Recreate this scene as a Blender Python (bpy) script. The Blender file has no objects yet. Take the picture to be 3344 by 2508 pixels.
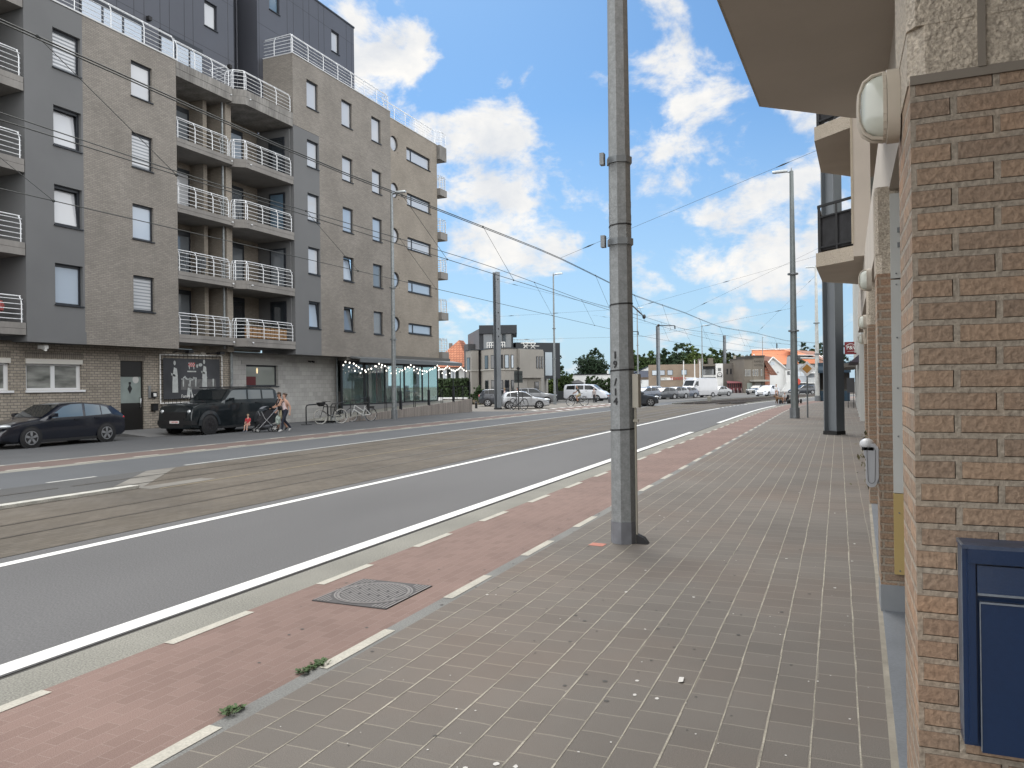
import bpy, math, random
from mathutils import Vector, Matrix
R = math.radians
scene = bpy.context.scene
C = scene.collection

# ------------------------------------------------------------------ mesh builder
class MB:
    def __init__(s):
        s.v = []; s.f = []; s.m = []; s.s = []
    def add(s, pts):
        i = len(s.v); s.v.extend([tuple(p) for p in pts]); return list(range(i, i+len(pts)))
    def poly(s, pts, m=0, sm=False):
        s.f.append(s.add(pts)); s.m.append(m); s.s.append(sm); return s
    def idx(s, ids, m=0, sm=False):
        s.f.append(list(ids)); s.m.append(m); s.s.append(sm)
    def box(s, x0, y0, z0, x1, y1, z1, m=0):
        if x0 > x1: x0, x1 = x1, x0
        if y0 > y1: y0, y1 = y1, y0
        if z0 > z1: z0, z1 = z1, z0
        i = s.add([(x0,y0,z0),(x1,y0,z0),(x1,y1,z0),(x0,y1,z0),(x0,y0,z1),(x1,y0,z1),(x1,y1,z1),(x0,y1,z1)])
        for q in ((0,3,2,1),(4,5,6,7),(0,1,5,4),(1,2,6,5),(2,3,7,6),(3,0,4,7)):
            s.idx([i[k] for k in q], m)
        return s
    def prism(s, base, vec, m=0, ms=None):
        n = len(base); vec = Vector(vec)
        a = s.add(base); b = s.add([Vector(p)+vec for p in base])
        s.idx(a[::-1], m); s.idx(b, m)
        for k in range(n):
            s.idx([a[k], a[(k+1) % n], b[(k+1) % n], b[k]], m if ms is None else ms)
        return s
    def tube(s, pts, r, n=6, m=0, cap=True, sm=True, rot=0.0):
        pts = [Vector(p) for p in pts]
        rs = r if isinstance(r, (list, tuple)) else [r]*len(pts)
        rings = []; up = None
        for i, p in enumerate(pts):
            a = pts[max(i-1, 0)]; b = pts[min(i+1, len(pts)-1)]
            t = (b-a)
            if t.length < 1e-9: t = Vector((0,0,1))
            t.normalize()
            if up is None:
                up = Vector((1,0,0)) if abs(t.x) < .8 else Vector((0,1,0))
            u = (up - t*up.dot(t)); u.normalize(); w = t.cross(u); up = u
            rings.append(s.add([p + (u*math.cos(2*math.pi*k/n+rot) + w*math.sin(2*math.pi*k/n+rot))*rs[i] for k in range(n)]))
        for i in range(len(rings)-1):
            for k in range(n):
                s.idx([rings[i][k], rings[i][(k+1) % n], rings[i+1][(k+1) % n], rings[i+1][k]], m, sm)
        if cap:
            s.idx(rings[0][::-1], m); s.idx(rings[-1], m)
        return s
    def bar(s, a, b, w, m=0):
        return s.tube([a, b], w*.7071, 4, m, True, False, math.pi/4)
    def loft(s, rings, m=0, sm=True, cap=True, closed=True, fm=None):
        ids = [s.add(r) for r in rings]; n = len(rings[0])
        for i in range(len(ids)-1):
            for k in range(n if closed else n-1):
                s.idx([ids[i][k], ids[i][(k+1) % n], ids[i+1][(k+1) % n], ids[i+1][k]], m if fm is None else fm(i, k), sm)
        if cap:
            s.idx(ids[0][::-1], m); s.idx(ids[-1], m)
        return s
    def ell(s, c, r, n=10, k=6, m=0):
        c = Vector(c); r = (r, r, r) if not hasattr(r, '__len__') else r
        rings = []
        for i in range(k+1):
            a = -math.pi/2 + math.pi*i/k
            rr = max(math.cos(a), .02)
            rings.append([(c.x+r[0]*rr*math.cos(2*math.pi*j/n), c.y+r[1]*rr*math.sin(2*math.pi*j/n), c.z+r[2]*math.sin(a)) for j in range(n)])
        return s.loft(rings, m)
    def disc(s, c, axis, r0, r1, n=20, m=0):           # flat ring (r0 may be 0)
        c = Vector(c); t = Vector(axis).normalized()
        u = Vector((0,0,1)) if abs(t.z) < .8 else Vector((1,0,0)); u = (u - t*u.dot(t)).normalized(); w = t.cross(u)
        P = lambda r, k: c + (u*math.cos(2*math.pi*k/n)+w*math.sin(2*math.pi*k/n))*r
        if r0 <= 0:
            s.poly([P(r1, k) for k in range(n)], m)
        else:
            for k in range(n): s.poly([P(r0,k), P(r1,k), P(r1,k+1), P(r0,k+1)], m)
        return s
    def wall(s, org, u, v, nrm, U, V, holes, depth=.16, m=0, mr=None):
        """rectangular wall with real openings; org corner, u/v axes, nrm outward"""
        org, u, v, nrm = Vector(org), Vector(u), Vector(v), Vector(nrm)
        us = sorted({0.0, U, *[h[0] for h in holes], *[h[1] for h in holes]})
        vs = sorted({0.0, V, *[h[2] for h in holes], *[h[3] for h in holes]})
        us = [a for a in us if -1e-6 <= a <= U+1e-6]; vs = [a for a in vs if -1e-6 <= a <= V+1e-6]
        P = lambda a, b, d=0: org + u*a + v*b - nrm*d
        for a0, a1 in zip(us, us[1:]):
            for b0, b1 in zip(vs, vs[1:]):
                ca, cb = (a0+a1)/2, (b0+b1)/2
                if any(h[0] < ca < h[1] and h[2] < cb < h[3] for h in holes): continue
                s.poly([P(a0,b0), P(a1,b0), P(a1,b1), P(a0,b1)], m)
        mr = m if mr is None else mr
        for h in holes:
            a0, a1, b0, b1 = h[:4]
            for q in (((a0,b0),(a0,b1)), ((a1,b1),(a1,b0)), ((a0,b1),(a1,b1)), ((a1,b0),(a0,b0))):
                s.poly([P(*q[0]), P(*q[1]), P(*q[1], depth), P(*q[0], depth)], mr)
        return s
    def mesh(s, name, mats, sharp=None):
        me = bpy.data.meshes.new(name)
        me.from_pydata(s.v, [], s.f); 
        mats = mats if isinstance(mats, (list, tuple)) else [mats]
        for x in mats: me.materials.append(x)
        me.polygons.foreach_set('material_index', s.m)
        me.polygons.foreach_set('use_smooth', s.s)
        me.update()
        if sharp is not None: me.set_sharp_from_angle(angle=R(sharp))
        return me

def link(name, me, parent=None):
    o = bpy.data.objects.new(name, me); C.objects.link(o)
    if parent is not None:
        o.parent = parent
        top = parent
        while top.parent is not None: top = top.parent
        if parent is top and not top.get('_local'):
            o.matrix_parent_inverse = Matrix.Translation(-Vector(top.location))
    return o
def part(name, mb, mats, parent, label=None, sharp=35):
    o = link(name, mb.mesh(name, mats, sharp), parent)
    if label: o['label'] = label
    return o
def tag(o, label, cat, group=None):
    o['label'] = label; o['category'] = cat
    if group: o['group'] = group
    return o
def thing(name, label, cat, loc=(0,0,0), rz=None, group=None):
    """Empty at the base; rz given -> parts are built in local coordinates, else in world coordinates"""
    o = bpy.data.objects.new(name, None); C.objects.link(o); o.location = loc; o.empty_display_size = .1
    if rz is not None: o.rotation_euler = (0, 0, rz); o['_local'] = 1
    return tag(o, label, cat, group)
def solo(name, mb, mats, label, cat, group=None, sharp=35):
    return tag(link(name, mb.mesh(name, mats, sharp)), label, cat, group)
def struct(name, mb, mats, sharp=35):
    o = link(name, mb.mesh(name, mats, sharp)); o['kind'] = 'structure'; return o
def dup(root, loc, rz=None, label=None, group=None, sc=None):
    r = root.copy(); C.objects.link(r); r.location = loc
    if rz is not None: r.rotation_euler = (0, 0, rz)
    if sc is not None: r.scale = sc if hasattr(sc, '__len__') else (sc, sc, sc)
    if label: r['label'] = label
    if group: r['group'] = group
    for ch in list(root.children):
        c = ch.copy(); C.objects.link(c); c.parent = r
        for g in list(ch.children):
            d = g.copy(); C.objects.link(d); d.parent = c
    return r
def text(s, size, loc, right, up, mat, parent=None, name='lettering', align='CENTER', ext=.003, bold=0.0, sx=1.0):
    cu = bpy.data.curves.new('t', 'FONT'); cu.body = s; cu.size = size; cu.align_x = align; cu.align_y = 'CENTER'; cu.extrude = ext; cu.offset = bold; cu.resolution_u = 3
    o = bpy.data.objects.new('t', cu); C.objects.link(o)
    dg = bpy.context.evaluated_depsgraph_get(); me = bpy.data.meshes.new_from_object(o.evaluated_get(dg))
    bpy.data.objects.remove(o); bpy.data.curves.remove(cu)
    r = Vector(right).normalized(); u = Vector(up).normalized(); n = r.cross(u)
    M = Matrix((( r.x*sx, u.x, n.x, loc[0]), (r.y*sx, u.y, n.y, loc[1]), (r.z*sx, u.z, n.z, loc[2]), (0,0,0,1)))
    me.transform(M); me.materials.clear(); me.materials.append(mat)
    return link(name, me, parent)

# ------------------------------------------------------------------ materials
def srgb(r, g, b):
    f = lambda c: (c/12.92 if c <= .04045 else ((c+.055)/1.055)**2.4)
    return (f(r/255), f(g/255), f(b/255))
def mat(name, col, rough=.7, metal=0.0, var=0.0, vs=3.0, bump=0.0, bs=40.0, coat=0.0, spec=.5, emit=None, fine=0.0, fs=90.0, stretch=None):
    m = bpy.data.materials.new(name); m.use_nodes = True
    nt = m.node_tree; N = nt.nodes; L = nt.links; b = N['Principled BSDF']
    b.inputs['Base Color'].default_value = (*col, 1); b.inputs['Roughness'].default_value = rough; b.inputs['Metallic'].default_value = metal
    b.inputs['Coat Weight'].default_value = coat; b.inputs['Coat Roughness'].default_value = .06; b.inputs['Specular IOR Level'].default_value = spec
    if emit: b.inputs['Emission Color'].default_value = (*emit[0], 1); b.inputs['Emission Strength'].default_value = emit[1]
    geo = None
    def pos():
        nonlocal geo
        if geo is None:
            geo = N.new('ShaderNodeNewGeometry')
            if stretch:
                mp = N.new('ShaderNodeMapping'); mp.inputs['Scale'].default_value = stretch
                L.new(geo.outputs['Position'], mp.inputs['Vector']); geo = mp
                return mp.outputs['Vector']
        return geo.outputs[0]
    cur = None
    def noise(sc, det=4):
        n = N.new('ShaderNodeTexNoise'); n.inputs['Scale'].default_value = sc; n.inputs['Detail'].default_value = det
        L.new(pos(), n.inputs['Vector']); return n
    if var or fine:
        fac = None
        for sc, am in ((vs, var), (fs, fine)):
            if not am: continue
            n = noise(sc); mr = N.new('ShaderNodeMapRange'); mr.inputs['From Min'].default_value = .3; mr.inputs['From Max'].default_value = .7
            mr.inputs['To Min'].default_value = 1-am; mr.inputs['To Max'].default_value = 1+am; L.new(n.outputs['Fac'], mr.inputs['Value'])
            if fac is None: fac = mr.outputs[0]
            else:
                mu = N.new('ShaderNodeMath'); mu.operation = 'MULTIPLY'; L.new(fac, mu.inputs[0]); L.new(mr.outputs[0], mu.inputs[1]); fac = mu.outputs[0]
        mx = N.new('ShaderNodeVectorMath'); mx.operation = 'SCALE'; mx.inputs[0].default_value = col; L.new(fac, mx.inputs['Scale'])
        L.new(mx.outputs[0], b.inputs['Base Color'])
    if bump:
        n = noise(bs, 3); bp = N.new('ShaderNodeBump'); bp.inputs['Strength'].default_value = bump; bp.inputs['Distance'].default_value = .01
        L.new(n.outputs['Fac'], bp.inputs['Height']); L.new(bp.outputs[0], b.inputs['Normal'])
    return m
def brick(name, c1, c2, mortar, bw, bh, ms, rough=.85, flat=False, rot=0.0, off=.5, var=.18, bump=.5, tint=None, grain=0.0, gs=120., freq=2, org=(0,0)):
    """brick courses from world position: walls use (along the face, z), flat uses (x, y)"""
    m = bpy.data.materials.new(name); m.use_nodes = True
    nt = m.node_tree; N = nt.nodes; L = nt.links; b = N['Principled BSDF']; b.inputs['Roughness'].default_value = rough; b.inputs['Specular IOR Level'].default_value = .3
    g = N.new('ShaderNodeNewGeometry'); sp = N.new('ShaderNodeSeparateXYZ'); L.new(g.outputs['Position'], sp.inputs[0])
    cb = N.new('ShaderNodeCombineXYZ')
    if flat:
        L.new(sp.outputs[0], cb.inputs[0]); L.new(sp.outputs[1], cb.inputs[1])
    else:
        sn = N.new('ShaderNodeSeparateXYZ'); L.new(g.outputs['True Normal'], sn.inputs[0])
        ab = N.new('ShaderNodeMath'); ab.operation = 'ABSOLUTE'; L.new(sn.outputs[0], ab.inputs[0])
        gt = N.new('ShaderNodeMath'); gt.operation = 'GREATER_THAN'; gt.inputs[1].default_value = .7; L.new(ab.outputs[0], gt.inputs[0])
        mx = N.new('ShaderNodeMix'); L.new(gt.outputs[0], mx.inputs[0]); L.new(sp.outputs[0], mx.inputs[2]); L.new(sp.outputs[1], mx.inputs[3])
        L.new(mx.outputs[0], cb.inputs[0]); L.new(sp.outputs[2], cb.inputs[1])
    mp = N.new('ShaderNodeMapping'); mp.inputs['Rotation'].default_value = (0, 0, rot); mp.inputs['Location'].default_value = (org[0], org[1], 0); L.new(cb.outputs[0], mp.inputs['Vector'])
    # wobble so the joints are not ruler straight
    nz = N.new('ShaderNodeTexNoise'); nz.inputs['Scale'].default_value = 3.0; nz.inputs['Detail'].default_value = 2; L.new(mp.outputs[0], nz.inputs['Vector'])
    sb = N.new('ShaderNodeVectorMath'); sb.operation = 'SUBTRACT'; sb.inputs[1].default_value = (.5,.5,.5); L.new(nz.outputs['Color'], sb.inputs[0])
    sc = N.new('ShaderNodeVectorMath'); sc.operation = 'SCALE'; sc.inputs['Scale'].default_value = bh*.12; L.new(sb.outputs[0], sc.inputs[0])
    ad = N.new('ShaderNodeVectorMath'); ad.operation = 'ADD'; L.new(mp.outputs[0], ad.inputs[0]); L.new(sc.outputs[0], ad.inputs[1])
    t = N.new('ShaderNodeTexBrick'); t.offset = off; t.offset_frequency = freq; t.squash = 1.0
    for k, c in (('Color1', c1), ('Color2', c2), ('Mortar', mortar)): t.inputs[k].default_value = (*c, 1)
    t.inputs['Scale'].default_value = 1; t.inputs['Mortar Size'].default_value = ms; t.inputs['Mortar Smooth'].default_value = .3
    t.inputs['Brick Width'].default_value = bw; t.inputs['Row Height'].default_value = bh; t.inputs['Bias'].default_value = 0
    L.new(ad.outputs[0], t.inputs['Vector'])
    col = t.outputs['Color']
    def modul(scale, am, det=4):
        nonlocal col
        n = N.new('ShaderNodeTexNoise'); n.inputs['Scale'].default_value = scale; n.inputs['Detail'].default_value = det; L.new(g.outputs['Position'], n.inputs['Vector'])
        mr = N.new('ShaderNodeMapRange'); mr.inputs['From Min'].default_value = .3; mr.inputs['From Max'].default_value = .7; mr.inputs['To Min'].default_value = 1-am; mr.inputs['To Max'].default_value = 1+am
        L.new(n.outputs['Fac'], mr.inputs['Value'])
        v = N.new('ShaderNodeVectorMath'); v.operation = 'SCALE'; L.new(col, v.inputs[0]); L.new(mr.outputs[0], v.inputs['Scale']); col = v.outputs[0]
    if var: modul(.55, var)
    if grain: modul(gs, grain, 2)
    if tint:                                  # second hue in big soft patches
        n = N.new('ShaderNodeTexNoise'); n.inputs['Scale'].default_value = tint[1]; n.inputs['Detail'].default_value = 3; L.new(g.outputs['Position'], n.inputs['Vector'])
        mr = N.new('ShaderNodeMapRange'); mr.inputs['From Min'].default_value = .45; mr.inputs['From Max'].default_value = .7; L.new(n.outputs['Fac'], mr.inputs['Value'])
        mt = N.new('ShaderNodeMix'); mt.data_type = 'RGBA'; mt.blend_type = 'MULTIPLY'; L.new(mr.outputs[0], mt.inputs[0]); L.new(col, mt.inputs[6]); mt.inputs[7].default_value = (*tint[0], 1); col = mt.outputs[2]
    L.new(col, b.inputs['Base Color'])
    if bump:
        mixh = N.new('ShaderNodeMath'); mixh.operation = 'MULTIPLY_ADD'; mixh.inputs[1].default_value = -1.0; L.new(t.outputs['Fac'], mixh.inputs[0])
        n = N.new('ShaderNodeTexNoise'); n.inputs['Scale'].default_value = gs; n.inputs['Detail'].default_value = 4; L.new(g.outputs['Position'], n.inputs['Vector']); 
        h2 = N.new('ShaderNodeMath'); h2.operation = 'MULTIPLY'; h2.inputs[1].default_value = .9; L.new(n.outputs['Fac'], h2.inputs[0]); L.new(h2.outputs[0], mixh.inputs[2])
        bp = N.new('ShaderNodeBump'); bp.inputs['Strength'].default_value = bump; bp.inputs['Distance'].default_value = .008; L.new(mixh.outputs[0], bp.inputs['Height']); L.new(bp.outputs[0], b.inputs['Normal'])
    return m
def glass(name, col, rough=.04, spec=.8):
    return mat(name, col, rough, 0, 0, coat=.6, spec=spec)

MT = {}
MT['steel'] = mat('galvanised steel', (.25,.27,.275), .45, .55, .22, 9, .15, 30, fine=.12, fs=60)
MT['steel_dark'] = mat('dull zinc', (.20,.215,.225), .5, .5, .15, 6)
MT['white_metal'] = mat('white painted rail', (.72,.74,.76), .4, .1)
MT['black_metal'] = mat('black powder coat', (.018,.019,.021), .45, .2)
MT['anthracite'] = mat('anthracite frame', (.022,.026,.033), .4, .1, .1, 2)
MT['white_pvc'] = mat('white plastic frame', (.72,.73,.74), .35)
MT['black'] = mat('matt black', (.012,.012,.013), .6)
MT['rubber'] = mat('tyre rubber', (.015,.015,.016), .8, fine=.1)
MT['alloy'] = mat('alloy rim', (.5,.51,.53), .3, .8)
MT['chrome'] = mat('bright metal', (.6,.61,.62), .2, .9)
MT['lens'] = mat('clear lens', (.55,.58,.6), .1, .3, coat=1)
MT['red_lens'] = mat('red lens', (.55,.02,.02), .15, coat=1)
MT['carglass'] = mat('tinted car glass', (.012,.015,.017), .05, coat=.0, spec=.45)
MT['plate'] = mat('number plate', (.7,.68,.66), .4)
MT['concrete'] = mat('cast concrete', srgb(120,118,112), .85, 0, .12, 1.2, .2, 30, fine=.06)
MT['skin'] = mat('skin', (.42,.24,.17), .55)
MT['white'] = mat('white paint', (.75,.75,.73), .6, 0, .05, 2)
# ------------------------------------------------------------------ ground, road, tracks
rnd = random.Random(3)
def bend(y): return max(0.0, y-50)**2/466
YS = [-14 + 2*i for i in range(32)] + [50 + 3*i for i in range(1, 50)]
def strip(x0, x1, y0, y1, z, mb=None, m=0, thick=0):
    mb = mb or MB()
    ys = [y0] + [y for y in YS if y0 < y < y1] + [y1]
    for a, b in zip(ys, ys[1:]):
        P = [(x0+bend(a), a, z), (x1+bend(a), a, z), (x1+bend(b), b, z), (x0+bend(b), b, z)]
        if thick: mb.prism([(p[0], p[1], z-thick) for p in P], (0,0,thick), m)
        else: mb.poly(P, m)
    return mb
asph = mat('asphalt', (0.109,0.108,0.109), .9, 0, .12, .35, .35, 160, fine=.35, fs=140, stretch=(1,.3,1))
asph_old = mat('older asphalt', (0.073,0.073,0.072), .9, 0, .16, .5, .3, 120, fine=.3, fs=110)
pav = brick('sidewalk tiles', (.138,.124,.110), (.156,.140,.124), (.225,.204,.172), .245, .2355, .0065, rot=R(90), org=(0,-.08), flat=True, var=.12, bump=.35, tint=((1.06,.97,.92),.5), grain=.25, gs=170)
pav_light = brick('pale driveway tiles', (0.149,0.133,0.115), (0.161,0.146,0.130), (0.205,0.192,0.167), .3, .3, .008, flat=True, var=.1, bump=.3, grain=.2)
red = brick('red cycle path bricks', (.185,.125,.106), (.212,.145,.124), (.235,.175,.15), .21, .105, .0035, rot=R(90), flat=True, var=.13, bump=.3, grain=.3, gs=190)
bed = brick('tram bed pavers', (.094,.080,.062), (.118,.102,.082), (.078,.068,.056), .22, .11, .007, rot=R(90), flat=True, var=.2, bump=.4, grain=.25, gs=110, tint=((1.025,1.050,1.100),.35))
conc = mat('concrete gutter', (0.212,0.207,0.180), .9, 0, .14, .8, .35, 90, fine=.4, fs=75)
conc2 = mat('concrete kerb strip', (0.172,0.172,0.163), .9, 0, .15, 1.2, .3, 80, fine=.3, fs=90)
line = mat('white road paint', (0.704,0.704,0.678), .7, 0, .07, 2, .3, 60, fine=.07, fs=60)
line_old = mat('worn white paint', (0.440,0.432,0.392), .8, 0, .2, 5, .3, 60, fine=.25, fs=50)
railm = mat('tram rail', (.07,.06,.05), .45, .5, .2, 4)
joint = mat('dark joint', (.045,.042,.038), .9)
ballast = mat('track ballast', (0.044,0.036,0.030), .95, 0, .35, 2, 1.0, 9, fine=.5, fs=12)
leftpav = mat('far pavement', (.078,.080,.083), .9, 0, .12, .4, .25, 60, fine=.22, fs=60)  # apartment block's shade is put into this darker base colour
verge = mat('open ground', (.09,.09,.075), .95, 0, .2, .08, .2, 3)

g = MB(); g.poly([(-1500,-300,-.05),(1500,-300,-.05),(1500,2500,-.05),(-1500,2500,-.05)]); struct('ground', g, verge)
# right hand side
s = strip(-3.17, 4, -14, 30.4, 0); strip(-3.17, 4, 36.6, 150, 0, s); struct('sidewalk', s, pav)
s = MB(); r_j = random.Random(12)
for k in range(-2, 14):
    x = .08-.2355*k; y = -2.0
    if x > .1: continue
    while y < 30.3:
        l = r_j.uniform(.25, .9); wd = r_j.uniform(.0028, .0062) if y < 12 else .005; dx = r_j.uniform(-.003,.003)
        s.poly([(x-wd+dx,y,.0022),(x+wd+dx,y,.0022),(x+wd+dx,min(y+l,30.4),.0022),(x-wd+dx,min(y+l,30.4),.0022)]); y += l
struct('sand_joints', s, mat('sand filled joint', (.31,.285,.235), .95, 0, .3, 5, fine=.25, fs=60))
s = strip(-3.17, 4, 30.4, 36.6, 0); struct('driveway', s, pav_light)
s = strip(-3.30, -3.17, -14, 150, 0); struct('kerb_strip', s, conc2)
s = strip(-4.69, -3.30, -14, 150, 0); struct('cycle_path', s, red)
s = strip(-5.12, -4.69, -14, 150, 0); struct('gutter', s, conc)
s = strip(-5.17, -5.12, -14, 150, -.006); struct('gutter_joint', s, joint)
s = strip(-8.83, -5.17, -14, 180, 0); struct('road', s, asph)
s = strip(-8.87, -8.83, -14, 71, -.004); struct('track_joint', s, joint)
s = MB(); ys = [y for y in YS if 14.2 < y < 71]
strip(-15.03, -8.87, 14.2, 71, 0, s)
s.poly([(-8.87,-14,0),(-8.87,14.2,0),(-15.03,14.2,0),(-12.63,11.1,0),(-12.63,-14,0)]); struct('tram_bed', s, bed)
s = MB(); s.poly([(-12.63,11.1,.004),(-15.03,14.2,.004),(-15.03,13.3,.004),(-12.63,10.15,.004)]); s.poly([(-12.63,10.9,.004),(-12.2,10.9,.004),(-12.2,12.6,.004),(-12.63,12.6,.004)]); struct('paver_edge', s, mat('pale paver edge', (.17,.16,.142), .9, 0, .25, 1.5, .3, 30))
s = MB(); s.poly([(-12.63,-14,0),(-12.63,10.15,0),(-15.03,13.3,0),(-15.03,14.2,0),(-15.1,14.2,0),(-15.1,-14,0)]); struct('turning_lane', s, asph_old)
s = strip(-18.05, -15.1, -14, 180, 0); strip(-15.1, -15.03, 14.2, 180, 0, s); struct('road_far_lane', s, mat('far lane asphalt', (.085,.09,.096), .9, 0, .08, .4, .2, 120, fine=.2, fs=100))
s = strip(-18.5, -18.05, -14, 56, 0); struct('gutter_far', s, conc)
s = strip(-19.85, -18.5, -14, 56, 0); struct('cycle_path_far', s, mat('far red bricks', (.13,.092,.08), .9, 0, .12, .8, .2, 40, fine=.15, fs=40))
s = strip(-20.15, -19.85, -14, 56, 0); struct('kerb_strip_far', s, conc2)
s = MB(); s.poly([(-60,-14,0),(-20.15,-14,0),(-20.15,52,0),(-60,52,0)]); struct('sidewalk_far', s, leftpav)
s = MB(); s.poly([(-60,52,0),(-20.15,52,0),(-20.15,56,0),(-18.05,56,0),(-18.05+bend(76),76,0),(-60,76,0)]); struct('side_street', s, mat('side street paving', (.165,.15,.13), .9, 0, .12, .3, .2, 20, fine=.15, fs=25))
s = MB(); s.poly([(-80,76,0),(-18.05+bend(76),76,0),(-18.05+bend(110),110,0),(-18.05+bend(180),180,0),(-80,180,0)]); struct('parking_ground', s, mat('parking asphalt', (.10,.098,.094), .9, 0, .1, .2, .2, 20, fine=.15, fs=25))
# red cycle crossing of the side street with white blocks
s = MB()
for k in range(9):
    a = 56.5+k*2.3; b = a+2.31
    s.poly([(-21.3+bend(a),a,.004),(-19.2+bend(a),a,.004),(-19.2+bend(b),b,.004),(-21.3+bend(b),b,.004)])
struct('cycle_crossing', s, mat('red crossing', (.165,.115,.097), .9, 0, .1, .6))
s = MB()
for k in range(12):
    for x in (-21.35, -19.15):
        a = 53.5+k*1.95+(.6 if x < -20 else 0); s.poly([(x-.22+bend(a),a,.009),(x+.22+bend(a),a,.009),(x+.22+bend(a),a+.95,.009),(x-.22+bend(a),a+.95,.009)])
struct('crossing_marking', s, line)
# markings
s = strip(-5.39, -5.19, -14, 30.4, .004); strip(-5.39, -5.19, 37.5, 66, .004, s); struct('edge_line', s, line)
s = strip(-8.56, -8.40, -14, 59.6, .004)
for k in range(6): strip(-8.56, -8.40, 60.5+k*1.6, 61.2+k*1.6, .004, s)
strip(-8.6, -8.42, 70, 150, .004, s); struct('lane_line', s, line)
s = strip(-15.25, -15.12, 14.6, 70, .004)
for k in range(6):
    a = 4.3+k*1.9*1.12-4
    if a < 13: strip(-15.25, -15.12, a, a+1.15, .004, s)
struct('far_lane_line', s, mat('duller white paint', (.40,.40,.38), .8, 0, .15, 3, fine=.1))
s = MB(); strip(-12.72, -12.50, -14, 10.9, .06, s, 0, .055); struct('white_kerb', s, line_old)
s = strip(-12.12, -12.04, 11, 70, .004); struct('track_centre_strip', s, mat('ochre joint', (.19,.155,.10), .9, 0, .2, 2))
s = MB()
for k in range(-6, 34):
    a = 4.29+k*1.83
    for x in (-4.69, -3.30):
        if x > -4 and 30.2 < a < 36: a2 = a
        strip(x, x+.095, a, a+.87, .004, s)
for k in range(-6, 30):
    a = 5.0+k*1.83
    for x in (-19.96, -18.6): strip(x, x+.12, a, a+.87, .004, s)
struct('cycle_path_marking', s, mat('cream marking blocks', (.42,.40,.345), .85, 0, .12, 3, .3, 70, fine=.15, fs=70))
# rails: flush groove and rail head through the pavers, standing rails in the ballast
s = MB()
for x in (-10.02, -10.95, -13.14, -14.12):
    strip(x-.035, x+.035, (-14 if x > -12 else 10.7), 71, .004, s)
for x in (-13.14, -14.12): strip(x-.03, x+.03, -14, 10.4, .004, s)
struct('rail_grooved', s, railm)
s = strip(-15.25, -8.7, 71, 190, -.03); struct('ballast_bed', s, ballast)
s = MB()
for x in (-9.9, -10.95, -13.1, -14.15): strip(x-.04, x+.04, 71, 190, .12, s, 0, .14)
struct('rail', s, mat('rail steel', (.16,.13,.11), .5, .6))
s = MB()
for k in range(150):
    y = 72+k*.75
    for x in (-10.45, -13.6): s.box(x-.95+bend(y), y-.11, -.02, x+.95+bend(y), y+.11, .03)
struct('sleepers', s, mat('sleeper', (.05,.042,.036), .9))
s = strip(-15.4, -15.25, 72, 190, .1, None, 0, .13); strip(-8.75, -8.6, 72, 190, .1, s, 0, .13); struct('track_kerb', s, conc)
# blue stone threshold along the right hand wall
s = MB(); s.prism([(.215,2.6,-.01),(.62,2.6,-.01),(.9,13.0,-.01),(.44,13.0,-.01)], (0,0,.03)); struct('stone_threshold', s, mat('blue stone', (.145,.157,.172), .5, 0, .12, 2, .15, 60, fine=.1, fs=60))
s = MB(); s.prism([(.19,-2,-.01),(.215,2.6,-.01),(.44,13.0,-.01),(.405,13.0,-.01),(.18,2.6,-.01),(.155,-2,-.01)], (0,0,.022)); struct('mortar_edge', s, mat('pale mortar', (.27,.245,.20), .9, 0, .2, 6, .6, 30))

# manhole cover in the red path
t = thing('manhole_cover', 'square cast iron manhole cover with ribbed round lid in the red cycle path', 'manhole', (-3.965, 6.02, .004))
iron = mat('cast iron', (.05,.046,.047), .7, .0, .15, 8); ironw = mat('worn iron rib', (.19,.18,.175), .7, .0, .15, 10)
mb = MB(); mb.box(-4.355,5.62,0.001,-3.58,6.43,.009); part('frame', mb, iron, t)
mb = MB(); mb.disc((-3.965,6.02,.011),(0,0,1),0,.335,36); part('lid', mb, mat('lid iron', (.032,.030,.031), .7, .0, .1, 8), t)
mb = MB(); mb.disc((-3.965,6.02,.013),(0,0,1),.31,.335,36); mb.disc((-3.965,6.02,.013),(0,0,1),.345,.36,36)
for k in range(-8, 9):
    x = k*.034
    L_ = math.sqrt(max(0, .30**2-x*x))
    if k % 3 == 0 and abs(k) < 7:
        segs = [(-L_, -.10), (-.06, .06), (.10, L_)]
    else: segs = [(-L_, L_)]
    for a, b in segs:
        if b-a > .03: mb.poly([(-3.965+x-.009,6.02+a,.013),(-3.965+x+.009,6.02+a,.013),(-3.965+x+.009,6.02+b,.013),(-3.965+x-.009,6.02+b,.013)])
for sx in (-1, 1):
    for sy in (-1, 1):
        for k in range(5):
            d = .30+.02*k; n = .37-.0*k
            x0 = sx*(.375-.035*k)
            ya = math.sqrt(max(.0, .375**2-(abs(x0))**2))
            if .39-ya > .03: mb.poly([(-3.965+x0-.008,6.02+sy*(ya+.02),.012),(-3.965+x0+.008,6.02+sy*(ya+.02),.012),(-3.965+x0+.008,6.02+sy*.39,.012),(-3.965+x0-.008,6.02+sy*.39,.012)])
for k in range(40):
    a = 2*math.pi*k/40; c_, s_ = math.cos(a), math.sin(a)
    mb.poly([(-3.965+c_*.318-s_*.006,6.02+s_*.318+c_*.006,.0145),(-3.965+c_*.318+s_*.006,6.02+s_*.318-c_*.006,.0145),(-3.965+c_*.342+s_*.006,6.02+s_*.342-c_*.006,.0145),(-3.965+c_*.342-s_*.006,6.02+s_*.342+c_*.006,.0145)])
part('rib_pattern', mb, ironw, t)

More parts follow.
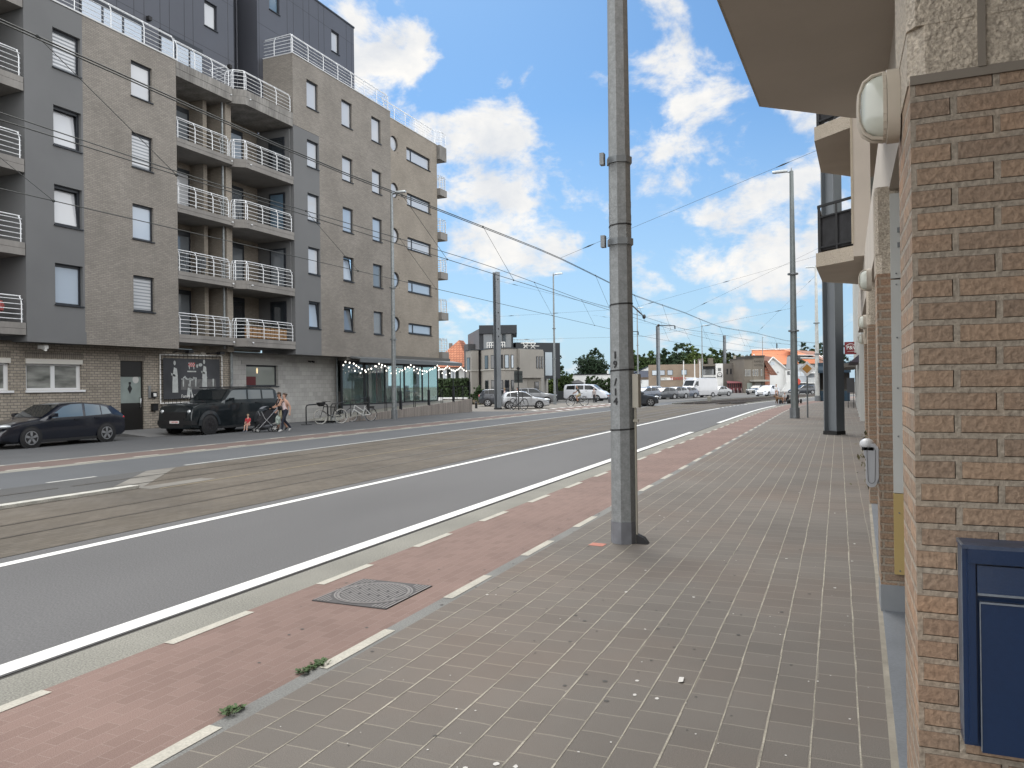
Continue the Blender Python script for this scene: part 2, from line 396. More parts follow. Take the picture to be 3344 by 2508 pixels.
# weeds growing in the joint
leafm = mat('weed leaf', (.055,.10,.03), .7, 0, .25, 30)
def weed(name, x, y, L_, n, label):
    r = random.Random(int(y*100)); mb = MB()
    for k in range(n):
        px = x + r.gauss(0, .025); py = y + r.uniform(-L_, L_); a = r.uniform(0, 6.28); l = r.uniform(.018,.05); h_ = r.uniform(.006,.028)
        d = Vector((math.cos(a), math.sin(a), 0)); w = Vector((-d.y, d.x, 0))*l*.28
        b = Vector((px, py, .004)); t_ = b + d*l + Vector((0,0,h_)); mid = b + d*l*.55 + Vector((0,0,h_*.8))
        mb.poly([b, mid-w, t_, mid+w])
    return solo(name, mb, leafm, label, 'weed', 'weeds in the cycle path joint')
weed('weed_plant', -3.31, 3.52, .07, 60, 'smaller green weed tuft in the kerb joint, lowest in the picture')
weed('weed_plant', -3.31, 4.27, .13, 110, 'larger green weed tuft in the kerb joint nearer the manhole')
# litter: small pale scraps and gum
mb = MB()
for k in range(110):
    x = rnd.uniform(-3, .15); y = 3.4+rnd.random()**1.6*12; r0 = rnd.choice([.004,.004,.006,.008,.016])
    n = rnd.randint(5, 7); ph = rnd.random()*6
    mb.poly([(x+r0*rnd.uniform(.6,1.2)*math.cos(ph+6.283*j/n), y+r0*rnd.uniform(.6,1.5)*math.sin(ph+6.283*j/n), .0035) for j in range(n)])
for (x, y) in ((-.95,4.95),): mb.poly([(x-.012,y-.05,.006),(x+.02,y-.05,.012),(x+.012,y+.03,.012),(x-.02,y+.04,.006)])
o = struct('litter', mb, mat('pale scraps', (.55,.53,.5), .8)); o['kind'] = 'stuff'
mb = MB()
for k in range(110):
    x = rnd.uniform(-4.6, -.2); y = 3.4+rnd.random()**1.3*9; r0 = rnd.uniform(.006,.02); n = 7
    mb.poly([(x+r0*rnd.uniform(.7,1.1)*math.cos(6.283*j/n), y+r0*rnd.uniform(.7,1.1)*math.sin(6.283*j/n), .003) for j in range(n)])
o = struct('dirt_spots', mb, mat('gum spots', (.07,.065,.06), .8)); o['kind'] = 'stuff'
# ------------------------------------------------------------------ apartment block on the far side
XL, XR, XS, XG = -27.3, -26.9, -27.5, -28.1
bA = brick('beige facing brick', (0.228,0.208,0.184), (0.279,0.255,0.225), (0.176,0.166,0.154), .23, .0705, .010, var=.12, bump=.5, grain=.1, gs=25)
bA2 = brick('beige facing brick end', (0.270,0.239,0.200), (0.316,0.281,0.235), (0.218,0.198,0.174), .23, .0705, .010, var=.12, bump=.5, grain=.1, gs=25)
bG = brick('ground floor brick', (0.292,0.258,0.214), (0.375,0.333,0.277), (0.150,0.138,0.123), .25, .108, .013, var=.12, bump=.6, grain=.12, gs=25)
blk = brick('concrete blockwork', (0.323,0.320,0.307), (0.393,0.387,0.372), (0.247,0.243,0.232), .40, .24, .008, var=.1, bump=.35, grain=.12, gs=40)
rend = mat('grey render', (0.145,0.148,0.151), .85, 0, .06, .5, .15, 60)
slabm = mat('grey balcony concrete', (0.216,0.205,0.192), .85, 0, .16, 1.0, .15, 40, fine=.06, fs=12, stretch=(1,1,.35))
slab_dark = mat('weathered parapet concrete', (0.216,0.208,0.195), .9, 0, .3, 1.3, .25, 30, fine=.2, fs=9, stretch=(1,1.5,.3))
coping = mat('pale coping', (.55,.56,.57), .6)
cladm = mat('dark panel cladding', (0.073,0.078,0.095), .45, .1, .06, .4)
seam = mat('cladding seam', (0.024,0.026,0.032), .6)
shiny = mat('pale metal cladding', (.30,.30,.30), .28, .6, .1, .7)
pane_w = glass('curtained pane', (.50,.52,.55)); pane_s = glass('sky reflecting pane', (.36,.43,.52)); pane_d = glass('dark pane', (.03,.036,.042)); pane_b = glass('blue pane', (.10,.16,.22)); pane_g = glass('dim pane', (.16,.18,.20))
blind = mat('striped blind', (.40,.42,.44), .6)
slot = mat('blind shadow band', (.24,.26,.28), .6)
T = thing('apartment_building', 'long beige brick and grey render apartment block with curved rail balconies', 'building', (-28, 35, 0))
def facewall(name, X, y0, y1, z0, z1, holes, m, sides=True, depth=1.0, rev=.16):
    mb = MB(); H = [(a-y0, b-y0, c-z0, d-z0) for a, b, c, d in holes]
    mb.wall((X, y0, z0), (0,1,0), (0,0,1), (1,0,0), y1-y0, z1-z0, H, rev)
    if sides:
        mb.poly([(X-depth,y0,z0),(X,y0,z0),(X,y0,z1),(X-depth,y0,z1)]); mb.poly([(X,y1,z0),(X-depth,y1,z0),(X-depth,y1,z1),(X,y1,z1)])
        mb.poly([(X,y0,z0),(X-depth,y0,z0),(X-depth,y1,z0),(X,y1,z0)]); mb.poly([(X,y0,z1),(X,y1,z1),(X-depth,y1,z1),(X-depth,y0,z1)])
    return part(name, mb, m, T)
def window(X, y0, y1, z0, z1, pane, rev=.16, fr=.07, mull=None, tilt=0, sill=True, fm=None, name='window', blinds=False):
    fm = fm or MT['anthracite']; x = X-rev+.05; mb = MB()
    mb.box(x-.06,y0,z0,x,y1,z0+fr); mb.box(x-.06,y0,z1-fr*1.4,x,y1,z1); mb.box(x-.06,y0,z0+fr,x,y0+fr,z1-fr*1.4); mb.box(x-.06,y1-fr,z0+fr,x,y1,z1-fr*1.4)
    if mull is not None: mb.box(x-.058,mull-.05,z0+fr,x-.002,mull+.05,z1-fr*1.4)
    if sill: mb.box(X-rev+.06,y0-.03,z0-.045,X+.06,y1+.03,z0-.003)
    f_ = part(name, mb, fm, T); f_['_w'] = 1
    pm = MB()
    if tilt:
        a, b = y0+fr, y1-fr; c, d = z0+fr, z1-fr*1.4; tt = tilt
        pm.poly([(x-.03,a,c),(x-.03,b,c),(x-.03-tt,b,d),(x-.03-tt,a,d)])
        sm = MB()
        for q0, q1 in (((x-.01,a,c),(x-.01-tt,a,d)),((x-.01,b,c),(x-.01-tt,b,d)),((x-.01-tt,a,d),(x-.01-tt,b,d)),((x-.01,a,c),(x-.01,b,c))): sm.bar(q0, q1, .05)
        link('sash', sm.mesh('sash', fm), f_)
        dk = MB(); dk.poly([(x-.05-tt,a,c),(x-.05-tt,b,c),(x-.05-tt,b,d),(x-.05-tt,a,d)]); link('room_gap', dk.mesh('room_gap', MT['black']), f_)
    else:
        pm.poly([(x-.035,y0+.01,z0+.01),(x-.035,y1-.01,z0+.01),(x-.035,y1-.01,z1-.01),(x-.035,y0+.01,z1-.01)])
    link('pane', pm.mesh('pane', pane), f_)
    if blinds:
        bm_ = MB(); n = int((z1-z0)/.14)
        for k in range(n):
            z = z0+fr+.02+k*.14
            if z+.055 < z1-.1: bm_.poly([(x-.030,y0+fr,z),(x-.030,y1-fr,z),(x-.030,y1-fr,z+.055),(x-.030,y0+fr,z+.055)])
        link('blind', bm_.mesh('blind', slot), f_)
    return f_
ROWL = [(5.27,6.78),(8.32,9.81),(11.36,12.83),(14.36,15.86)]; ROWG = [(5.22,6.79),(8.25,9.79),(11.28,12.81),(14.24,15.76)]
# far left balcony bay (only its end shows)
mb = MB(); mb.box(-29.0,14,3.75,-28.9,18.97,16.6)
part('recess_wall', mb, bA, T)
for zt, zb in ((4.42,3.98),(7.35,6.88),(10.4,9.92),(13.4,12.9),(16.6,15.95)):
    mb = MB(); mb.box(-29.3,14,zb,-27.28,18.93,zt-.22); mb.box(-29.3,14,zt-.21,-27.28,18.93,zt); part('balcony_slab', mb, slabm, T)
for z in (4.42,7.35,10.4,13.4):
    mb = MB(); mb.box(-28.88,15.5,z+.05,-28.80,18.3,z+2.3,0); part('balcony_door', mb, MT['anthracite'], T)
    mb = MB(); mb.poly([(-28.79,15.6,z+.1),(-28.79,16.9,z+.1),(-28.79,16.9,z+2.2),(-28.79,15.6,z+2.2)]); mb.poly([(-28.79,17.0,z+.1),(-28.79,18.2,z+.1),(-28.79,18.2,z+2.2),(-28.79,17.0,z+2.2)]); part('door_pane', mb, pane_d, T)
    mb = MB(); mb.box(-28.78,17.15,z+.1,-28.76,17.6,z+2.2); part('curtain', mb, mat('net curtain', (.35,.36,.36), .9), T)
facewall('grey_bay', XL, 18.97, 21.35, 3.75, 16.72, [(20.1,21.27,a,b) for a, b in ROWG], rend, depth=1.8, rev=.2)
mb = MB(); mb.box(XL-1,18.95,3.74,XL+.05,21.36,4.22); part('bay_skirt', mb, rend, T)
for (a, b), p, ti in zip(ROWG, (pane_s, pane_w, pane_w, pane_w), (0,.14,.14,0)): window(XL, 20.1, 21.27, a, b, p, .2, .08, tilt=ti, blinds=(a > 14))
facewall('brick_bay', XL, 21.35, 26.02, 3.75, 16.74, [(23.62,24.70,a,b) for a, b in ROWL], bA, depth=1.8)
for (a, b), p, bl in zip(ROWL, (pane_w, pane_s, pane_w, pane_w), (True, False, True, False)): window(XL, 23.62, 24.70, a, b, p, blinds=bl)
mb = MB(); mb.box(XL-1.8,14,16.745,XL+.03,26.04,16.81); part('coping', mb, coping, T)
# ---- railings
def railing(path, z, h_=.98, lean=.12, posts=None, name='balcony_railing', nr=5):
    """path: list of (x,y) along the slab edge; posts curve inwards at the top"""
    mb = MB(); P = [Vector((p[0], p[1], 0)) for p in path]
    seg = []
    for a, b in zip(P, P[1:]): seg.append((a, b, (b-a).length))
    inn = []
    for i, p in enumerate(P):
        d = (P[min(i+1, len(P)-1)]-P[max(i-1, 0)]).normalized(); inn.append(Vector((-d.y, d.x, 0)))
    for k in range(nr):
        zz = z+.13+k*(h_-.26)/(nr-1)*1.0
        mb.tube([(p.x, p.y, zz) for p in P], .016, 4, 0, True, False)
    mb.tube([(p.x+i.x*lean, p.y+i.y*lean, z+h_) for p, i in zip(P, inn)], .024, 6)
    for a, b, l in seg:
        n = max(1, round(l/(posts or 1.15)))
        d = (b-a).normalized(); i = Vector((-d.y, d.x, 0))
        for k in range(n+1):
            q = a+(b-a)*(k/n)
            if k == 0: q = q+d*.05
            if k == n: q = q-d*.05
            mb.tube([(q.x,q.y,z-.1),(q.x,q.y,z+h_*.72),(q.x+i.x*lean*.4,q.y+i.y*lean*.4,z+h_*.88),(q.x+i.x*lean,q.y+i.y*lean,z+h_)], .023, 5)
    return part(name, mb, MT['white_metal'], T)
for z in (4.42,7.35,10.4,13.4): railing([(-27.33,14.2),(-27.33,18.85)], z)
railing([(XL-.05,14.5),(XL-.05,26.0)], 16.85, 1.0, .15, 1.55, 'roof_railing')
# ---- recessed balconies between the two fronts
FL = [4.42,7.28,10.3,13.3]
mb = MB(); mb.box(-29.5,26.02,3.9,-29.3,33.62,16.8); part('recess_wall', mb, bA2, T)
mb = MB(); mb.box(-29.3,28.75,3.75,-28.45,29.0,16.2); part('brick_pier', mb, bA2, T); mb = MB(); mb.box(-29.3,29.52,3.75,-27.75,29.9,16.2); part('brick_pier', mb, bA2, T)
mb = MB(); mb.tube([(-27.85,29.40,3.9),(-27.85,29.40,16.1)], .055, 8); part('downpipe', mb, MT['steel'], T); mb = MB(); mb.tube([(-27.98,29.98,.2),(-27.98,29.98,4.05)], .065, 8); part('downpipe', mb, MT['steel'], T)
for z in FL[0:] + [16.75]:
    th = .36 if z < 16 else .68; mm = slabm if z < 16 else slab_dark
    mb = MB(); mb.box(-29.3,26.03,z-th,XL+.0,29.52,z-th*.5); mb.box(-29.3,26.03,z-th*.49,XL+.012,29.52,z); part('balcony_slab', mb, mm, T)
    mb = MB()
    for zz0, zz1, e in ((z-th-.05, z-th*.5, 0), (z-th*.49, z+.0, .012)):
        mb.prism([(-29.3,29.56,zz0),(-27.4-e,29.56,zz0),(XR+e,30.0,zz0),(XR+e,33.6,zz0),(-29.3,33.6,zz0)], (0,0,zz1-zz0))
    part('balcony_slab', mb, mm, T)
    mb = MB(); mb.ell((-27.25,29.4,z-th*.6), (.06,.05,.04), 8, 4); part('drain_spout', mb, MT['white_metal'], T); mb = MB(); mb.ell((-26.86,30.3,z-th*.6), (.06,.05,.04), 8, 4); part('drain_spout', mb, MT['white_metal'], T)
    if z < 16:
        railing([(XL-.06,26.1),(XL-.06,29.3),(XL-.75,29.45)], z)
        railing([(-27.65,29.62),(-27.38,29.62),(XR-.06,30.06),(XR-.06,33.5)], z)
    else:
        railing([(XL-.06,26.1),(XL-.06,29.4),(XL-1.2,29.42)], z, 1.0, .15, 1.1, 'roof_railing')
        railing([(-27.9,29.62),(-27.4,29.62),(XR-.06,30.06),(XR-.06,33.5)], z, 1.0, .15, 1.1, 'roof_railing')
def slider(y0, y1, z, panes):
    mb = MB(); x = -29.28; h_ = 2.3
    mb.box(x,y0,z,x+.1,y1,z+.08); mb.box(x,y0,z+h_-.22,x+.1,y1,z+h_); 
    n = len(panes); ws = (y1-y0)/n
    for k in range(n+1): mb.box(x,y0+k*ws-(.06 if k else 0),z+.08,x+.1,y0+k*ws+(.06 if k < n else 0),z+h_-.22)
    d = part('balcony_door', mb, MT['anthracite'], T)
    for k, p in enumerate(panes):
        pm = MB(); pm.poly([(x+.05,y0+k*ws+.05,z+.05),(x+.05,y0+(k+1)*ws-.05,z+.05),(x+.05,y0+(k+1)*ws-.05,z+h_-.15),(x+.05,y0+k*ws+.05,z+h_-.15)])
        link('pane', pm.mesh('pane', p), d)
for k, z in enumerate(FL):
    slider(26.05, 28.6, z+.02, [[pane_w, pane_g],[pane_s, pane_g],[pane_s, pane_w],[pane_w, pane_g]][k])
    slider(29.95, 32.3, z+.02, [[pane_g, pane_d],[pane_s, pane_g],[pane_w, pane_g],[pane_w, pane_s]][k])
    # grey side of the bay with its own door, seen end on
    mb = MB(); mb.box(-29.3,33.52,z,-27.1,33.60,z+2.6); part('bay_side', mb, rend, T)
    mb = MB(); mb.box(-28.45,33.45,z+.02,-27.4,33.515,z+2.2); dd = part('balcony_door', mb, MT['anthracite'], T)
    pm = MB(); pm.poly([(-28.35,33.445,z+.12),(-27.5,33.445,z+.12),(-27.5,33.445,z+2.1),(-28.35,33.445,z+2.1)]); link('pane', pm.mesh('pane', [pane_d,pane_g,pane_b,pane_d][k]), dd)
# ---- right hand front
ROWR = [(5.24,6.74),(8.26,9.75),(11.23,12.74),(14.22,15.71)]
facewall('grey_bay', XR, 33.62, 35.86, 3.74, 16.14, [(34.78,35.80,a,b) for a, b in ROWR], rend, depth=2.3)
for (a, b), p, ti in zip(ROWR, (pane_s, pane_w, pane_w, pane_w), (.14,0,0,0)): window(XR, 34.78, 35.80, a, b, p, tilt=ti)
hs = [(34.80,35.82,17.51,19.05)]; 
C2 = [(5.27,6.72),(8.27,9.72),(11.21,12.66),(14.26,15.69),(17.51,19.05)]
low = [(y0,y1,a,b) for a, b in C2[:4] for y0, y1 in ((38.05,39.12),(41.22,42.3))]
facewall('brick_bay', XR, 35.862, 43.45, 3.74, 16.15, low, bA, depth=2.3)
facewall('brick_bay', XR, 33.62, 43.45, 16.155, 20.0, hs+[(38.05,39.12,17.51,19.05),(41.22,42.3,17.51,19.05)], bA, depth=2.6)
for i, (a, b) in enumerate(C2):
    window(XR, 38.05, 39.12, a, b, [pane_g,pane_s,pane_s,pane_w,pane_w][i], tilt=[.17,.2,0,0,0][i])
    window(XR, 41.22, 42.30, a, b, [pane_g,pane_g,pane_s,pane_w,pane_w][i])
window(XR, 34.80, 35.82, 17.51, 19.05, pane_w)
mb = MB(); mb.box(XR-2.6,33.60,20.003,XR+.03,43.47,20.06); part('coping', mb, coping, T)
mb = MB(); mb.box(-30.9,33.66,16.2,-29.5,33.9,19.95); part('parapet_wall', mb, bA, T)
railing([(-29.4,33.72),(XR-.1,33.72),(XR-.1,43.4),(XS-.1,43.7),(XS-.1,50.8),(XS+.25,51.2),(XS+.25,51.9)], 20.12, 1.0, .12, 1.35, 'roof_railing')
# last section, set back, with round and strip windows
BAND = [(5.65,6.37),(8.55,9.36),(11.53,12.37),(14.61,15.46),(17.76,18.66)]; RZ = [6.15,9.17,12.15,15.22,18.39]
RR = .52; RY = 44.86
hol = [(46.5,49.85,a,b) for a, b in BAND] + [(RY-RR-.02,RY+RR+.02,z-RR-.02,z+RR+.02) for z in RZ]
mb = MB(); H = [(a-43.2, b-43.2, c-3.74, d-3.74) for a, b, c, d in hol]
mb.wall((XS,43.2,3.74), (0,1,0), (0,0,1), (1,0,0), 50.9-43.2, 20.0-3.74, H, .16)
for z in RZ:                                             # round openings: fill the corners of the square hole and line the reveal
    n = 28; q = RR+.02
    for k in range(n):
        a0, a1 = 2*math.pi*k/n, 2*math.pi*(k+1)/n
        c0, s0, c1, s1 = math.cos(a0), math.sin(a0), math.cos(a1), math.sin(a1)
        m0 = q/max(abs(c0), abs(s0)); m1 = q/max(abs(c1), abs(s1))
        mb.poly([(XS,RY+RR*c0,z+RR*s0),(XS,RY+m0*c0,z+m0*s0),(XS,RY+m1*c1,z+m1*s1),(XS,RY+RR*c1,z+RR*s1)])
        mb.poly([(XS,RY+RR*c0,z+RR*s0),(XS,RY+RR*c1,z+RR*s1),(XS-.2,RY+RR*c1,z+RR*s1),(XS-.2,RY+RR*c0,z+RR*s0)])
mb.poly([(XS,50.9,3.74),(XS-6,50.9,3.74),(XS-6,50.9,20),(XS,50.9,20)]); mb.poly([(XS,43.2,20),(XS,50.9,20),(XS-6,50.9,20),(XS-6,43.2,20)]); mb.poly([(XS,43.2,3.74),(XS-6,43.2,3.74),(XS-6,50.9,3.74),(XS,50.9,3.74)])
part('brick_bay', mb, bA2, T)
for i, (a, b) in enumerate(BAND): window(XS, 46.5, 49.85, a, b, [pane_s,pane_s,pane_w,pane_w,pane_w][i], fr=.08, mull=47.25)
for i, z in enumerate(RZ):
    mb = MB(); n = 28
    for k in range(n):
        a0, a1 = 2*math.pi*k/n, 2*math.pi*(k+1)/n
        P = lambda r, a, x: (x, RY+r*math.cos(a), z+r*math.sin(a))
        mb.poly([P(.44,a0,XS-.11),P(RR,a0,XS-.11),P(RR,a1,XS-.11),P(.44,a1,XS-.11)])
    f_ = part('round_window', mb, MT['anthracite'], T); pm = MB(); pm.disc((XS-.13,RY,z),(1,0,0),0,.5,28); link('pane', pm.mesh('pane', [pane_s,pane_s,pane_w,pane_w,pane_w][i]), f_)
mb = MB(); mb.box(XS-4,43.47,20.003,XS+.03,50.92,20.06); part('coping', mb, coping, T)
for zt, zb in ((20.0,18.95),(16.75,16.25),(13.5,12.95),(10.5,10.0),(7.47,6.92),(4.5,3.95)):
    mb = MB(); mb.box(XS-3,50.92,zb,XS+.25,52.0,zt); part('balcony_slab', mb, slab_dark if zt > 19 else slabm, T)
    if zt < 19: railing([(XS-.5,51.0),(XS+.18,51.0),(XS+.18,51.92),(XS-2.5,51.92)], zt, 1.0, .08, .5)
# ---- dark penthouses
def penthouse(y0, y1, x, z1, wins):
    mb = MB(); H = [(a-y0,b-y0,c-16.8,d-16.8) for a, b, c, d in wins]
    mb.wall((x,y0,16.8), (0,1,0), (0,0,1), (1,0,0), y1-y0, z1-16.8, H, .15)
    mb.poly([(x-8,y0,16.8),(x,y0,16.8),(x,y0,z1),(x-8,y0,z1)]); mb.poly([(x,y1,16.8),(x-8,y1,16.8),(x-8,y1,z1),(x,y1,z1)]); mb.poly([(x,y0,z1),(x,y1,z1),(x-8,y1,z1),(x-8,y0,z1)])
    part('penthouse', mb, cladm, T)
    mb = MB(); y = y0+.15; k = 0
    while y < y1:
        if not any(a-.05 < y < b+.05 for a, b, c, d in wins): mb.box(x,y-.012,16.85,x+.004,y+.012,z1-.02)
        y += (.9,.55)[k % 2]; k += 1
    for z in (19.0,21.9,24.3):
        mb.box(x,y0,z-.008,x+.003,y1,z+.008)
    part('cladding_seams', mb, seam, T)
    mb = MB(); mb.box(x-8,y0-.02,z1,x+.04,y1+.04,z1+.1); part('roof_edge', mb, MT['anthracite'], T)
    for a, b, c, d in wins: window(x, a, b, c, d, pane_w if a > 38 or a < 31 else pane_b, .15, .07)
penthouse(14, 31.4, -28.9, 25.4, [(29.4,30.25,20.1,21.4)])
penthouse(33.2, 42.35, -28.9, 25.4, [(34.2,35.05,23.05,24.4),(39.9,40.72,23.0,24.35)])
mb = MB(); mb.box(-30.6,31.4,16.8,-30.5,32.6,25.3); part('recess_panel', mb, shiny, T)
mb = MB(); mb.box(-30.6,32.6,16.8,-30.3,33.2,25.3); mb.tube([(-30.2,33.05,17),(-30.2,33.05,25)], .05, 8); part('recess_panel', mb, cladm, T)
for (y0, y1, z0, z1) in ((22.5,25.6,16.85,18.7),(26.6,29.2,16.85,18.75)):
    mb = MB(); mb.box(-28.9,y0,z0,-28.84,y1,z1); f_ = part('terrace_door', mb, MT['anthracite'], T)
    pm = MB(); n = 3; ws = (y1-y0)/n
    for k in range(n): pm.poly([(-28.835,y0+k*ws+.06,z0+.05),(-28.835,y0+(k+1)*ws-.06,z0+.05),(-28.835,y0+(k+1)*ws-.06,z1-.35),(-28.835,y0+k*ws+.06,z1-.35)])
    link('pane', pm.mesh('pane', pane_s), f_)
for (y, z) in ((25.95,18.9),(37.2,21.9-.6),(40.3,20.9),(31.0,18.6)):
    mb = MB(); mb.box(-28.9,y-.09,z-.09,-28.72,y+.09,z+.09); part('wall_spot', mb, MT['black'], T)
# ---- ground floor
gh = [(19.47,21.78,1.96,3.16),(16.4,18.85,1.96,3.16),(23.6,24.8,.16,3.18)]
mb = MB(); mb.wall((XG,14,0), (0,1,0), (0,0,1), (1,0,0), 30.1-14, 3.8, [(a-14,b-14,c,d) for a, b, c, d in gh], .14)
mb.poly([(XG,14,3.74),(XG,30.1,3.74),(XL-.6,30.1,3.74),(XL-.6,14,3.74)]); part('ground_floor_wall', mb, bG, T)
sold = brick('soldier course', (.21,.185,.155), (.26,.232,.195), (.10,.092,.082), .085, .24, .011, off=0.0, var=.1, bump=.5)
for (a, b) in ((19.42,21.85),(16.4,18.9),(23.55,24.86)):
    mb = MB(); mb.box(XG,a,3.19,XG+.006,b,3.42); part('lintel_course', mb, sold, T)
for (a, b) in ((19.47,21.78),(16.4,18.85)):
    x = XG-.1; fm = MT['white_pvc']; mb = MB()
    mb.box(x-.06,a,1.96,x,b,2.04); mb.box(x-.06,a,2.9,x,b,2.97); mb.box(x-.06,a,2.04,x,a+.09,2.9); mb.box(x-.06,b-.15,2.04,x,b,2.9); mb.box(x-.055,(a+b)/2-.1,2.04,x+.01,(a+b)/2+.06,2.9)
    f_ = part('window', mb, fm, T)
    pm = MB(); pm.poly([(x-.03,a,1.97),(x-.03,b,1.97),(x-.03,b,2.95),(x-.03,a,2.95)]); link('pane', pm.mesh('pane', mat('reflecting pane', (.21,.215,.20), .08, 0, .5, 1.1, coat=.8, spec=.8, stretch=(1,1,4))), f_)
    sm = MB(); sm.box(x-.04,a-.02,2.972,XG+.05,b+.02,3.155); link('shutter_box', sm.mesh('shutter_box', mat('cream shutter box', (.62,.60,.55), .5)), f_)
    sm = MB(); sm.box(x-.05,a-.04,1.87,XG+.07,b+.12,1.955); link('sill', sm.mesh('sill', fm), f_)
mb = MB(); x = XG-.08
mb.box(x-.05,23.6,.16,x,23.66,3.18); mb.box(x-.05,24.72,.16,x,24.8,3.18); mb.box(x-.05,23.66,2.5,x,24.72,3.18); mb.box(x-.05,23.66,.16,x,24.72,1.36)
d_ = part('entrance_door', mb, mat('black door', (.018,.017,.016), .35), T)
pm = MB(); pm.poly([(x-.02,23.66,1.36),(x-.02,24.72,1.36),(x-.02,24.72,2.5),(x-.02,23.66,2.5)]); link('pane', pm.mesh('pane', mat('frosted pane', (.24,.28,.265), .35, 0, .12, 2)), d_)
pm = MB(); pm.poly([(x-.015,24.03,1.98),(x-.015,24.15,1.75),(x-.015,24.27,1.98),(x-.015,24.15,2.2)]); pm.box(x-.016,24.09,2.16,x-.012,24.21,2.27); link('emblem', pm.mesh('emblem', MT['black']), d_)
pm = MB(); pm.disc((x-.014,24.45,2.37),(1,0,0),0,.16,20); e_ = link('round_sticker', pm.mesh('round_sticker', mat('white sticker', (.5,.5,.48), .5)), d_)
pm = MB(); pm.tube([(x+.0,24.62,1.15),(x+.09,24.62,1.18),(x+.09,24.62,1.55),(x,24.62,1.58)], .018, 6); link('handle', pm.mesh('handle', MT['chrome']), d_)
mb = MB(); mb.prism([(XG,23.0,0),(XG+2.3,23.0,0),(XG,23.0,.2)], (0,2.2,0)); mb.prism([(XG,25.2,0),(XG+2.3,25.2,0),(XG,25.2,.2)], (0,.9,0)); part('door_ramp', mb, mat('ramp concrete', (.15,.15,.15), .9, 0, .1, 1), T)
mb = MB(); mb.box(XG,17,0,XG+.25,23.0,.16); part('plinth', mb, mat('dark plinth', (.05,.05,.052), .9), T)
# blockwork part
mb = MB(); mb.wall((XG,30.1,0), (0,1,0), (0,0,1), (1,0,0), 8.9, 3.8, [(31.15-30.1,33.6-30.1,2.05,3.16)], .2)
mb.poly([(XG,39.0,0),(XG-1,39,0),(XG-1,39,3.8),(XG,39,3.8)]); part('blockwork_wall', mb, blk, T)
mb = MB(); mb.poly([(XG,30.1,3.735),(XG,39.0,3.735),(XR-.6,39.0,3.735),(XR-.6,30.1,3.735)]); part('soffit', mb, slabm, T)
mb = MB(); mb.box(XG-.02,30.8,3.2,XG+.02,33.95,3.40); part('lintel', mb, mat('pale lintel', (.29,.285,.27), .85, fine=.08), T)
f_ = window(XG, 31.15, 33.6, 2.05, 3.16, mat('cafe pane', (.25,.27,.25), .06, coat=.8), .2, .06)
mb = MB(); mb.box(XG-.185,31.2,2.1,XG-.17,32.05,2.55); link('red_notice', mb.mesh('red_notice', mat('dark red notice', (.10,.012,.014), .5)), f_)
mb = MB(); mb.ell((XG-.17,32.15,2.86), (.02,.05,.16), 8, 6); link('pendant_lamp', mb.mesh('pendant_lamp', mat('pendant glow', (.7,.6,.4), .5, emit=((1,.75,.4), 1.2))), f_)
mb = MB(); mb.tube([(XG+.07,38.85,0),(XG+.07,38.85,3.7)], .06, 8); part('downpipe', mb, MT['steel_dark'], T)
# small wall items
mb = MB(); mb.box(XG,25.17,1.58,XG+.1,25.43,1.82); l_ = part('key_box', mb, MT['black'], T)
mb = MB(); mb.box(XG+.1,25.22,1.63,XG+.105,25.38,1.77); link('label_plate', mb.mesh('label_plate', MT['white']), l_)
mb = MB(); mb.box(XG,25.01,1.55,XG+.04,25.14,2.1); part('intercom', mb, mat('brushed intercom', (.33,.33,.33), .35, .6), T)
mb = MB(); mb.box(XG,25.16,1.0,XG+.16,25.42,1.27); mb.box(XG,25.15,1.27,XG+.19,25.43,1.31); part('letter_box', mb, MT['black'], T)
mb = MB(); mb.box(XG,28.05,3.45,XG+.05,28.4,3.68); part('vent_cover', mb, mat('cream vent', (.34,.32,.28), .7), T)
# ---- cafe glazing under the overhang
GX = -27.6; cols = [38.72,41.12,41.27,43.58,46.05,48.54,50.88]
mb = MB()
for i, y in enumerate(cols): mb.box(GX-.09,y-(.05 if i else 0),.82,GX,y+(.05 if i < 6 else 0),3.45)
mb.box(GX-.09,38.72,3.36,GX,50.88,3.5); mb.box(GX-.09,38.72,.82,GX,50.88,.9); mb.box(GX-.02,38.60,.1,GX+.06,38.75,3.7)
for y in (50.88,): mb.box(GX-4,y-.08,3.36,GX,y,3.5); mb.box(GX-4,y-.08,.82,GX,y,.9)
gl = part('glazing_frame', mb, MT['black_metal'], T)
mb = MB(); mb.poly([(GX-.05,38.74,.85),(GX-.05,50.86,.85),(GX-.05,50.86,3.45),(GX-.05,38.74,3.45)]); mb.poly([(GX-.05,50.84,.85),(GX-4,50.84,.85),(GX-4,50.84,3.45),(GX-.05,50.84,3.45)])
cg = bpy.data.materials.new('cafe glass'); cg.use_nodes = True; b_ = cg.node_tree.nodes['Principled BSDF']
b_.inputs['Base Color'].default_value = (.55,.75,.68,1); b_.inputs['Roughness'].default_value = .02; b_.inputs['Transmission Weight'].default_value = .88; b_.inputs['IOR'].default_value = 1.02; b_.inputs['Coat Weight'].default_value = .9; b_.inputs['Coat IOR'].default_value = 1.9; b_.inputs['Coat Roughness'].default_value = .02
part('glazing', mb, cg, T)
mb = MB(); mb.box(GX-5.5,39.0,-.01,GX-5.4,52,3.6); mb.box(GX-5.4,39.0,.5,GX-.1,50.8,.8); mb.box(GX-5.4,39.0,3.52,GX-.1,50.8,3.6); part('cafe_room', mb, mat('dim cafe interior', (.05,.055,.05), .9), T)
mb = MB(); mb.box(GX-.02,38.7,.0,GX+.02,50.9,.815); part('cafe_plinth', mb, mat('pale plinth', (.20,.20,.20), .85, fine=.1), T)
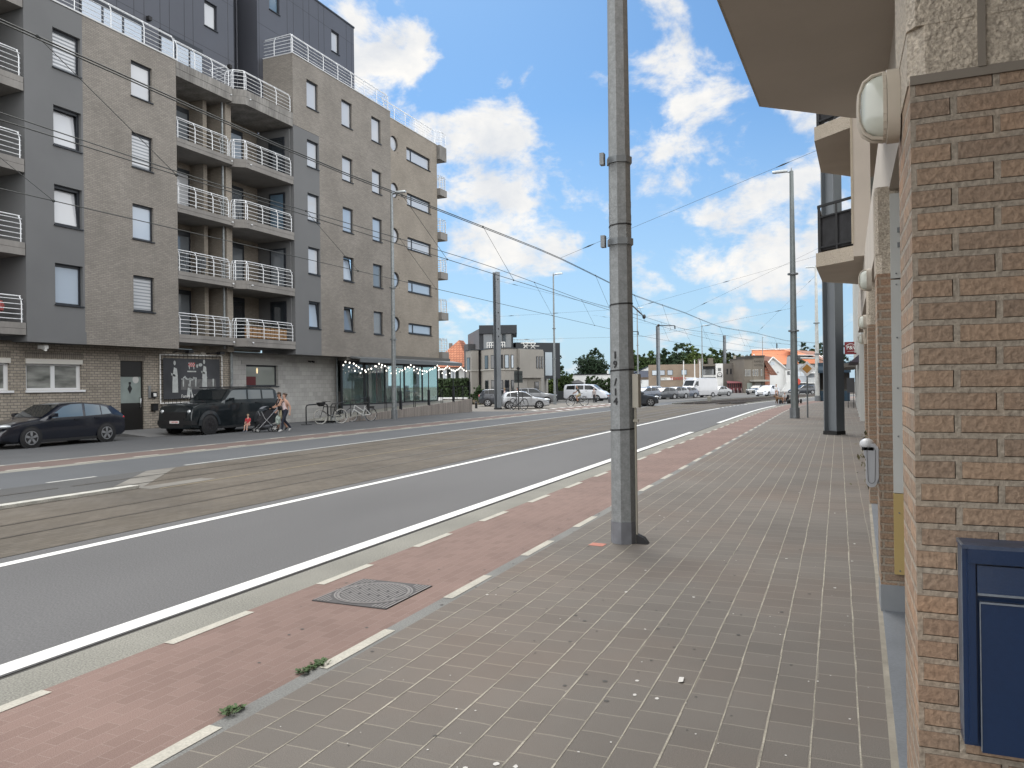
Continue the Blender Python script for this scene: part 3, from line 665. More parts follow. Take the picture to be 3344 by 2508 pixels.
curt = mat('green curtain', (.09,.16,.09), .9, 0, .35, 14, stretch=(1,1,.02))
for (a, b) in ((39.7,40.4),(42.4,43.1),(48.0,48.9)):
    mb = MB(); n = 12
    for k in range(n):
        y0 = a+(b-a)*k/n; y1 = a+(b-a)*(k+1)/n; x0 = GX-.5+.05*math.sin(k*1.9); x1 = GX-.5+.05*math.sin((k+1)*1.9)
        mb.poly([(x0,y0,.82),(x1,y1,.82),(x1,y1,3.4),(x0,y0,3.4)])
    part('curtain', mb, curt, T)
mb = MB(); mb.box(GX-.9,43.75,.8,GX-.75,44.2,3.1,0); part('red_pillar', mb, mat('red pillar', (.25,.03,.025), .7), T)
mb = MB()
for k in range(10):
    y = 39.4+k*1.15; mb.box(GX-1.6,y,.8,GX-1.2,y+.05,1.65); mb.box(GX-1.6,y,1.5,GX-1.2,y+.45,1.55); mb.box(GX-1.62,y,1.55,GX-1.57,y+.45,2.0)
part('cafe_seating', mb, mat('dark seats', (.03,.025,.022), .7), T)
mb = MB(); mb.box(XR-.7,38.35,3.55,XR-.05,51.6,3.99); part('fascia', mb, mat('bronze grey fascia', (.105,.10,.09), .6, .1), T)
mb = MB(); mb.prism([(XR-.05,38.65,3.68),(XR-.05,38.65,3.80),(XR+.72,38.65,3.66),(XR+.72,38.65,3.42),(XR+.66,38.65,3.42),(XR+.66,38.65,3.6)], (0,13.4,0)); aw = part('awning', mb, mat('slate awning cassette', (.12,.13,.135), .5, .1), T)
mb = MB(); mb.tube([(XG+.03,36.2,3.45),(XG+.2,36.2,3.42)], .05, 8); mb.tube([(XG+.03,36.5,3.45),(XG+.2,36.5,3.42)], .05, 8); part('wall_spot', mb, MT['black'], T)
mb = MB(); mb.box(XL-.6,19.8,3.52,XL-.2,19.95,3.66); mb.tube([(XL-.5,19.9,3.55),(XL-.15,19.8,3.47)], .05, 8); part('security_camera', mb, MT['white'], T)

# things hung on or standing on the balconies
bb = thing('advertising_banner', 'dark banner with two butchers in white aprons on a white tube frame', 'banner', (XG, 27.4, 1.3))
mb = MB()
tube_w = [(XG+.1,25.6,3.5),(XG+.1,29.35,3.55),(XG+.1,29.35,1.35),(XG+.1,25.6,1.3)]
for a, b in zip(tube_w, tube_w[1:]+tube_w[:1]): mb.tube([a, b], .03, 6)
part('frame', mb, MT['white'], bb)
mb = MB()
for k in range(16):
    y = 25.8+k*.225; mb.tube([(XG+.13,y,3.54),(XG+.12,y,3.36)], .012, 4); mb.tube([(XG+.13,y,1.28),(XG+.12,y,1.5)], .012, 4)
for k in range(9):
    z = 1.5+k*.22; mb.tube([(XG+.13,25.57,z),(XG+.12,25.75,z)], .012, 4); mb.tube([(XG+.13,29.38,z),(XG+.12,29.2,z)], .012, 4)
part('lacing', mb, MT['black'], bb)
mb = MB(); mb.poly([(XG+.11,25.75,1.48),(XG+.11,29.2,1.52),(XG+.11,29.2,3.38),(XG+.11,25.75,3.34)]); part('sheet', mb, mat('charcoal sheet', (.04,.041,.045), .6, 0, .35, .8), bb)
pr = mat('printed white', (.42,.44,.43), .6, 0, .12, 6); pg = mat('printed grey', (.12,.12,.118), .6, 0, .3, 5); pd = mat('printed dark', (.02,.02,.022), .6)
bx = XG+.116
def flat(pts, m, n='print'): 
    q = MB(); q.poly([(bx, y, z) for y, z in pts]); return q
def el(mb, y, z, a, b, n=12, x=0): mb.poly([(bx+x, y+a*math.cos(6.283*k/n), z+b*math.sin(6.283*k/n)) for k in range(n)])
mb = MB()                                              # two aproned figures, a seated child, joints of meat on a bench
for (y, z0, s_, arm) in ((26.42,1.78,1.0,-1),(28.2,1.98,.92,1)):
    mb.poly([(bx+.002,y-.17*s_,z0),(bx+.002,y+.17*s_,z0),(bx+.002,y+.15*s_,z0+.78*s_),(bx+.002,y+.11*s_,z0+1.1*s_),(bx+.002,y-.06*s_,z0+1.16*s_),(bx+.002,y-.14*s_,z0+.8*s_)])
    el(mb, y-.02, z0+1.36*s_, .065, .11, 12, .003)
    mb.poly([(bx+.002,y-.24*s_,z0+.9*s_),(bx+.002,y-.2*s_,z0+.78*s_),(bx+.002,y+.02,z0+.72*s_),(bx+.002,y+.02,z0+.8*s_)])
mb.poly([(bx,27.1,1.58),(bx,27.28,1.58),(bx,27.34,1.98),(bx,27.16,2.0)]); mb.poly([(bx,27.28,1.96),(bx,27.42,1.6),(bx,27.47,1.6),(bx,27.36,2.0)]); el(mb, 27.25, 2.12, .05, .07)
r9 = random.Random(8)
for k in range(16): el(mb, 26.85+k*.075+(0 if k < 12 else .35), 2.42+r9.uniform(-.05,.08), r9.uniform(.04,.08), r9.uniform(.03,.06), 9)
for y in (26.9,27.3,27.65,28.75): mb.poly([(bx,y-.03,2.05),(bx,y+.03,2.05),(bx,y+.05,2.42),(bx,y-.04,2.42)])
el(mb, 27.75, 3.02, .06, .09); el(mb, 27.95, 3.08, .12, .08)
part('printed_figures', mb, pr, bb)
mb = MB(); mb.poly([(bx-.003,26.75,1.9),(bx-.003,28.95,1.95),(bx-.003,28.9,2.4),(bx-.003,26.8,2.4)]); part('printed_bench', mb, pg, bb)
mb = MB()                                              # checkered pig emblem in red and white
for i in range(6):
    for j in range(3):
        if (i+j) % 2 == 0: mb.poly([(bx,27.22+i*.065,2.98+j*.065),(bx,27.285+i*.065,2.98+j*.065),(bx,27.285+i*.065,3.045+j*.065),(bx,27.22+i*.065,3.045+j*.065)])
rp = MB()
for i in range(6):
    for j in range(3):
        if (i+j) % 2: rp.poly([(bx,27.22+i*.065,2.98+j*.065),(bx,27.285+i*.065,2.98+j*.065),(bx,27.285+i*.065,3.045+j*.065),(bx,27.22+i*.065,3.045+j*.065)])
for y in (27.25,27.52): mb.poly([(bx,y,2.86),(bx,y+.04,2.86),(bx,y+.05,2.98),(bx,y-.01,2.98)])
part('emblem', mb, pr, bb); part('emblem', rp, mat('printed red', (.5,.03,.03), .6), bb)
mb = MB(); mb.box(bx-.002,27.15,2.73,bx+.001,27.68,2.79); part('emblem_strip', mb, pr, bb)
text('Family & Tradition', .21, (bx+.004,27.55,1.6), (0,1,0), (0,0,1), MT['white'], bb, 'lettering')
for y in (26.75, 28.72):
    l_ = thing('sign_lamp', 'black swan arm spotlight above the %s of the butcher banner' % ('near end' if y < 28 else 'far end'), 'lamp', (XG, y, 3.6), None, 'spotlights above the banner')
    mb = MB(); mb.tube([(XG,y-.35,3.62),(XG+.25,y-.3,3.64),(XG+.3,y+.25,3.66)], .022, 6); part('arm', mb, MT['black'], l_)
    mb = MB(); mb.box(XG+.2,y+.2,3.6,XG+.42,y+.5,3.74); part('head', mb, MT['black'], l_)
# plants and chairs on balconies
def planter_box(y0, y1, x, z, label):
    t = thing('planter', label, 'planter', (x, (y0+y1)/2, z)); mb = MB()
    n = 9
    for k in range(n): 
        ya = y0+(y1-y0)*k/n; mb.box(x-.12,ya+.02,z+.06,x+.12,ya+(y1-y0)/n-.02,z+.62)
    mb.box(x-.1,y0,z+.25,x+.1,y1,z+.31); part('box', mb, mat('varnished wood', (.28,.16,.07), .6, 0, .25, 6), t)
    q = MB(); r = random.Random(2)
    for k in range(150):
        p = Vector((x+r.uniform(-.15,.15), r.uniform(y0,y1), z+.62+r.uniform(0,.3))); a = r.uniform(0,6.28); s_ = r.uniform(.04,.09)
        d = Vector((math.cos(a),math.sin(a),r.uniform(-.4,.6)))*s_; w_ = Vector((-math.sin(a),math.cos(a),.2))*s_*.5
        q.poly([p-d,p-w_,p+d,p+w_])
    part('plants', q, mat('pot foliage', (.05,.06,.035), .8, 0, .4, 10), t)
planter_box(30.25, 33.2, -27.25, 4.42, 'row of brown wooden planters behind the lowest right balcony rail')
def chair(x, y, z, rz, label, m, wicker=False):
    t = thing('balcony_chair', label, 'chair', (x, y, z), rz, 'chairs on the balconies')
    mb = MB()
    for sx in (-.22,.22):
        for sy in (-.2,.2): mb.tube([(sx,sy,0),(sx,sy,.44)], .018, 5)
    part('legs', mb, m, t)
    mb = MB(); mb.box(-.25,-.24,.44,.25,.24,.48); part('seat', mb, m, t)
    mb = MB()
    for k in range(6): mb.box(-.24+.09*k,.2,.48,-.19+.09*k,.24,.95)
    mb.box(-.25,.2,.93,.25,.24,1.0); part('backrest', mb, m, t)
    return t
chair(-27.9, 29.75+.35, 10.3, 1.2, 'black slatted chair on a balcony beside the downpipe', MT['black'])
chair(-28.2, 26.9, 7.28, .2, 'grey garden chair nearer on the third balcony down', MT['steel_dark']); chair(-28.2, 28.1, 7.28, .2, 'grey garden chair farther along the third balcony down', MT['steel_dark'])
t = thing('parasol_chair', 'round red wicker chair on the lowest balcony at the left edge', 'chair', (-27.85, 17.95, 4.42), 0)
mb = MB(); mb.loft([[(.42*rr*math.cos(6.283*k/14)+ox, .5*rr*math.sin(6.283*k/14), zz) for k in range(14)] for rr, zz, ox in ((.45,.28,.05),(.95,.42,0),(1.05,.6,-.02),(.95,.78,-.05))], 0, True, True); part('shell', mb, mat('red wicker', (.42,.10,.09), .7, 0, .3, 25), t)
mb = MB()
for k in range(3): mb.tube([(.1*math.cos(k*2.1),.1*math.sin(k*2.1),.3),(.3*math.cos(k*2.1),.3*math.sin(k*2.1),0)], .018, 5)
part('legs', mb, MT['black'], t)
# ---- ramp with timber cladding, rails, string lights
timb = mat('weathered vertical boards', (0.300,0.267,0.240), .85, 0, .30, 4.2, .2, 20, fine=.18, fs=30, stretch=(1,3,.12))
t = thing('terrace_ramp', 'sloping terrace ramp clad in weathered grey vertical boards', 'ramp', (-25.1, 45, 0))
mb = MB(); mb.prism([(-25.1,35.1,0),(-25.1,51.5,0),(-25.1,51.5,.96),(-25.1,37.7,.37),(-25.1,35.1,.16)], (-.1,0,0)); mb.box(-27.55,51.42,0,-25.2,51.52,.96); part('board_cladding', mb, timb, t)
mb = MB(); mb.poly([(-25.2,35.1,.1),(-27.55,35.1,.1),(-27.55,37.7,.3),(-25.2,37.7,.3)]); mb.poly([(-25.2,37.7,.3),(-27.55,37.7,.3),(-27.55,51.4,.88),(-25.2,51.4,.88)]); part('deck', mb, conc, t)
mb = MB(); r = random.Random(4); y = 35.2
while y < 51.4:
    zt = .16+(y-35.1)*.081 if y < 37.7 else .37+(y-37.7)*.0427
    mb.box(-25.1,y,0.0,-25.09,y+.012,zt-.01); y += .14
part('board_gaps', mb, mat('board gap', (.07,.062,.056), .9), t)
t = thing('ramp_railing', 'black tube railing with tall posts running up the cafe ramp', 'railing', (-25.16, 43, 0))
zt = lambda y: .16+(y-35.1)*.081 if y < 37.7 else .37+(y-37.7)*.0427
mb = MB()
for y in (37.86,41.45,45.04,48.6,51.22): mb.bar((-25.16,y,zt(y)-.1),(-25.16,y,2.95),.05)
for y in (37.86,41.45,45.04,48.6): mb.bar((-25.16,y,zt(y)-.05),(-25.16,y,zt(y)+1.0),.13)
part('post', mb, MT['black_metal'], t)
mb = MB()
ys = [36.1,37.75,39.65,39.85,41.35,41.6,43.05,43.25,44.95,45.15,46.75,47.0,48.5,48.75,50.0,50.2,51.15]
for a, b in zip(ys[::2], ys[1::2]):
    mb.tube([(-25.16,a,zt(a)),(-25.16,a,zt(a)+.86),(-25.16,a+.1,zt(a)+.95),(-25.16,b-.1,zt(b)+.95),(-25.16,b,zt(b)+.86),(-25.16,b,zt(b))], .025, 6)
mb.tube([(-25.16,51.2,1.9),(-27.5,51.2,1.9)], .025, 6); mb.tube([(-26.2,51.2,.9),(-26.2,51.2,1.9)], .025, 6); mb.tube([(-26.4,51.2,.9),(-26.4,51.2,1.9)], .025, 6)
part('handrail', mb, MT['black_metal'], t)
t = thing('bicycle_rack', 'black tubular hoop rack on the pavement before the block wall', 'bicycle rack', (-25.5, 33.5, 0))
mb = MB(); mb.tube([(-25.5,32.63,.02),(-25.5,32.63,.92),(-25.5,32.7,1.0),(-25.5,32.85,1.03),(-25.5,34.2,1.06),(-25.5,34.4,1.0),(-25.5,34.47,.88),(-25.5,34.47,.02)], .035, 8); part('hoop', mb, MT['black_metal'], t)
mb = MB(); mb.tube([(-25.4,34.62,.02),(-25.4,34.62,.92),(-25.4,34.75,1.03),(-25.4,36.05,1.12)], .03, 8); part('hoop', mb, MT['black_metal'], t)
mb = MB(); mb.box(-25.65,32.4,0,-25.35,32.9,.025); mb.box(-25.65,34.3,0,-25.35,34.8,.025); part('foot', mb, MT['black_metal'], t)
pts = [(36.3,3.36),(37.1,3.28),(37.6,3.07),(38.25,2.9),(38.9,3.02),(39.75,3.33),(40.4,3.2),(41.2,3.0),(42.1,2.88),(42.8,3.05),(43.5,3.33),(44.3,3.1),(45.0,2.97),(45.6,2.94),(46.4,3.1),(47.1,3.36),(47.5,3.1),(48.1,3.12),(48.6,3.32),(49.2,3.1),(49.8,3.02),(50.3,3.15),(50.7,3.32),(51.2,3.1),(52.0,2.97)]
t = thing('string_lights', 'festoon of glowing white bulbs slung in loops along the cafe front', 'string lights', (-25.6, 44, 3.3))
mb = MB(); mb.tube([(-25.6,y,z+.06) for y, z in pts], .008, 4, sm=False); mb.tube([(-26.6,37.5+y*.0+i*.58,3.05+.22*math.cos(i*1.0)) for i, (y, z) in enumerate(pts)], .008, 4, sm=False); part('cable', mb, MT['black'], t)
glow = mat('bulb glow', (.9,.88,.8), .4, emit=((1,.95,.85), 2.5))
r = random.Random(5); mb = MB()
for (y0, z0), (y1, z1) in zip(pts, pts[1:]):
    for q in (0,.5): mb.ell((-25.6,y0+(y1-y0)*q,z0+(z1-z0)*q), (.042,.042,.052), 7, 5)
for i in range(25): mb.ell((-26.6,37.5+i*.58,3.0+.22*math.cos(i*1.0)), (.04,.04,.05), 7, 5)
part('bulbs', mb, glow, t)
text('JULIA', .34, (GX-.03,40.9,2.62), (0,-1,0), (0,0,1), mat('reflected lettering', (.25,.27,.26), .5), T, 'reflected_lettering')  # mirrored sign: its reflection in the cafe glass drawn as letters
# ------------------------------------------------------------------ near building on the right
bN = brick('brown hand formed brick', (0.320,0.227,0.159), (0.244,0.182,0.136), (0.305,0.263,0.213), .215, .0672, .0105, var=.18, bump=1.0, grain=.22, gs=60, tint=((1.10,.95,.85),2.2), org=(0,.012))
agg = mat('exposed aggregate', (0.420,0.365,0.294), .85, 0, .1, 1.5, 1.1, 70, fine=.35, fs=85)
aggs = mat('smooth aggregate edge', (.42,.37,.29), .9, 0, .1, 2, .8, 120, fine=.15, fs=150)
soff = mat('painted soffit', (0.475,0.429,0.374), .9, 0, .06, 1.2, .15, 50)
lampm = mat('cream lamp housing', (.46,.41,.34), .55, 0, .06, 12); lampg = mat('frosted lamp glass', (.50,.52,.46), .22, 0, .05, 4, coat=.5)
T = thing('corner_building', 'brown brick building with rough aggregate piers and projecting balconies', 'building', (.3, 2.6, 0))
def pier(x, y0, y1, xw, zb, label=None):
    mb = MB(); mb.box(x,y0,0,xw,y1,zb)
    p_ = part('brick_pier', mb, bN, T, label)
    mb = MB()
    q = .045                                           # splayed upper block
    mb.prism([(x-.004,y0-.004+q,zb),(x-.004,y1,zb),(xw,y1,zb),(xw,y0-.004,zb),(x-.004+q,y0-.004,zb)], (0,0,.16)); 
    mb.prism([(x-.004+.02,y0-.006,zb+.16),(x-.006,y0+.03,zb+.16),(x-.006,y1,zb+.16),(xw,y1,zb+.16),(xw,y0-.006,zb+.16)], (0,0,2.2 if y0 < 3 else .55))
    part('aggregate_block', mb, agg, T)
pier(.209, 2.60, 3.08, 2.4, 2.80)
mb = MB(); mb.box(.385,2.588,2.81,.405,2.6,5.0); mb.box(.209,2.592,2.785,2.4,2.6,2.812); part('recess_joint', mb, mat('joint shadow', (.20,.175,.145), .9), T)
pier(.300, 7.0, 7.35, .62, 2.78); pier(.430, 13.2, 13.6, .75, 2.78); pier(.575, 20.0, 20.5, .95, 2.78)
mb = MB(); mb.box(.298,6.99,.0,.6,7.34,.23); part('stone_base', mb, mat('blue stone base', (.22,.235,.25), .55, 0, .1, 3), T)
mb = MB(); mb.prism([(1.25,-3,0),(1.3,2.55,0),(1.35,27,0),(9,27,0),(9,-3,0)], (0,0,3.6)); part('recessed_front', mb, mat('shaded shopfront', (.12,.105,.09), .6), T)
mb = MB(); mb.prism([(.36,3.3,3.46),(.60,27,3.46),(1.7,27,3.46),(1.7,3.3,3.46)], (0,0,.95)); part('edge_beam', mb, soff, T)
mb = MB(); mb.prism([(1.2,-3,4.4),(1.2,27,4.4),(9,27,4.4),(9,-3,4.4)], (0,0,9)); part('upper_wall', mb, bN, T)
# balcony over the viewer, and the stack of two farther on
def balcony(poly, z, th, rail=None):
    mb = MB(); mb.prism([(x, y, z) for x, y in poly], (0,0,th)); part('balcony_slab', mb, [agg], T)
    mb = MB(); mb.poly([(x+(.02 if x < 0 else 0), y, z-.003) for x, y in poly][::-1]); part('soffit', mb, soff, T)
balcony([(-.62,-3),(-.70,5.15),(-.63,7.3),(.11,7.95),(.45,8.2),(1.3,8.2),(1.3,-3)], 4.4, .32)
mb = MB(); mb.box(.46,-3,4.05,.62,3.3,4.39); part('edge_beam', mb, soff, T)
mb = MB(); mb.prism([(.30,16.5,4.35),(.62,16.5,4.35),(.62,17.3,4.35),(.33,17.3,4.35)], (0,0,6)); part('balcony_fin', mb, soff, T)
mb = MB(); mb.prism([(.27,16.49,4.6),(.31,16.49,4.6),(.31,16.52,4.6),(.27,16.52,4.6)], (0,0,6)); part('fin_edge', mb, aggs, T)
for z in (4.4, 7.15):
    balcony([(.33,17.35),(-.42,18.05),(-.34,20.8),(.57,21.8),(1.4,21.8),(1.4,17.2)], z, .30)
    pth = [(.36,17.42),(-.36,18.1),(-.29,20.75),(.55,21.7)]
    mb = MB()
    for zz, r_w in ((z+1.32,.05),(z+1.08,.03),(z+.42,.035)):
        for a, b in zip(pth, pth[1:]): mb.bar((*a,zz), (*b,zz), r_w)
    for (a, b) in zip(pth, pth[1:]):
        for q in (.03,.5,.97): mb.bar((a[0]+(b[0]-a[0])*q, a[1]+(b[1]-a[1])*q, z+.3), (a[0]+(b[0]-a[0])*q, a[1]+(b[1]-a[1])*q, z+1.32), .04)
    part('balcony_railing', mb, MT['black_metal'], T)
    mb = MB()
    for a, b in zip(pth, pth[1:]): mb.prism([(a[0]+.03,a[1]+.03,z+.36),(b[0]+.03,b[1]+.03,z+.36),(b[0]+.04,b[1]+.03,z+.36),(a[0]+.04,a[1]+.03,z+.36)], (0,0,.72))
    part('privacy_cloth', mb, mat('black privacy cloth', (.022,.022,.024), .8, 0, .3, 6), T)
# white cover strip with ochre foot on the second pier
S_ = thing('cover_strip', 'tall narrow white cover strip with ochre bottom screwed to the brick pier', 'cover strip', (.43, 6.96, .33))
mb = MB(); mb.box(.402,6.955,.99,.475,6.993,2.72); mb.box(.402,6.955,2.732,.475,6.993,3.42); part('white_section', mb, mat('white strip', (.50,.51,.49), .45, 0, .03, 3), S_)
mb = MB(); mb.box(.400,6.953,.33,.477,6.993,.985); part('ochre_section', mb, mat('ochre strip', (.42,.31,.125), .5, 0, .04, 3), S_)
mb = MB()
for z in (.36,.83,1.45,1.84,2.25,2.68,2.77): mb.ell((.44,6.951,z), (.007,.005,.007), 8, 4)
part('screws', mb, MT['steel_dark'], S_)
mb = MB(); mb.box(.452,6.945,3.1,.472,6.955,3.14); mb.box(.452,6.945,2.98,.472,6.955,3.02); part('clips', mb, MT['steel_dark'], S_)
# lamps
def wall_lamp(x, y, z, label, s=.67):
    t = thing('wall_lamp', label, 'lamp', (x, y, z), R(1.2), 'cream bulkhead lamps along the wall')
    def outline(hy, hz, n=24, p=2.7):
        o = []
        for k in range(n):
            a = 6.283*k/n; c_, s_ = math.cos(a), math.sin(a)
            o.append((hy*abs(c_)**(2/p)*(1 if c_ >= 0 else -1), hz*abs(s_)**(2/p)*(1 if s_ >= 0 else -1)))
        return o
    ring = lambda xx, hy, hz: [(xx*s, a*s, b*s) for a, b in outline(hy, hz)]
    mb = MB(); mb.loft([ring(0,.105,.185), ring(-.058,.105,.185), ring(-.062,.098,.178)], 0, True, True); part('base_plate', mb, lampm, t, sharp=50)
    mb = MB(); mb.loft([ring(-.06,.092,.165), ring(-.105,.088,.158), ring(-.15,.074,.135), ring(-.172,.052,.10), ring(-.178,.02,.05)], 0, True, True); part('glass', mb, lampg, t, sharp=80)
    mb = MB()
    o1 = outline(.097,.170)
    for i in range(24):
        a, b = o1[i], o1[(i+1) % 24]
        mb.bar((-.07*s,a[0]*s,a[1]*s), (-.07*s,b[0]*s,b[1]*s), .016*s)
    for off in (-.03,.03):
        arc = [(-.07,off,.168),(-.125,off,.160),(-.165,off,.13),(-.187,off,.07),(-.19,off,0),(-.187,off,-.07),(-.165,off,-.13),(-.125,off,-.160),(-.07,off,-.168)]
        mb.tube([(a*s,b*s,c*s) for a, b, c in arc], .010*s, 6)
    part('guard', mb, lampm, t)
    return t
L1 = wall_lamp(.203, 2.97, 2.85, 'large cream oval bulkhead lamp high on the nearest brick pier')
dup(L1, (.35, 9.4, 3.02), None, 'cream bulkhead lamp on the pier past the white strip'); dup(L1, (.455, 14.6, 2.92), None, 'small distant cream bulkhead lamp below the black clothed balcony, nearer of two'); dup(L1, (.60, 21.2, 2.95), None, 'farthest tiny cream bulkhead lamp along the brown piers')
mb = MB(); mb.tube([(.20,3.05,3.1),(.20,3.05,3.5)], .012, 6)
# ashtray bin on a post
A = thing('wall_ashtray', 'grey rounded cigarette bin with domed cap fixed to the second brick pier', 'ashtray', (.24, 7.05, 1.0))
gp = mat('light grey plastic', (.36,.37,.39), .4, 0, .04, 8); gd = mat('grey seam', (.10,.10,.105), .5)
yb = 7.03
def slab(mb, pts, y0, y1): mb.prism([(x, y0, z) for x, z in pts], (0, y1-y0, 0))
cap = lambda cx, cz, r, a0, a1, n=10: [(cx+r*math.cos(a0+(a1-a0)*k/n), cz+r*math.sin(a0+(a1-a0)*k/n)) for k in range(n+1)]
XA = .242
body = cap(XA, 1.33, .055, 0, math.pi) + [(XA-.052,1.28),(XA-.04,1.255),(XA-.040,1.06)] + cap(XA+.0, 1.06, .040, math.pi, 2*math.pi, 8) + [(XA+.055,1.1)]
mb = MB(); slab(mb, body, yb, yb+.12); part('body', mb, gp, A)
mb = MB(); inner = [(XA+(x-XA)*.72, 1.19+(z-1.19)*.88) for x, z in cap(XA, 1.33, .045, 0, math.pi)+cap(XA, 1.07, .036, math.pi, 2*math.pi, 8)]
for a, b in zip(inner, inner[1:]+inner[:1]): mb.bar((a[0], yb-.001, a[1]), (b[0], yb-.001, b[1]), .004)
part('seam', mb, gd, A)
mb = MB(); mb.ell((XA-.03,yb+.06,1.372), (.058,.068,.05), 14, 8); part('cap', mb, mat('pale cap', (.5,.51,.52), .3, 0, .04, 8), A)
mb = MB(); mb.box(XA-.07,yb+.0,1.325,XA+.02,yb+.1,1.352); part('slot', mb, MT['black'], A)
mb = MB(); mb.box(XA+.03,yb+.02,1.05,XA+.06,yb+.1,1.33); part('bracket', mb, gp, A)
# blue letter box on the end wall
B = thing('mailbox', 'navy blue metal letter box with flap mounted on the rough brick wall', 'mailbox', (.45, 2.5, .86))
nav = mat('navy enamel', (.010,.030,.085), .28, 0, .06, 3, .04, 160, coat=.35, fine=.05, fs=60); navt = mat('scuffed navy top', (.055,.075,.125), .45, 0, .3, 14, .1, 60); edge = mat('bare edge', (.22,.25,.29), .4, .3, .2, 30)
y0, y1 = 2.49, 2.60; x0, x1 = .318, .70
mb = MB(); mb.box(x0,y0+.03,.862,x1,y1,1.425); part('case', mb, nav, B)
mb = MB(); mb.box(x0-.004,y0+.0,1.425,x1,y1,1.436); part('lid', mb, navt, B)
mb = MB(); mb.box(x0+.012,y0,1.385,x1,y0+.03,1.425); mb.box(x0+.012,y0+.012,.875,x0+.03,y0+.03,1.385); part('rim', mb, nav, B)
mb = MB(); mb.prism([(x0+.034,y0+.03,1.302),(x0+.034,y0+.004,1.298),(x0+.034,y0+.010,1.378),(x0+.034,y0+.03,1.378)], (.36,0,0)); part('flap', mb, nav, B)
mb = MB(); mb.box(x0+.040,y0+.006,.855,x1,y0+.029,1.275); part('door', mb, nav, B)
mb = MB(); mb.box(x0+.034,y0+.0015,1.296,x1,y0+.006,1.302); mb.box(x0+.040,y0+.003,1.273,x1,y0+.006,1.278); mb.box(x0+.038,y0+.004,.86,x0+.0405,y0+.008,1.275); mb.box(x0-.006,y0+.001,1.434,x0+.0,y0+.1,1.4375); mb.box(x0-.0015,y0+.032,.87,x0,y0+.036,1.42); part('worn_edge', mb, edge, B)
mb = MB(); mb.poly([(x0-.001,y0+.033,.9),(x0-.001,y1,.9),(x0-.001,y1,1.42),(x0-.001,y0+.033,1.42)]); part('side', mb, mat('greyed navy side', (.10,.125,.165), .4, 0, .25, 12), B)
# hanging plant tuft at the pier foot
q = MB(); r = random.Random(6)
for k in range(220):
    p = Vector((.52+r.gauss(0,.09), 15.0+r.gauss(0,.3), r.uniform(0,1.0)**.8)); a = r.uniform(0,6.28); s_ = r.uniform(.03,.08)
    d = Vector((math.cos(a)*.5,math.sin(a)*.5,r.uniform(-1,.6)))*s_; w_ = Vector((-math.sin(a),math.cos(a),.2))*s_*.35
    q.poly([p-d,p-w_,p+d,p+w_])
pl = thing('wall_plant', 'scruffy brown green plant growing at the foot of the brown piers', 'plant', (.52, 15, 0)); part('leaves', q, mat('dry leaf', (.10,.09,.045), .8, 0, .4, 20), pl)
q = MB(); q.tube([(.55,15,0),(.52,15,.5),(.5,15,.9)], .012, 5); part('stem', q, mat('stem', (.08,.06,.04), .9), pl)

# ---- white building farther along
W_ = thing('white_building', 'tall white rendered building with dark ribbed windows and shopfronts on the right', 'building', (1.4, 50, 0))
wr = mat('white render', (.60,.60,.57), .8, 0, .05, .4)
def wx(y): return .78+.0125*(y-27)
hol = [(y, y+1.1, z, z+1.9) for y in (40,44,48,52,56,60,64,68,72) for z in (5.2,8.2)]
mb = MB(); d_ = Vector((.0125,1,0)).normalized()
mb.wall((wx(27),27.0,3.9), d_, (0,0,1), (-d_.y,d_.x,0), 51, 8, [(a-27,b-27,c-3.9,e-3.9) for a, b, c, e in hol], .12)
mb.prism([(wx(78),78,0),(wx(78)+8,78,0),(wx(78)+8,78.02,0),(wx(78),78.02,0)], (0,0,11.9)); mb.prism([(wx(27)+.2,27.05,11.85),(wx(78)+.2,78,11.85),(9,78,11.85),(9,27.05,11.85)], (0,0,.05)); part('wall', mb, wr, W_)
for a, b, c, e in hol:
    mb = MB(); mb.poly([(wx(a)+.1,a,c),(wx(b)+.1,b,c),(wx(b)+.1,b,e),(wx(a)+.1,a,e)]); part('window', mb, pane_g, W_)
    mb = MB(); mb.box(wx(a)-.1,a-.1,c-.12,wx(a)+.1,b+.1,c-.02); part('window_sill', mb, wr, W_)
for y in (30,34,38.5,42.4,46.4,50.4,54.4,58.4,62.4,66.4,70.4,74.4):
    mb = MB(); mb.box(wx(y)-.12,y,3.9,wx(y)+.05,y+.35,11.9); part('pilaster', mb, wr, W_)
mb = MB(); mb.prism([(wx(27)+.35,27.1,0),(wx(78)+.35,78,0),(9,78,0),(9,27.1,0)], (0,0,3.89)); part('shop_glazing', mb, MT['carglass'], W_)
for y in (40,45,50,55,61,66,71,76):
    mb = MB(); mb.box(wx(y)-.02,y,0,wx(y)+.34,y+.5,3.9); part('shop_pier', mb, wr, W_)
mb = MB()
for y in (40.6,42.8,46,48.5): mb.box(wx(y)+.05,y,0,wx(y)+.2,y+.12,3.3)
part('shop_mullion', mb, MT['anthracite'], W_)
mb = MB(); mb.prism([(wx(44)-.45,44,2.9),(wx(44)+.3,44,3.55),(wx(44)+.3,44,2.9)], (0,8,0)); part('awning', mb, mat('plum awning', (.10,.085,.11), .8), W_)
mb = MB(); mb.box(-.2,62,2.95,1.3,77,3.25); part('canopy', mb, mat('bronze canopy', (.14,.13,.115), .6), W_)
mb = MB(); mb.box(.55,60,1.1,1.05,60.1,2.15); sb = solo('notice_board', mb, mat('grey board', (.06,.062,.068), .6), 'dark grey board on the pavement beside the white building', 'board')
q = MB(); q.box(.6,60.02,0,.64,60.06,1.1); q.box(.96,60.02,0,1.0,60.06,1.1); link('leg', q.mesh('leg', MT['black_metal']), sb)
sg = thing('shop_sign', 'dark red square hanging sign with white arc and lettering on the white building', 'sign', (.9, 60, 3.85))
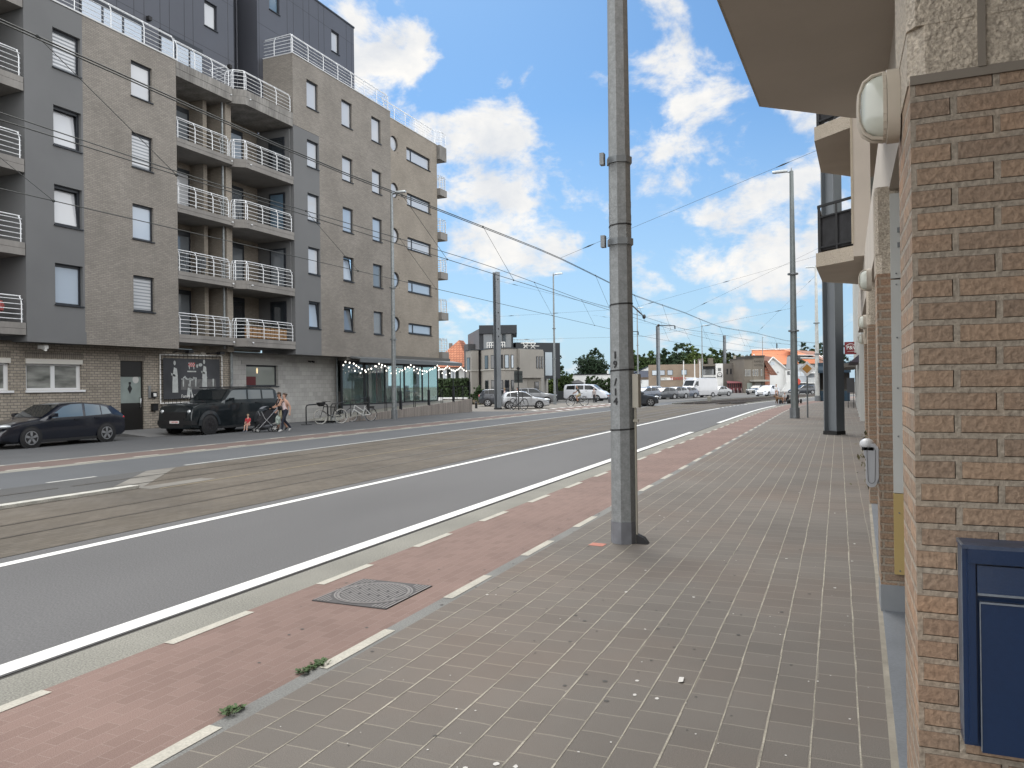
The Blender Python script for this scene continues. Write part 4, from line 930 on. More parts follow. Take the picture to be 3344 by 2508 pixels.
mb = MB(); mb.box(.42,59.97,3.83,1.24,60.07,4.72); part('panel', mb, mat('dark red panel', (.20,.014,.022), .45), sg)
text('P&V', .36, (.86,59.96,4.30), (1,0,0), (0,0,1), MT['white'], sg, 'lettering', bold=.008)
mb = MB(); mb.tube([(.83+.34*math.cos(a),59.955,4.28+.30*math.sin(a)) for a in [R(25+k*13) for k in range(11)]], .02, 5); mb.box(.6,59.95,4.03,1.1,59.965,4.05); part('arc', mb, MT['white'], sg)
# ---- glazed terrace box of the restaurant
K = thing('terrace_kiosk', 'dark blue glazed restaurant terrace box with curtain standing on the pavement', 'kiosk', (-.4, 81.5, 0))
nb = mat('petrol blue paint', (.016,.045,.075), .5, 0, .1, .8); 
mb = MB(); mb.box(-1.74,81.1,0,1.0,84.5,1.0); part('base', mb, nb, K)
mb = MB()
for k in range(7): mb.box(-1.74,81.07,.12+k*.13,1.0,81.1,.20+k*.13)
part('slats', mb, mat('lighter blue slat', (.03,.075,.12), .5), K)
mb = MB(); mb.box(-1.8,80.6,2.95,1.1,84.6,3.74); mb.prism([(-1.8,80.6,2.95),(-1.8,80.3,2.75),(-1.8,80.3,3.0),(-1.8,80.6,3.4)], (2.9,0,0)); part('awning', mb, nb, K)
mb = MB()
for x in (-1.74,-.95,.0,.9): mb.box(x,81.1,1.0,x+.1,81.2,2.95)
mb.box(-1.74,81.2,1.0,-1.64,84.4,2.95); part('frame', mb, MT['anthracite'], K)
mb = MB(); mb.poly([(-1.7,81.6,1.0),(.98,81.6,1.0),(.98,81.6,2.95),(-1.7,81.6,2.95)]); part('back', mb, mat('dim interior', (.05,.045,.04), .8), K)
mb = MB()
for (a, b, c) in ((-1.38,-.85,.3),(-.8,-.55,.0)):
    n = 10
    for k in range(n):
        f0_ = k/n; f1_ = (k+1)/n
        mb.poly([(a+(b-a)*f0_*.35+.05,81.3+.05*math.sin(k*2),1.02),(a+(b-a)*f1_*.35+.05,81.3+.05*math.sin(k*2+2),1.02),(a+(b-a)*f1_,81.3+.05*math.sin(k*2+2),2.9),(a+(b-a)*f0_,81.3+.05*math.sin(k*2),2.9)])
part('curtain', mb, mat('rose brown curtain', (.26,.17,.15), .9, 0, .25, 4, stretch=(3,1,.1)), K)
text('JULIA', .42, (-.42,80.28,3.24), (1,0,0), (0,0,1), MT['white'], K, 'lettering')
mb = MB(); mb.box(-1.72,81.12,1.0,.98,81.35,1.12); part('planting', mb, mat('ledge plants', (.13,.125,.10), .9, 0, .5, 6), K)
# ------------------------------------------------------------------ masts, lamps, signs, wires
# foreground octagonal mast
P_ = thing('catenary_mast', 'large octagonal galvanised mast with black number standing on the near pavement', 'mast', (-2.40, 9.05, 0))
zincm = mat('spangled zinc coat', (0.224,0.235,0.238), .55, .2, .14, 14, .12, 50, fine=.14, fs=45)
def octo(z): 
    r = .153 - z*.0046
    return [(-2.40+r*math.cos(R(22.5-20+45*k)), 9.05+r*math.sin(R(22.5-20+45*k)), z) for k in range(8)]
mb = MB(); mb.loft([octo(z) for z in (0,.35,2,4,6,8,10.5)], 0, False, True); part('shaft', mb, zincm, P_)
mb = MB(); mb.loft([[(-2.40+(p[0]+2.40)*1.05, 9.05+(p[1]-9.05)*1.05, p[2]) for p in octo(z)] for z in (0,.26)], 0, False, True); part('base_collar', mb, mat('grey bitumen collar', (.15,.155,.17), .7, 0, .2, 8), P_)
def band(z, k, hgt, m, nm, tilt=0):
    mb = MB()
    def rg(zz, kk): return [(-2.40+(p[0]+2.40)*kk, 9.05+(p[1]-9.05)*kk, zz+tilt*(p[0]+2.4)) for p in octo(z)]
    mb.loft([rg(z, k), rg(z+hgt, k)], 0, False, True); return part(nm, mb, m, P_)
for z in (1.35,2.06,2.85,3.8): band(z, 1.035, .018, MT['black'], 'cable_tie', .06)
for z in (2.1,3.86,4.02): band(z, 1.015, .07, zincm, 'strap')
for z in (3.57,4.55):
    band(z, 1.16, .075, MT['steel_dark'], 'clamp')
    mb = MB(); mb.box(-2.58,8.82,z-.04,-2.53,8.9,z+.1); part('clamp_bolt', mb, MT['steel_dark'], P_)
mb = MB(); mb.box(-2.262,8.99,1.62,-2.19,9.13,2.02); part('junction_box', mb, mat('cream junction box', (.33,.31,.26), .5, 0, .06, 5), P_)
mb = MB(); mb.tube([(-2.235,9.02,1.62),(-2.235,9.02,0)], .014, 6); mb.box(-2.26,9.0,1.45,-2.2,9.04,1.48); part('conduit', mb, mat('cream conduit', (.30,.28,.23), .6), P_)
mb = MB(); mb.prism([(-2.24,9.0,0),(-2.10,9.0,0),(-2.15,9.0,.07),(-2.24,9.0,.11)], (0,.1,0)); part('cable_stub', mb, MT['black'], P_)
o8 = [octo(1.75)[k] for k in range(8)]
# the narrow facet facing the road carries the number, one sign above the other
fa = min(range(8), key=lambda k: abs(math.degrees(math.atan2((o8[k][1]+o8[(k+1)%8][1])/2-9.05, (o8[k][0]+o8[(k+1)%8][0])/2+2.40))+128))
c_ = ((o8[fa][0]+o8[(fa+1)%8][0])/2, (o8[fa][1]+o8[(fa+1)%8][1])/2); n_ = Vector((c_[0]+2.4, c_[1]-9.05, 0)).normalized(); rt = Vector((-n_.y, n_.x, 0))
for ch, z in (('1',2.245),('9',2.135),('/',1.925),('1',1.805),('4',1.695)):
    text(ch, .115, (c_[0]+n_.x*.006, c_[1]+n_.y*.006, z), rt, (0,0,1), MT['black'], P_, 'mast_number', bold=.003)
mb = MB(); mb.poly([(-2.75,8.72,.004),(-2.57,8.70,.004),(-2.56,8.86,.004),(-2.74,8.88,.004)]); solo('loose_tile', mb, mat('salmon tile', (.42,.17,.125), .85, fine=.15), 'small salmon pink tile set in the paving at the mast foot', 'tile')

# H section masts
hm = mat('blue grey painted steel', (.19,.208,.225), .45, .15, .06, 1); hml = mat('light flange', (.34,.37,.39), .4, .2)
def hmast(x, y, h_, rz, label, w_=.42):
    t = thing('steel_mast', label, 'mast', (x, y, 0), R(rz), 'H section catenary masts')
    mb = MB(); a = w_/2; tk = .03
    mb.box(-a,-a,0,a,-a+tk,h_); mb.box(-a,a-tk,0,a,a,h_); mb.box(-.012,-a+tk+.001,0,.012,a-tk-.001,h_-.003); part('beam', mb, hm, t)
    mb = MB(); mb.box(-a-.02,-a-.02,0,a+.02,a+.02,.13); part('foot', mb, MT['black'], t)
    mb = MB()
    for z in (h_-.6, h_-3.3, h_-4.6, h_-5.2): mb.ell((0,-a-.01,z), (.06,.03,.06), 8, 4)
    part('bolts', mb, MT['black'], t)
    return t
# the near one has a pale rounded web face turned to the road
H1 = hmast(-.16, 30.0, 11.1, 57, 'tall blue grey H section mast on the near pavement beside the brown building', .50)
for (x, y, l) in ((-25.37,56.8,'blue grey H section mast beside the end of the wooden cafe ramp'),(-26.2,121,'blue grey H section mast standing among the row of parked cars'),(-20.2,153,'farthest blue grey H section mast before the white sign pylon')):
    hmast(x, y, 11.1, 60, l)
# lamp posts
def lamp_post(x, y, h_, side, label, m, r0=.10):
    t = thing('street_lamp', label, 'street lamp', (x, y, 0), 0, 'tall street lamps along the road')
    mb = MB(); mb.tube([(0,0,0),(0,0,h_*.33),(0,0,h_*.66),(0,0,h_)], [r0,r0*.85,r0*.68,r0*.5], 10); part('pole', mb, m, t)
    mb = MB(); mb.tube([(0,0,0),(0,0,.55)], r0*1.25, 10); part('base', mb, MT['steel_dark'], t)
    for z in (h_*.35, h_*.58):
        mb = MB(); mb.tube([(0,0,z),(0,0,z+.08)], r0*1.35, 10); part('collar', mb, MT['steel_dark'], t)
    mb = MB(); mb.tube([(0,0,h_-.08),(side*.25,0,h_-.02),(side*.3,0,h_)], .035, 6); mb.tube([(0,0,h_-.1),(0,0,h_+.16)], .03, 6); part('arm', mb, MT['steel'], t)
    mb = MB(); mb.loft([[(side*x_,y_*w_,h_+z_) for y_, z_ in ((-.16,-.02),(.16,-.02),(.15,.05),(.06,.10),(-.06,.10),(-.15,.05))] for x_, w_ in ((.2,.6),(.35,1),(.8,.95),(.95,.6))], 0, False, True); part('head', mb, mat('lamp head', (.42,.45,.46), .4, .2), t)
    return t
lamp_post(-24.3, 39.3, 13.4, 1, 'street lamp in front of the wooden cafe ramp', MT['steel'], .15)
lamp_post(-25.7, 71.3, 12.8, 1, 'street lamp between the dark fronted grey house and the white passenger van', MT['steel'], .13)
lamp_post(-26.7, 109.6, 12.9, 1, 'street lamp just right of the numbered foreground mast', MT['steel'], .13)
lamp_post(-23.2, 145, 12.6, 1, 'street lamp behind the tall white van', MT['steel'], .13)
lamp_post(-16.9, 196, 12.9, 1, 'street lamp in front of the hotel and brick house', MT['steel'], .14)
lamp_post(-9.6, 203, 12.9, 1, 'street lamp in front of the orange roofed apartments', MT['steel'], .14)
lamp_post(-2.14, 43.0, 13.0, -1, 'thick grey street lamp on the near pavement left of the priority sign', mat('green grey pole', (.17,.19,.19), .5, .3, .12, 3), .20)
lamp_post(-1.9, 80.8, 13.1, -1, 'pale white street lamp at the corner of the blue terrace', mat('pale wrapped pole', (.55,.56,.54), .6, 0, .15, 3), .22)
# signs
t = thing('priority_sign', 'yellow and white diamond priority road sign on a thin grey post', 'road sign', (-1.53, 43.75, 0), 0)
mb = MB(); mb.tube([(0,0,0),(0,0,2.9)], .04, 8); part('post', mb, MT['steel_dark'], t)
def diamond(mb, r, y): mb.poly([(0,y,2.60-r),(r,y,2.60),(0,y,2.60+r),(-r,y,2.60)])
mb = MB(); mb.prism([(0,-.06,2.60-.41),(.41,-.06,2.60),(0,-.06,2.60+.41),(-.41,-.06,2.60)], (0,.02,0)); part('plate', mb, mat('white sign face', (.72,.70,.68), .4), t)
mb = MB(); diamond(mb, .25, -.065); part('yellow_field', mb, mat('amber field', (.44,.21,.03), .45), t)
t = thing('round_sign', 'small round red bordered traffic sign in the distance behind the grey lamp', 'road sign', (-4.4, 95, 0), 0)
mb = MB(); mb.tube([(0,0,0),(0,0,2.2)], .04, 6); part('post', mb, MT['steel'], t)
mb = MB(); mb.tube([(0,-.06,1.95),(0,-.03,1.95)], .38, 20, sm=False); part('plate', mb, mat('red sign face', (.6,.09,.06), .4), t)
mb = MB(); mb.box(-.05,-.07,1.7,.05,-.065,2.2); mb.box(-.2,-.07,1.72,-.1,-.065,2.15); part('symbol', mb, MT['white'], t)
t = thing('road_sign', 'back of a dark square road sign with a small diamond plate above', 'road sign', (-22.95, 55.35, 0), R(24))
mb = MB(); mb.tube([(0,0,0),(0,0,3.35)], .04, 8); part('post', mb, MT['black_metal'], t)
mb = MB(); mb.box(-.33,.05,2.12,.33,.07,3.03); part('plate', mb, mat('dark sign back', (.035,.045,.045), .6), t)
mb = MB(); mb.box(-.3,.03,2.3,.3,.05,2.34); mb.box(-.3,.03,2.78,.3,.05,2.82); part('brace', mb, MT['black'], t)
mb = MB(); mb.prism([(0,.05,3.08),(.17,.05,3.23),(0,.05,3.38),(-.17,.05,3.23)], (0,.02,0)); mb.ell((0,.04,3.23), (.12,.05,.1), 8, 4); part('diamond_plate', mb, MT['black'], t)
t = thing('bollard', 'slim dark wooden bollard on the near pavement before the blue terrace', 'bollard', (-.46, 47.6, 0), 0)
mb = MB(); mb.tube([(0,0,0),(0,0,.86)], .11, 8, sm=False); part('post', mb, mat('weathered dark post', (.075,.068,.055), .9, 0, .25, 6), t); mb = MB(); mb.tube([(0,0,.86),(0,0,.93)], [.12,.05], 8); part('cap', mb, MT['black'], t)
t = thing('bollard', 'short black bollard beside the planter of the grey corner house', 'bollard', (-28.57, 59.4, 0), 0)
mb = MB(); mb.tube([(0,0,0),(0,0,.5),(0,0,.62)], [.12,.10,.085], 8); part('post', mb, MT['black'], t); mb = MB(); mb.tube([(0,0,.5),(0,0,.54)], .125, 8); part('band', mb, MT['steel_dark'], t)
t = thing('track_post', 'short pale concrete post at the start of the open tram track', 'post', (-11.9, 78.5, 0), 0)
mb = MB(); mb.box(-.18,-.15,0,.18,.15,.5); part('post', mb, conc, t); mb = MB(); mb.box(-.2,-.17,.5,.2,.17,.58); part('cap', mb, mat('pale cap', (.45,.43,.38), .8), t)
# ---- overhead line
wirem = mat('bronze wire', (.045,.05,.05), .6, .3)
def cat(x, z, sag, y0, y1, sup): 
    pts = []
    y = y0
    while y <= y1:
        # messenger hangs lower between supports
        d = min(abs(y-s_) for s_ in sup)/14.0
        pts.append((x+bend(y)*.98, y, z-sag*min(1, d)**1.2)); y += 2.5
    return pts
sup = [-2, 29, 56.8, 84, 112, 140]
MA = cat(-10.5, 7.15, .25, -5, 150, sup); CA = cat(-10.5, 5.62, 0, -5, 150, sup); MBt = cat(-13.6, 7.0, .2, -5, 150, sup); CB = cat(-13.6, 5.5, 0, -5, 150, sup)
for pts, r_w, l in ((MA,.013,'upper double messenger wire over the nearer tram track'),(CA,.010,'contact wire over the nearer tram track'),(MBt,.012,'messenger wire over the farther tram track'),(CB,.010,'contact wire over the farther tram track, lowest line')):
    mb = MB(); mb.tube(pts, r_w, 5)
    if pts is MA: mb.tube([(p[0]+.06, p[1], p[2]-.07) for p in pts], .012, 5)
    solo('overhead_wire', mb, wirem, l, 'wire', 'tram overhead wires')
def near(pts, y): return min(pts, key=lambda p: abs(p[1]-y))
dn = 0
for y in (8.0, 16.5, 22.0, 36.0, 43.5, 51.0, 63.5, 71.0, 78.5, 93.5, 103.5):
    for a, b, w_ in ((MA, CA, 'nearer'), (MBt, CB, 'farther')):
        p, q = near(a, y), near(b, y+2.5); mb = MB(); mb.tube([p, q], .007, 4); mb.ell(p, .03, 6, 4); mb.ell(q, .03, 6, 4); dn += 1
        o = solo('dropper_wire', mb, wirem, 'thin dropper wire hanging from a messenger to its contact wire over the tram tracks', 'wire', 'dropper wires')
ins = mat('insulator', (.03,.032,.034), .5)
def span(pts, label, cl=(.12,.5,.88)):
    mb = MB(); mb.tube(pts, .006, 4, sm=False)
    for a, b in zip(pts, pts[1:]):
        a, b = Vector(a), Vector(b)
        for t_ in cl:
            if (b-a).length > 4: mb.tube([a+(b-a)*(t_-.25/(b-a).length), a+(b-a)*t_, a+(b-a)*(t_+.25/(b-a).length)], [.010,.03,.010], 6)
    return solo('span_wire', mb, wirem, label, 'wire', 'cross span wires')
pA = near(MA, 56.8); pB = near(MBt, 56.8); pC = near(CA, 56.8); pD = near(CB, 56.8)
span([(-25.2,56.8,10.4), pB, pA, (1.2,57.5,12.2)], 'cross span wire from the mast by the ramp top to the white building', (.12,.9))
span([(-25.2,56.8,7.5), (-14.4,57,7.6), (1.2,57.5,11.2)], 'second cross span below it from the mast by the ramp', (.1,.45,.9))
span([(-25.2,56.8,5.6), pD, (pC[0],pC[1],pC[2]+.25), (-2.2,57.2,7.2)], 'lowest steady span wire holding both contact wires at the ramp mast', (.2,.8))
pE = near(MA, 29); span([pE, (-.25,30,10.4)], 'steep span wire rising to the near H section mast', (.12,.85))
pF = near(MA, 84); pG = near(MBt, 84)
span([(-26.3,86,10), pG, pF, (-1.9,80.8,12.3)], 'cross span wire reaching the pale lamp at the blue terrace', (.1,.9))
pH = near(MA, 112); span([(-26.2,121,10.6), near(MBt,112), pH, (-9.6,203,9)], 'distant cross span wire above the car dealership', (.1,.9))
pI = near(MA, 140); span([(-16.9,196,7.0), pI, (-9.6,203,7.0), (4,120,12)], 'distant span wire in front of the orange roof', (.1,.9))
for (p, l) in ((near(CB,52.0), 'lower section insulator rod on the farther contact wire'), (near(CA,51.0), 'upper section insulator rod on the nearer contact wire')):
    mb = MB(); p = Vector(p); mb.tube([p+Vector((0,-1.3,.0)), p+Vector((.55,1.2,.12))], .03, 6); mb.ell(p+Vector((0,-1.3,0)), (.09,.14,.09), 8, 5); mb.tube([p+Vector((.55,1.2,.12)), p+Vector((.55,1.25,-.1))], .04, 6)
    solo('section_insulator', mb, ins, l, 'insulator')
p = Vector(pB); mb = MB(); mb.tube([p+Vector((-1.0,0,1.0)), p+Vector((-.35,0,.35)), p], [.04,.06,.03], 6); mb.ell(p, (.14,.14,.18), 8, 6); solo('hanger_insulator', mb, ins, 'dark hanger with insulator where the messenger wire is suspended', 'insulator')
# ------------------------------------------------------------------ vehicles
TOPS = {
 'hatch': [(0,.50),(.004,.64),(.025,.70),(.115,.905),(.18,.955),(.36,1.0),(.47,.99),(.545,.945),(.70,.665),(.73,.64),(.86,.585),(.95,.51),(.985,.42),(1,.34)],
 'suv': [(0,.48),(.004,.62),(.02,.70),(.085,.93),(.14,.985),(.36,1.0),(.48,.985),(.56,.94),(.70,.70),(.73,.675),(.88,.63),(.96,.56),(.99,.44),(1,.34)],
 'boxy': [(0,.5),(.003,.78),(.012,.94),(.04,.985),(.3,1.0),(.52,.99),(.575,.965),(.665,.72),(.69,.695),(.93,.66),(.975,.62),(.992,.5),(1,.36)],
 'sedan': [(0,.45),(.004,.58),(.03,.66),(.13,.69),(.25,.93),(.34,.99),(.44,1.0),(.52,.975),(.66,.70),(.69,.67),(.85,.60),(.95,.52),(.985,.42),(1,.34)],
 'van': [(0,.45),(.004,.80),(.02,.95),(.06,.985),(.4,1.0),(.62,.985),(.69,.95),(.835,.66),(.855,.635),(.94,.55),(.985,.44),(1,.32)],
 'tallvan': [(0,.45),(.003,.88),(.012,.97),(.05,.995),(.5,1.0),(.70,.99),(.77,.93),(.86,.585),(.88,.56),(.955,.49),(.985,.42),(1,.28)],
}
WS = {'hatch': ((.545,.925),(.695,.68)), 'suv': ((.565,.92),(.695,.715)), 'boxy': ((.585,.935),(.66,.74)), 'sedan': ((.53,.955),(.655,.715)), 'van': ((.70,.925),(.83,.675)), 'tallvan': ((.785,.87),(.855,.61))}
RW = {'hatch': ((.032,.72),(.108,.888)), 'suv': ((.025,.72),(.08,.92)), 'boxy': ((.005,.72),(.012,.92)), 'sedan': ((.14,.71),(.24,.915)), 'van': ((.008,.66),(.018,.92)), 'tallvan': None}
SIDE = {
 'hatch': [[(.135,.70),(.165,.86),(.215,.905),(.22,.685)],[(.23,.683),(.225,.912),(.35,.962),(.365,.668)],[(.385,.666),(.372,.962),(.46,.955),(.53,.90),(.645,.70),(.64,.655)]],
 'suv': [[(.12,.735),(.15,.90),(.205,.935),(.21,.72)],[(.22,.718),(.215,.94),(.355,.955),(.37,.70)],[(.39,.698),(.377,.955),(.48,.945),(.55,.895),(.655,.72),(.65,.685)]],
 'boxy': [[(.05,.735),(.055,.93),(.20,.94),(.20,.735)],[(.22,.735),(.22,.94),(.375,.945),(.38,.735)],[(.40,.735),(.395,.945),(.545,.94),(.57,.92),(.645,.735)]],
 'sedan': [[(.235,.70),(.285,.90),(.36,.945),(.375,.69)],[(.395,.688),(.38,.948),(.46,.945),(.52,.905),(.625,.70),(.62,.675)]],
 'van': [[(.065,.69),(.08,.90),(.27,.92),(.27,.685)],[(.285,.685),(.285,.92),(.47,.925),(.475,.68)],[(.50,.678),(.495,.925),(.62,.915),(.66,.895),(.78,.685),(.775,.655)]],
 'tallvan': [[(.68,.60),(.675,.84),(.75,.83),(.825,.62),(.82,.575)]],
}
def interp(tab, x):
    for (a, b), (c, d) in zip(tab, tab[1:]):
        if a <= x <= c: return b+(d-b)*(x-a)/max(c-a, 1e-9)
    return tab[-1][1]
def paint(name, c, metal=.3): return mat(name, c, .28, metal, coat=.9, var=.03, vs=2)
def car(label, kind, loc, rz, L=4.3, W=1.78, H=1.48, col=None, wb=None, wr=.32, group=None, rim=None, spokes=5, cat='car', name='parked_car', plate=True, detail=True, foff=None, gm=None):
    t = thing(name, label, cat, (loc[0], loc[1], 0), R(rz), group)
    top, hw = TOPS[kind], W/2; zb = .17 if kind in ('hatch','sedan') else .24
    belt = lambda x: H*(interp([(0,.70),(.3,.675),(.7,.645),(1,.6)], x) if kind in ('hatch','sedan') else interp([(0,.70),(.5,.70),(.72,.68),(1,.62)], x) if kind in ('suv','boxy') else interp([(0,.66),(.75,.64),(1,.5)], x) if kind == 'van' else interp([(0,.58),(.8,.56),(1,.45)], x))
    sq = {'boxy':.5,'tallvan':.45,'van':.6}.get(kind, 1.0)
    def wpl(x):
        a = .0
        if x > .8: a += ((x-.8)/.2)**2.2*.16*sq
        if x < .14: a += ((.14-x)/.14)**2*.09*sq
        return hw*(1-a)
    tum = {'hatch':.36,'sedan':.38,'suv':.30,'boxy':.14,'van':.20,'tallvan':.07}[kind]
    X = lambda f_: (f_-.5)*L
    def sec(f_):
        zt = interp(top, f_)*H; w = wpl(f_); bl = belt(f_); zb2 = zb
        if f_ > .93: zb2 = zb+.05
        if f_ < .04: zb2 = zb+.12*(1-f_/.04)
        zt = max(zt, zb2+.12)
        if zt > bl+.10:
            s3 = (w*.985, bl); y4 = w*.985-tum*(zt-.05-bl); s4 = (y4, zt-.05); s5 = (y4*.86, zt-.012); s6 = (y4*.4, zt)
        else:
            s3 = (w*.985, min(bl, zt-.06)); s4 = (w*.93, zt-.025); s5 = (w*.8, zt-.004); s6 = (w*.4, zt+.008)
        zm = zb2+(s3[1]-zb2)*.5
        half = [(w*.80, zb2), (w*.955, zb2+.06), (w*1.0, zb2+(zm-zb2)*.65), (w*1.005, zm+.02), (w*.998, zm+(s3[1]-zm)*.75), s3, s4, s5, s6]
        return half
    fr = sorted(set([a for a, b in top]+[.3,.4,.6,.65,.78,.82,.9,.92]))
    rings = []
    for f_ in fr:
        h_ = sec(f_); rings.append([(X(f_), y, z) for y, z in h_]+[(X(f_), -y, z) for y, z in reversed(h_)])
    col = col or paint('car paint', (.3,.3,.3))
    mb = MB(); mb.loft(rings, 0, True, True); part('body', mb, col, t, sharp=32)
    def sy(f_, z): return wpl(f_)*.985-tum*max(z-belt(f_), -.02)+.006
    for sgn in (1, -1):
        for pl in SIDE[kind]:
            mb = MB(); P = [(X(a), sgn*sy(a, b*H), b*H) for a, b in pl]
            mb.poly(P if sgn > 0 else P[::-1]); part('side_window', mb, gm or MT['carglass'], t)
    def slope(pr, nm):
        (a0, z0), (a1, z1) = pr
        q = []
        for a, z in ((a0, z0), (a1, z1)):
            zt = interp(top, a)*H; w = wpl(a)*.985-tum*(zt-.05-belt(a)); q.append((X(a), w*.84, zt))
        d = Vector((q[1][0]-q[0][0], 0, q[1][2]-q[0][2])); n = Vector((-d.z, 0, d.x)).normalized()
        if n.z < 0: n = -n
        if abs(n.z) < .08: n = Vector((-1,0,0)) if a0 < .3 else Vector((1,0,0))
        o = n*.014
        mb = MB(); mb.poly([(q[0][0]+o.x, q[0][1], q[0][2]+o.z), (q[0][0]+o.x, -q[0][1], q[0][2]+o.z), (q[1][0]+o.x, -q[1][1], q[1][2]+o.z), (q[1][0]+o.x, q[1][1], q[1][2]+o.z)])
        part(nm, mb, MT['carglass'], t)
    slope(WS[kind], 'windscreen')
    if RW[kind]: slope(RW[kind], 'rear_window')
    wb = wb or L*.61; fo = foff or (L-wb)*.52; xf = L/2-fo; xr = xf-wb
    for xw in (xf, xr):
        for sgn in (1, -1):
            yw = hw*1.0
            mb = MB(); n = 22
            mb.disc((xw, sgn*(wpl(xw/L+.5)*1.005+.006), wr), (0,sgn,0), 0, wr+.055, n); part('wheel_arch', mb, MT['black'], t)
            mb = MB()
            def ring(y, r): return [(xw+r*math.cos(6.283*k/n), sgn*y, wr+r*math.sin(6.283*k/n)) for k in range(n)]
            mb.loft([ring(yw-.2, wr*.9), ring(yw-.19, wr), ring(yw+.005, wr), ring(yw+.022, wr*.94), ring(yw+.024, wr*.68)], 0, True, True); w_ = part('wheel', mb, MT['rubber'], t, sharp=50)
            mb = MB(); y = sgn*(yw+.027)
            mb.disc((xw,y,wr),(0,sgn,0), wr*.60, wr*.68, n); mb.disc((xw,y,wr),(0,sgn,0), 0, wr*.17, 10)
            for k in range(spokes):
                a = 6.283*k/spokes+.3; c_, s_ = math.cos(a), math.sin(a); wd = wr*.085*5/spokes+.008
                mb.poly([(xw+c_*wr*.1-s_*wd*.8, y, wr+s_*wr*.1+c_*wd*.8), (xw+c_*wr*.1+s_*wd*.8, y, wr+s_*wr*.1-c_*wd*.8), (xw+c_*wr*.63+s_*wd*1.3, y, wr+s_*wr*.63-c_*wd*1.3), (xw+c_*wr*.63-s_*wd*1.3, y, wr+s_*wr*.63+c_*wd*1.3)])
            link('rim', mb.mesh('rim', rim or MT['alloy']), w_)
    zl = H*(.50 if kind in ('hatch','sedan') else .52 if kind in ('suv',) else .50 if kind == 'boxy' else .40 if kind == 'van' else .33)
    for sgn in (1, -1):
        mb = MB(); mb.ell((L/2*.925 if kind != 'boxy' else L/2-.09, sgn*hw*(.76 if kind != 'boxy' else .74), zl), (.24,.16,.075) if kind not in ('boxy',) else (.09,.11,.085), 12, 6); part('headlight', mb, MT['lens'], t)
        mb = MB(); mb.ell((-L/2+.07, sgn*hw*.80, H*.60), (.09,.13,.075 if kind in ('hatch','sedan') else .14), 10, 6); part('tail_light', mb, MT['red_lens'], t)
        fm_ = WS[kind][1][0]-.055
        mb = MB(); y0 = wpl(fm_)+.0; mb.loft([[(X(fm_)+dx*.9, sgn*(y0+yy), belt(fm_)+.10+dz) for dx, dz in ((-.09,-.06),(.06,-.06),(.09,.0),(.05,.06),(-.08,.07))] for yy in (.03,.10,.2,.215)], 0, False, True); mb.box(X(fm_)-.03, sgn*(y0-.05), belt(fm_)+.06, X(fm_)+.03, sgn*(y0+.05), belt(fm_)+.10); part('mirror', mb, MT['black'] if detail == 2 else col, t)
    mb = MB(); mb.box(L/2-.10, -hw*.5, H*.30, L/2+.012, hw*.5, H*.37); mb.box(L/2-.12, -hw*.48, H*.17, L/2+.008, hw*.48, H*.24); part('grille', mb, MT['black'], t)
    if plate:
        mb = MB(); mb.box(L/2+.012,-.26,H*.255,L/2+.02,.26,H*.255+.11); part('number_plate', mb, MT['plate'], t)
    if detail:
        for sgn in (1, -1):
            for fx in {'hatch':(.375,.63),'sedan':(.385,.62),'suv':(.382,.64),'boxy':(.39,.645,.21),'van':(.485,.76,.28),'tallvan':(.66,.83)}[kind]:
                mb = MB(); pts = [(X(fx), sgn*(wpl(fx)*k_+.004), z_) for k_, z_ in ((.955, zb+.1),(1.003, zb+.3),(1.005, H*.45),(.99, belt(fx)-.02))]
                for a, b in zip(pts, pts[1:]): mb.poly([(a[0]-.006,a[1],a[2]),(a[0]+.006,a[1],a[2]),(b[0]+.006,b[1],b[2]),(b[0]-.006,b[1],b[2])])
                part('door_gap', mb, MT['black'], t)
        for sgn in (1, -1):
            for fx in {'hatch':(.25,.42),'sedan':(.26,.42),'suv':(.25,.42),'boxy':(.26,.43),'van':(.52,),'tallvan':(.69,)}[kind]:
                mb = MB(); mb.box(X(fx), sgn*(wpl(fx)-.01), belt(fx)-.12, X(fx)+.2, sgn*(wpl(fx)+.028), belt(fx)-.085); part('door_handle', mb, col if detail != 2 else MT['black'], t)
        for sgn in (1, -1):
            mb = MB(); mb.box(X(.23), sgn*hw*.985, zb-.01, X(.76), sgn*hw*.9, zb+.09); part('side_skirt', mb, MT['black'], t)
    return t, sy, wpl, X, belt
blk1 = paint('deep blue black paint', (.006,.008,.016), .1); blk2 = paint('metallic black green paint', (.012,.018,.022), .4)
silv = paint('silver paint', (.50,.52,.55), .5); whi = paint('white car paint', (.72,.75,.80), .0); gry = paint('grey paint', (.20,.21,.225), .5); dgr = paint('dark grey paint', (.055,.062,.075), .4); blu = paint('blue grey paint', (.10,.12,.16), .5)
clearglass = glass('see through side glass', (.10,.14,.17))
G_, *_ = car('dark blue black hatchback with silver five spoke wheels parked at the left edge', 'hatch', (-25.98, 18.95), -90, 4.72, 1.8, 1.51, blk1, 2.9, .345, rim=MT['alloy'], gm=clearglass)
D_, sy, wpl, X, belt = car('black boxy off roader parked before the butcher banner', 'boxy', (-25.4, 26.55), -90, 5.25, 2.0, 1.98, blk2, 3.25, .41, gm=glass('pale reflecting side glass', (.16,.18,.19)), rim=mat('dark rim', (.05,.05,.055), .35, .6), spokes=7, foff=.92)
text('1-NYY-836', .085, (2.648, 0, 1.98*.255+.055), (0,1,0), (0,0,1), MT['red_lens'], D_, 'plate_number')
arch_p = paint('dark arch paint', (.03,.036,.042), .4)
mb = MB(); mb.box(2.2,-.95,.45,2.64,.95,.62); mb.box(2.45,-.62,.72,2.645,.62,.98); part('front_bumper', mb, MT['black'], D_)
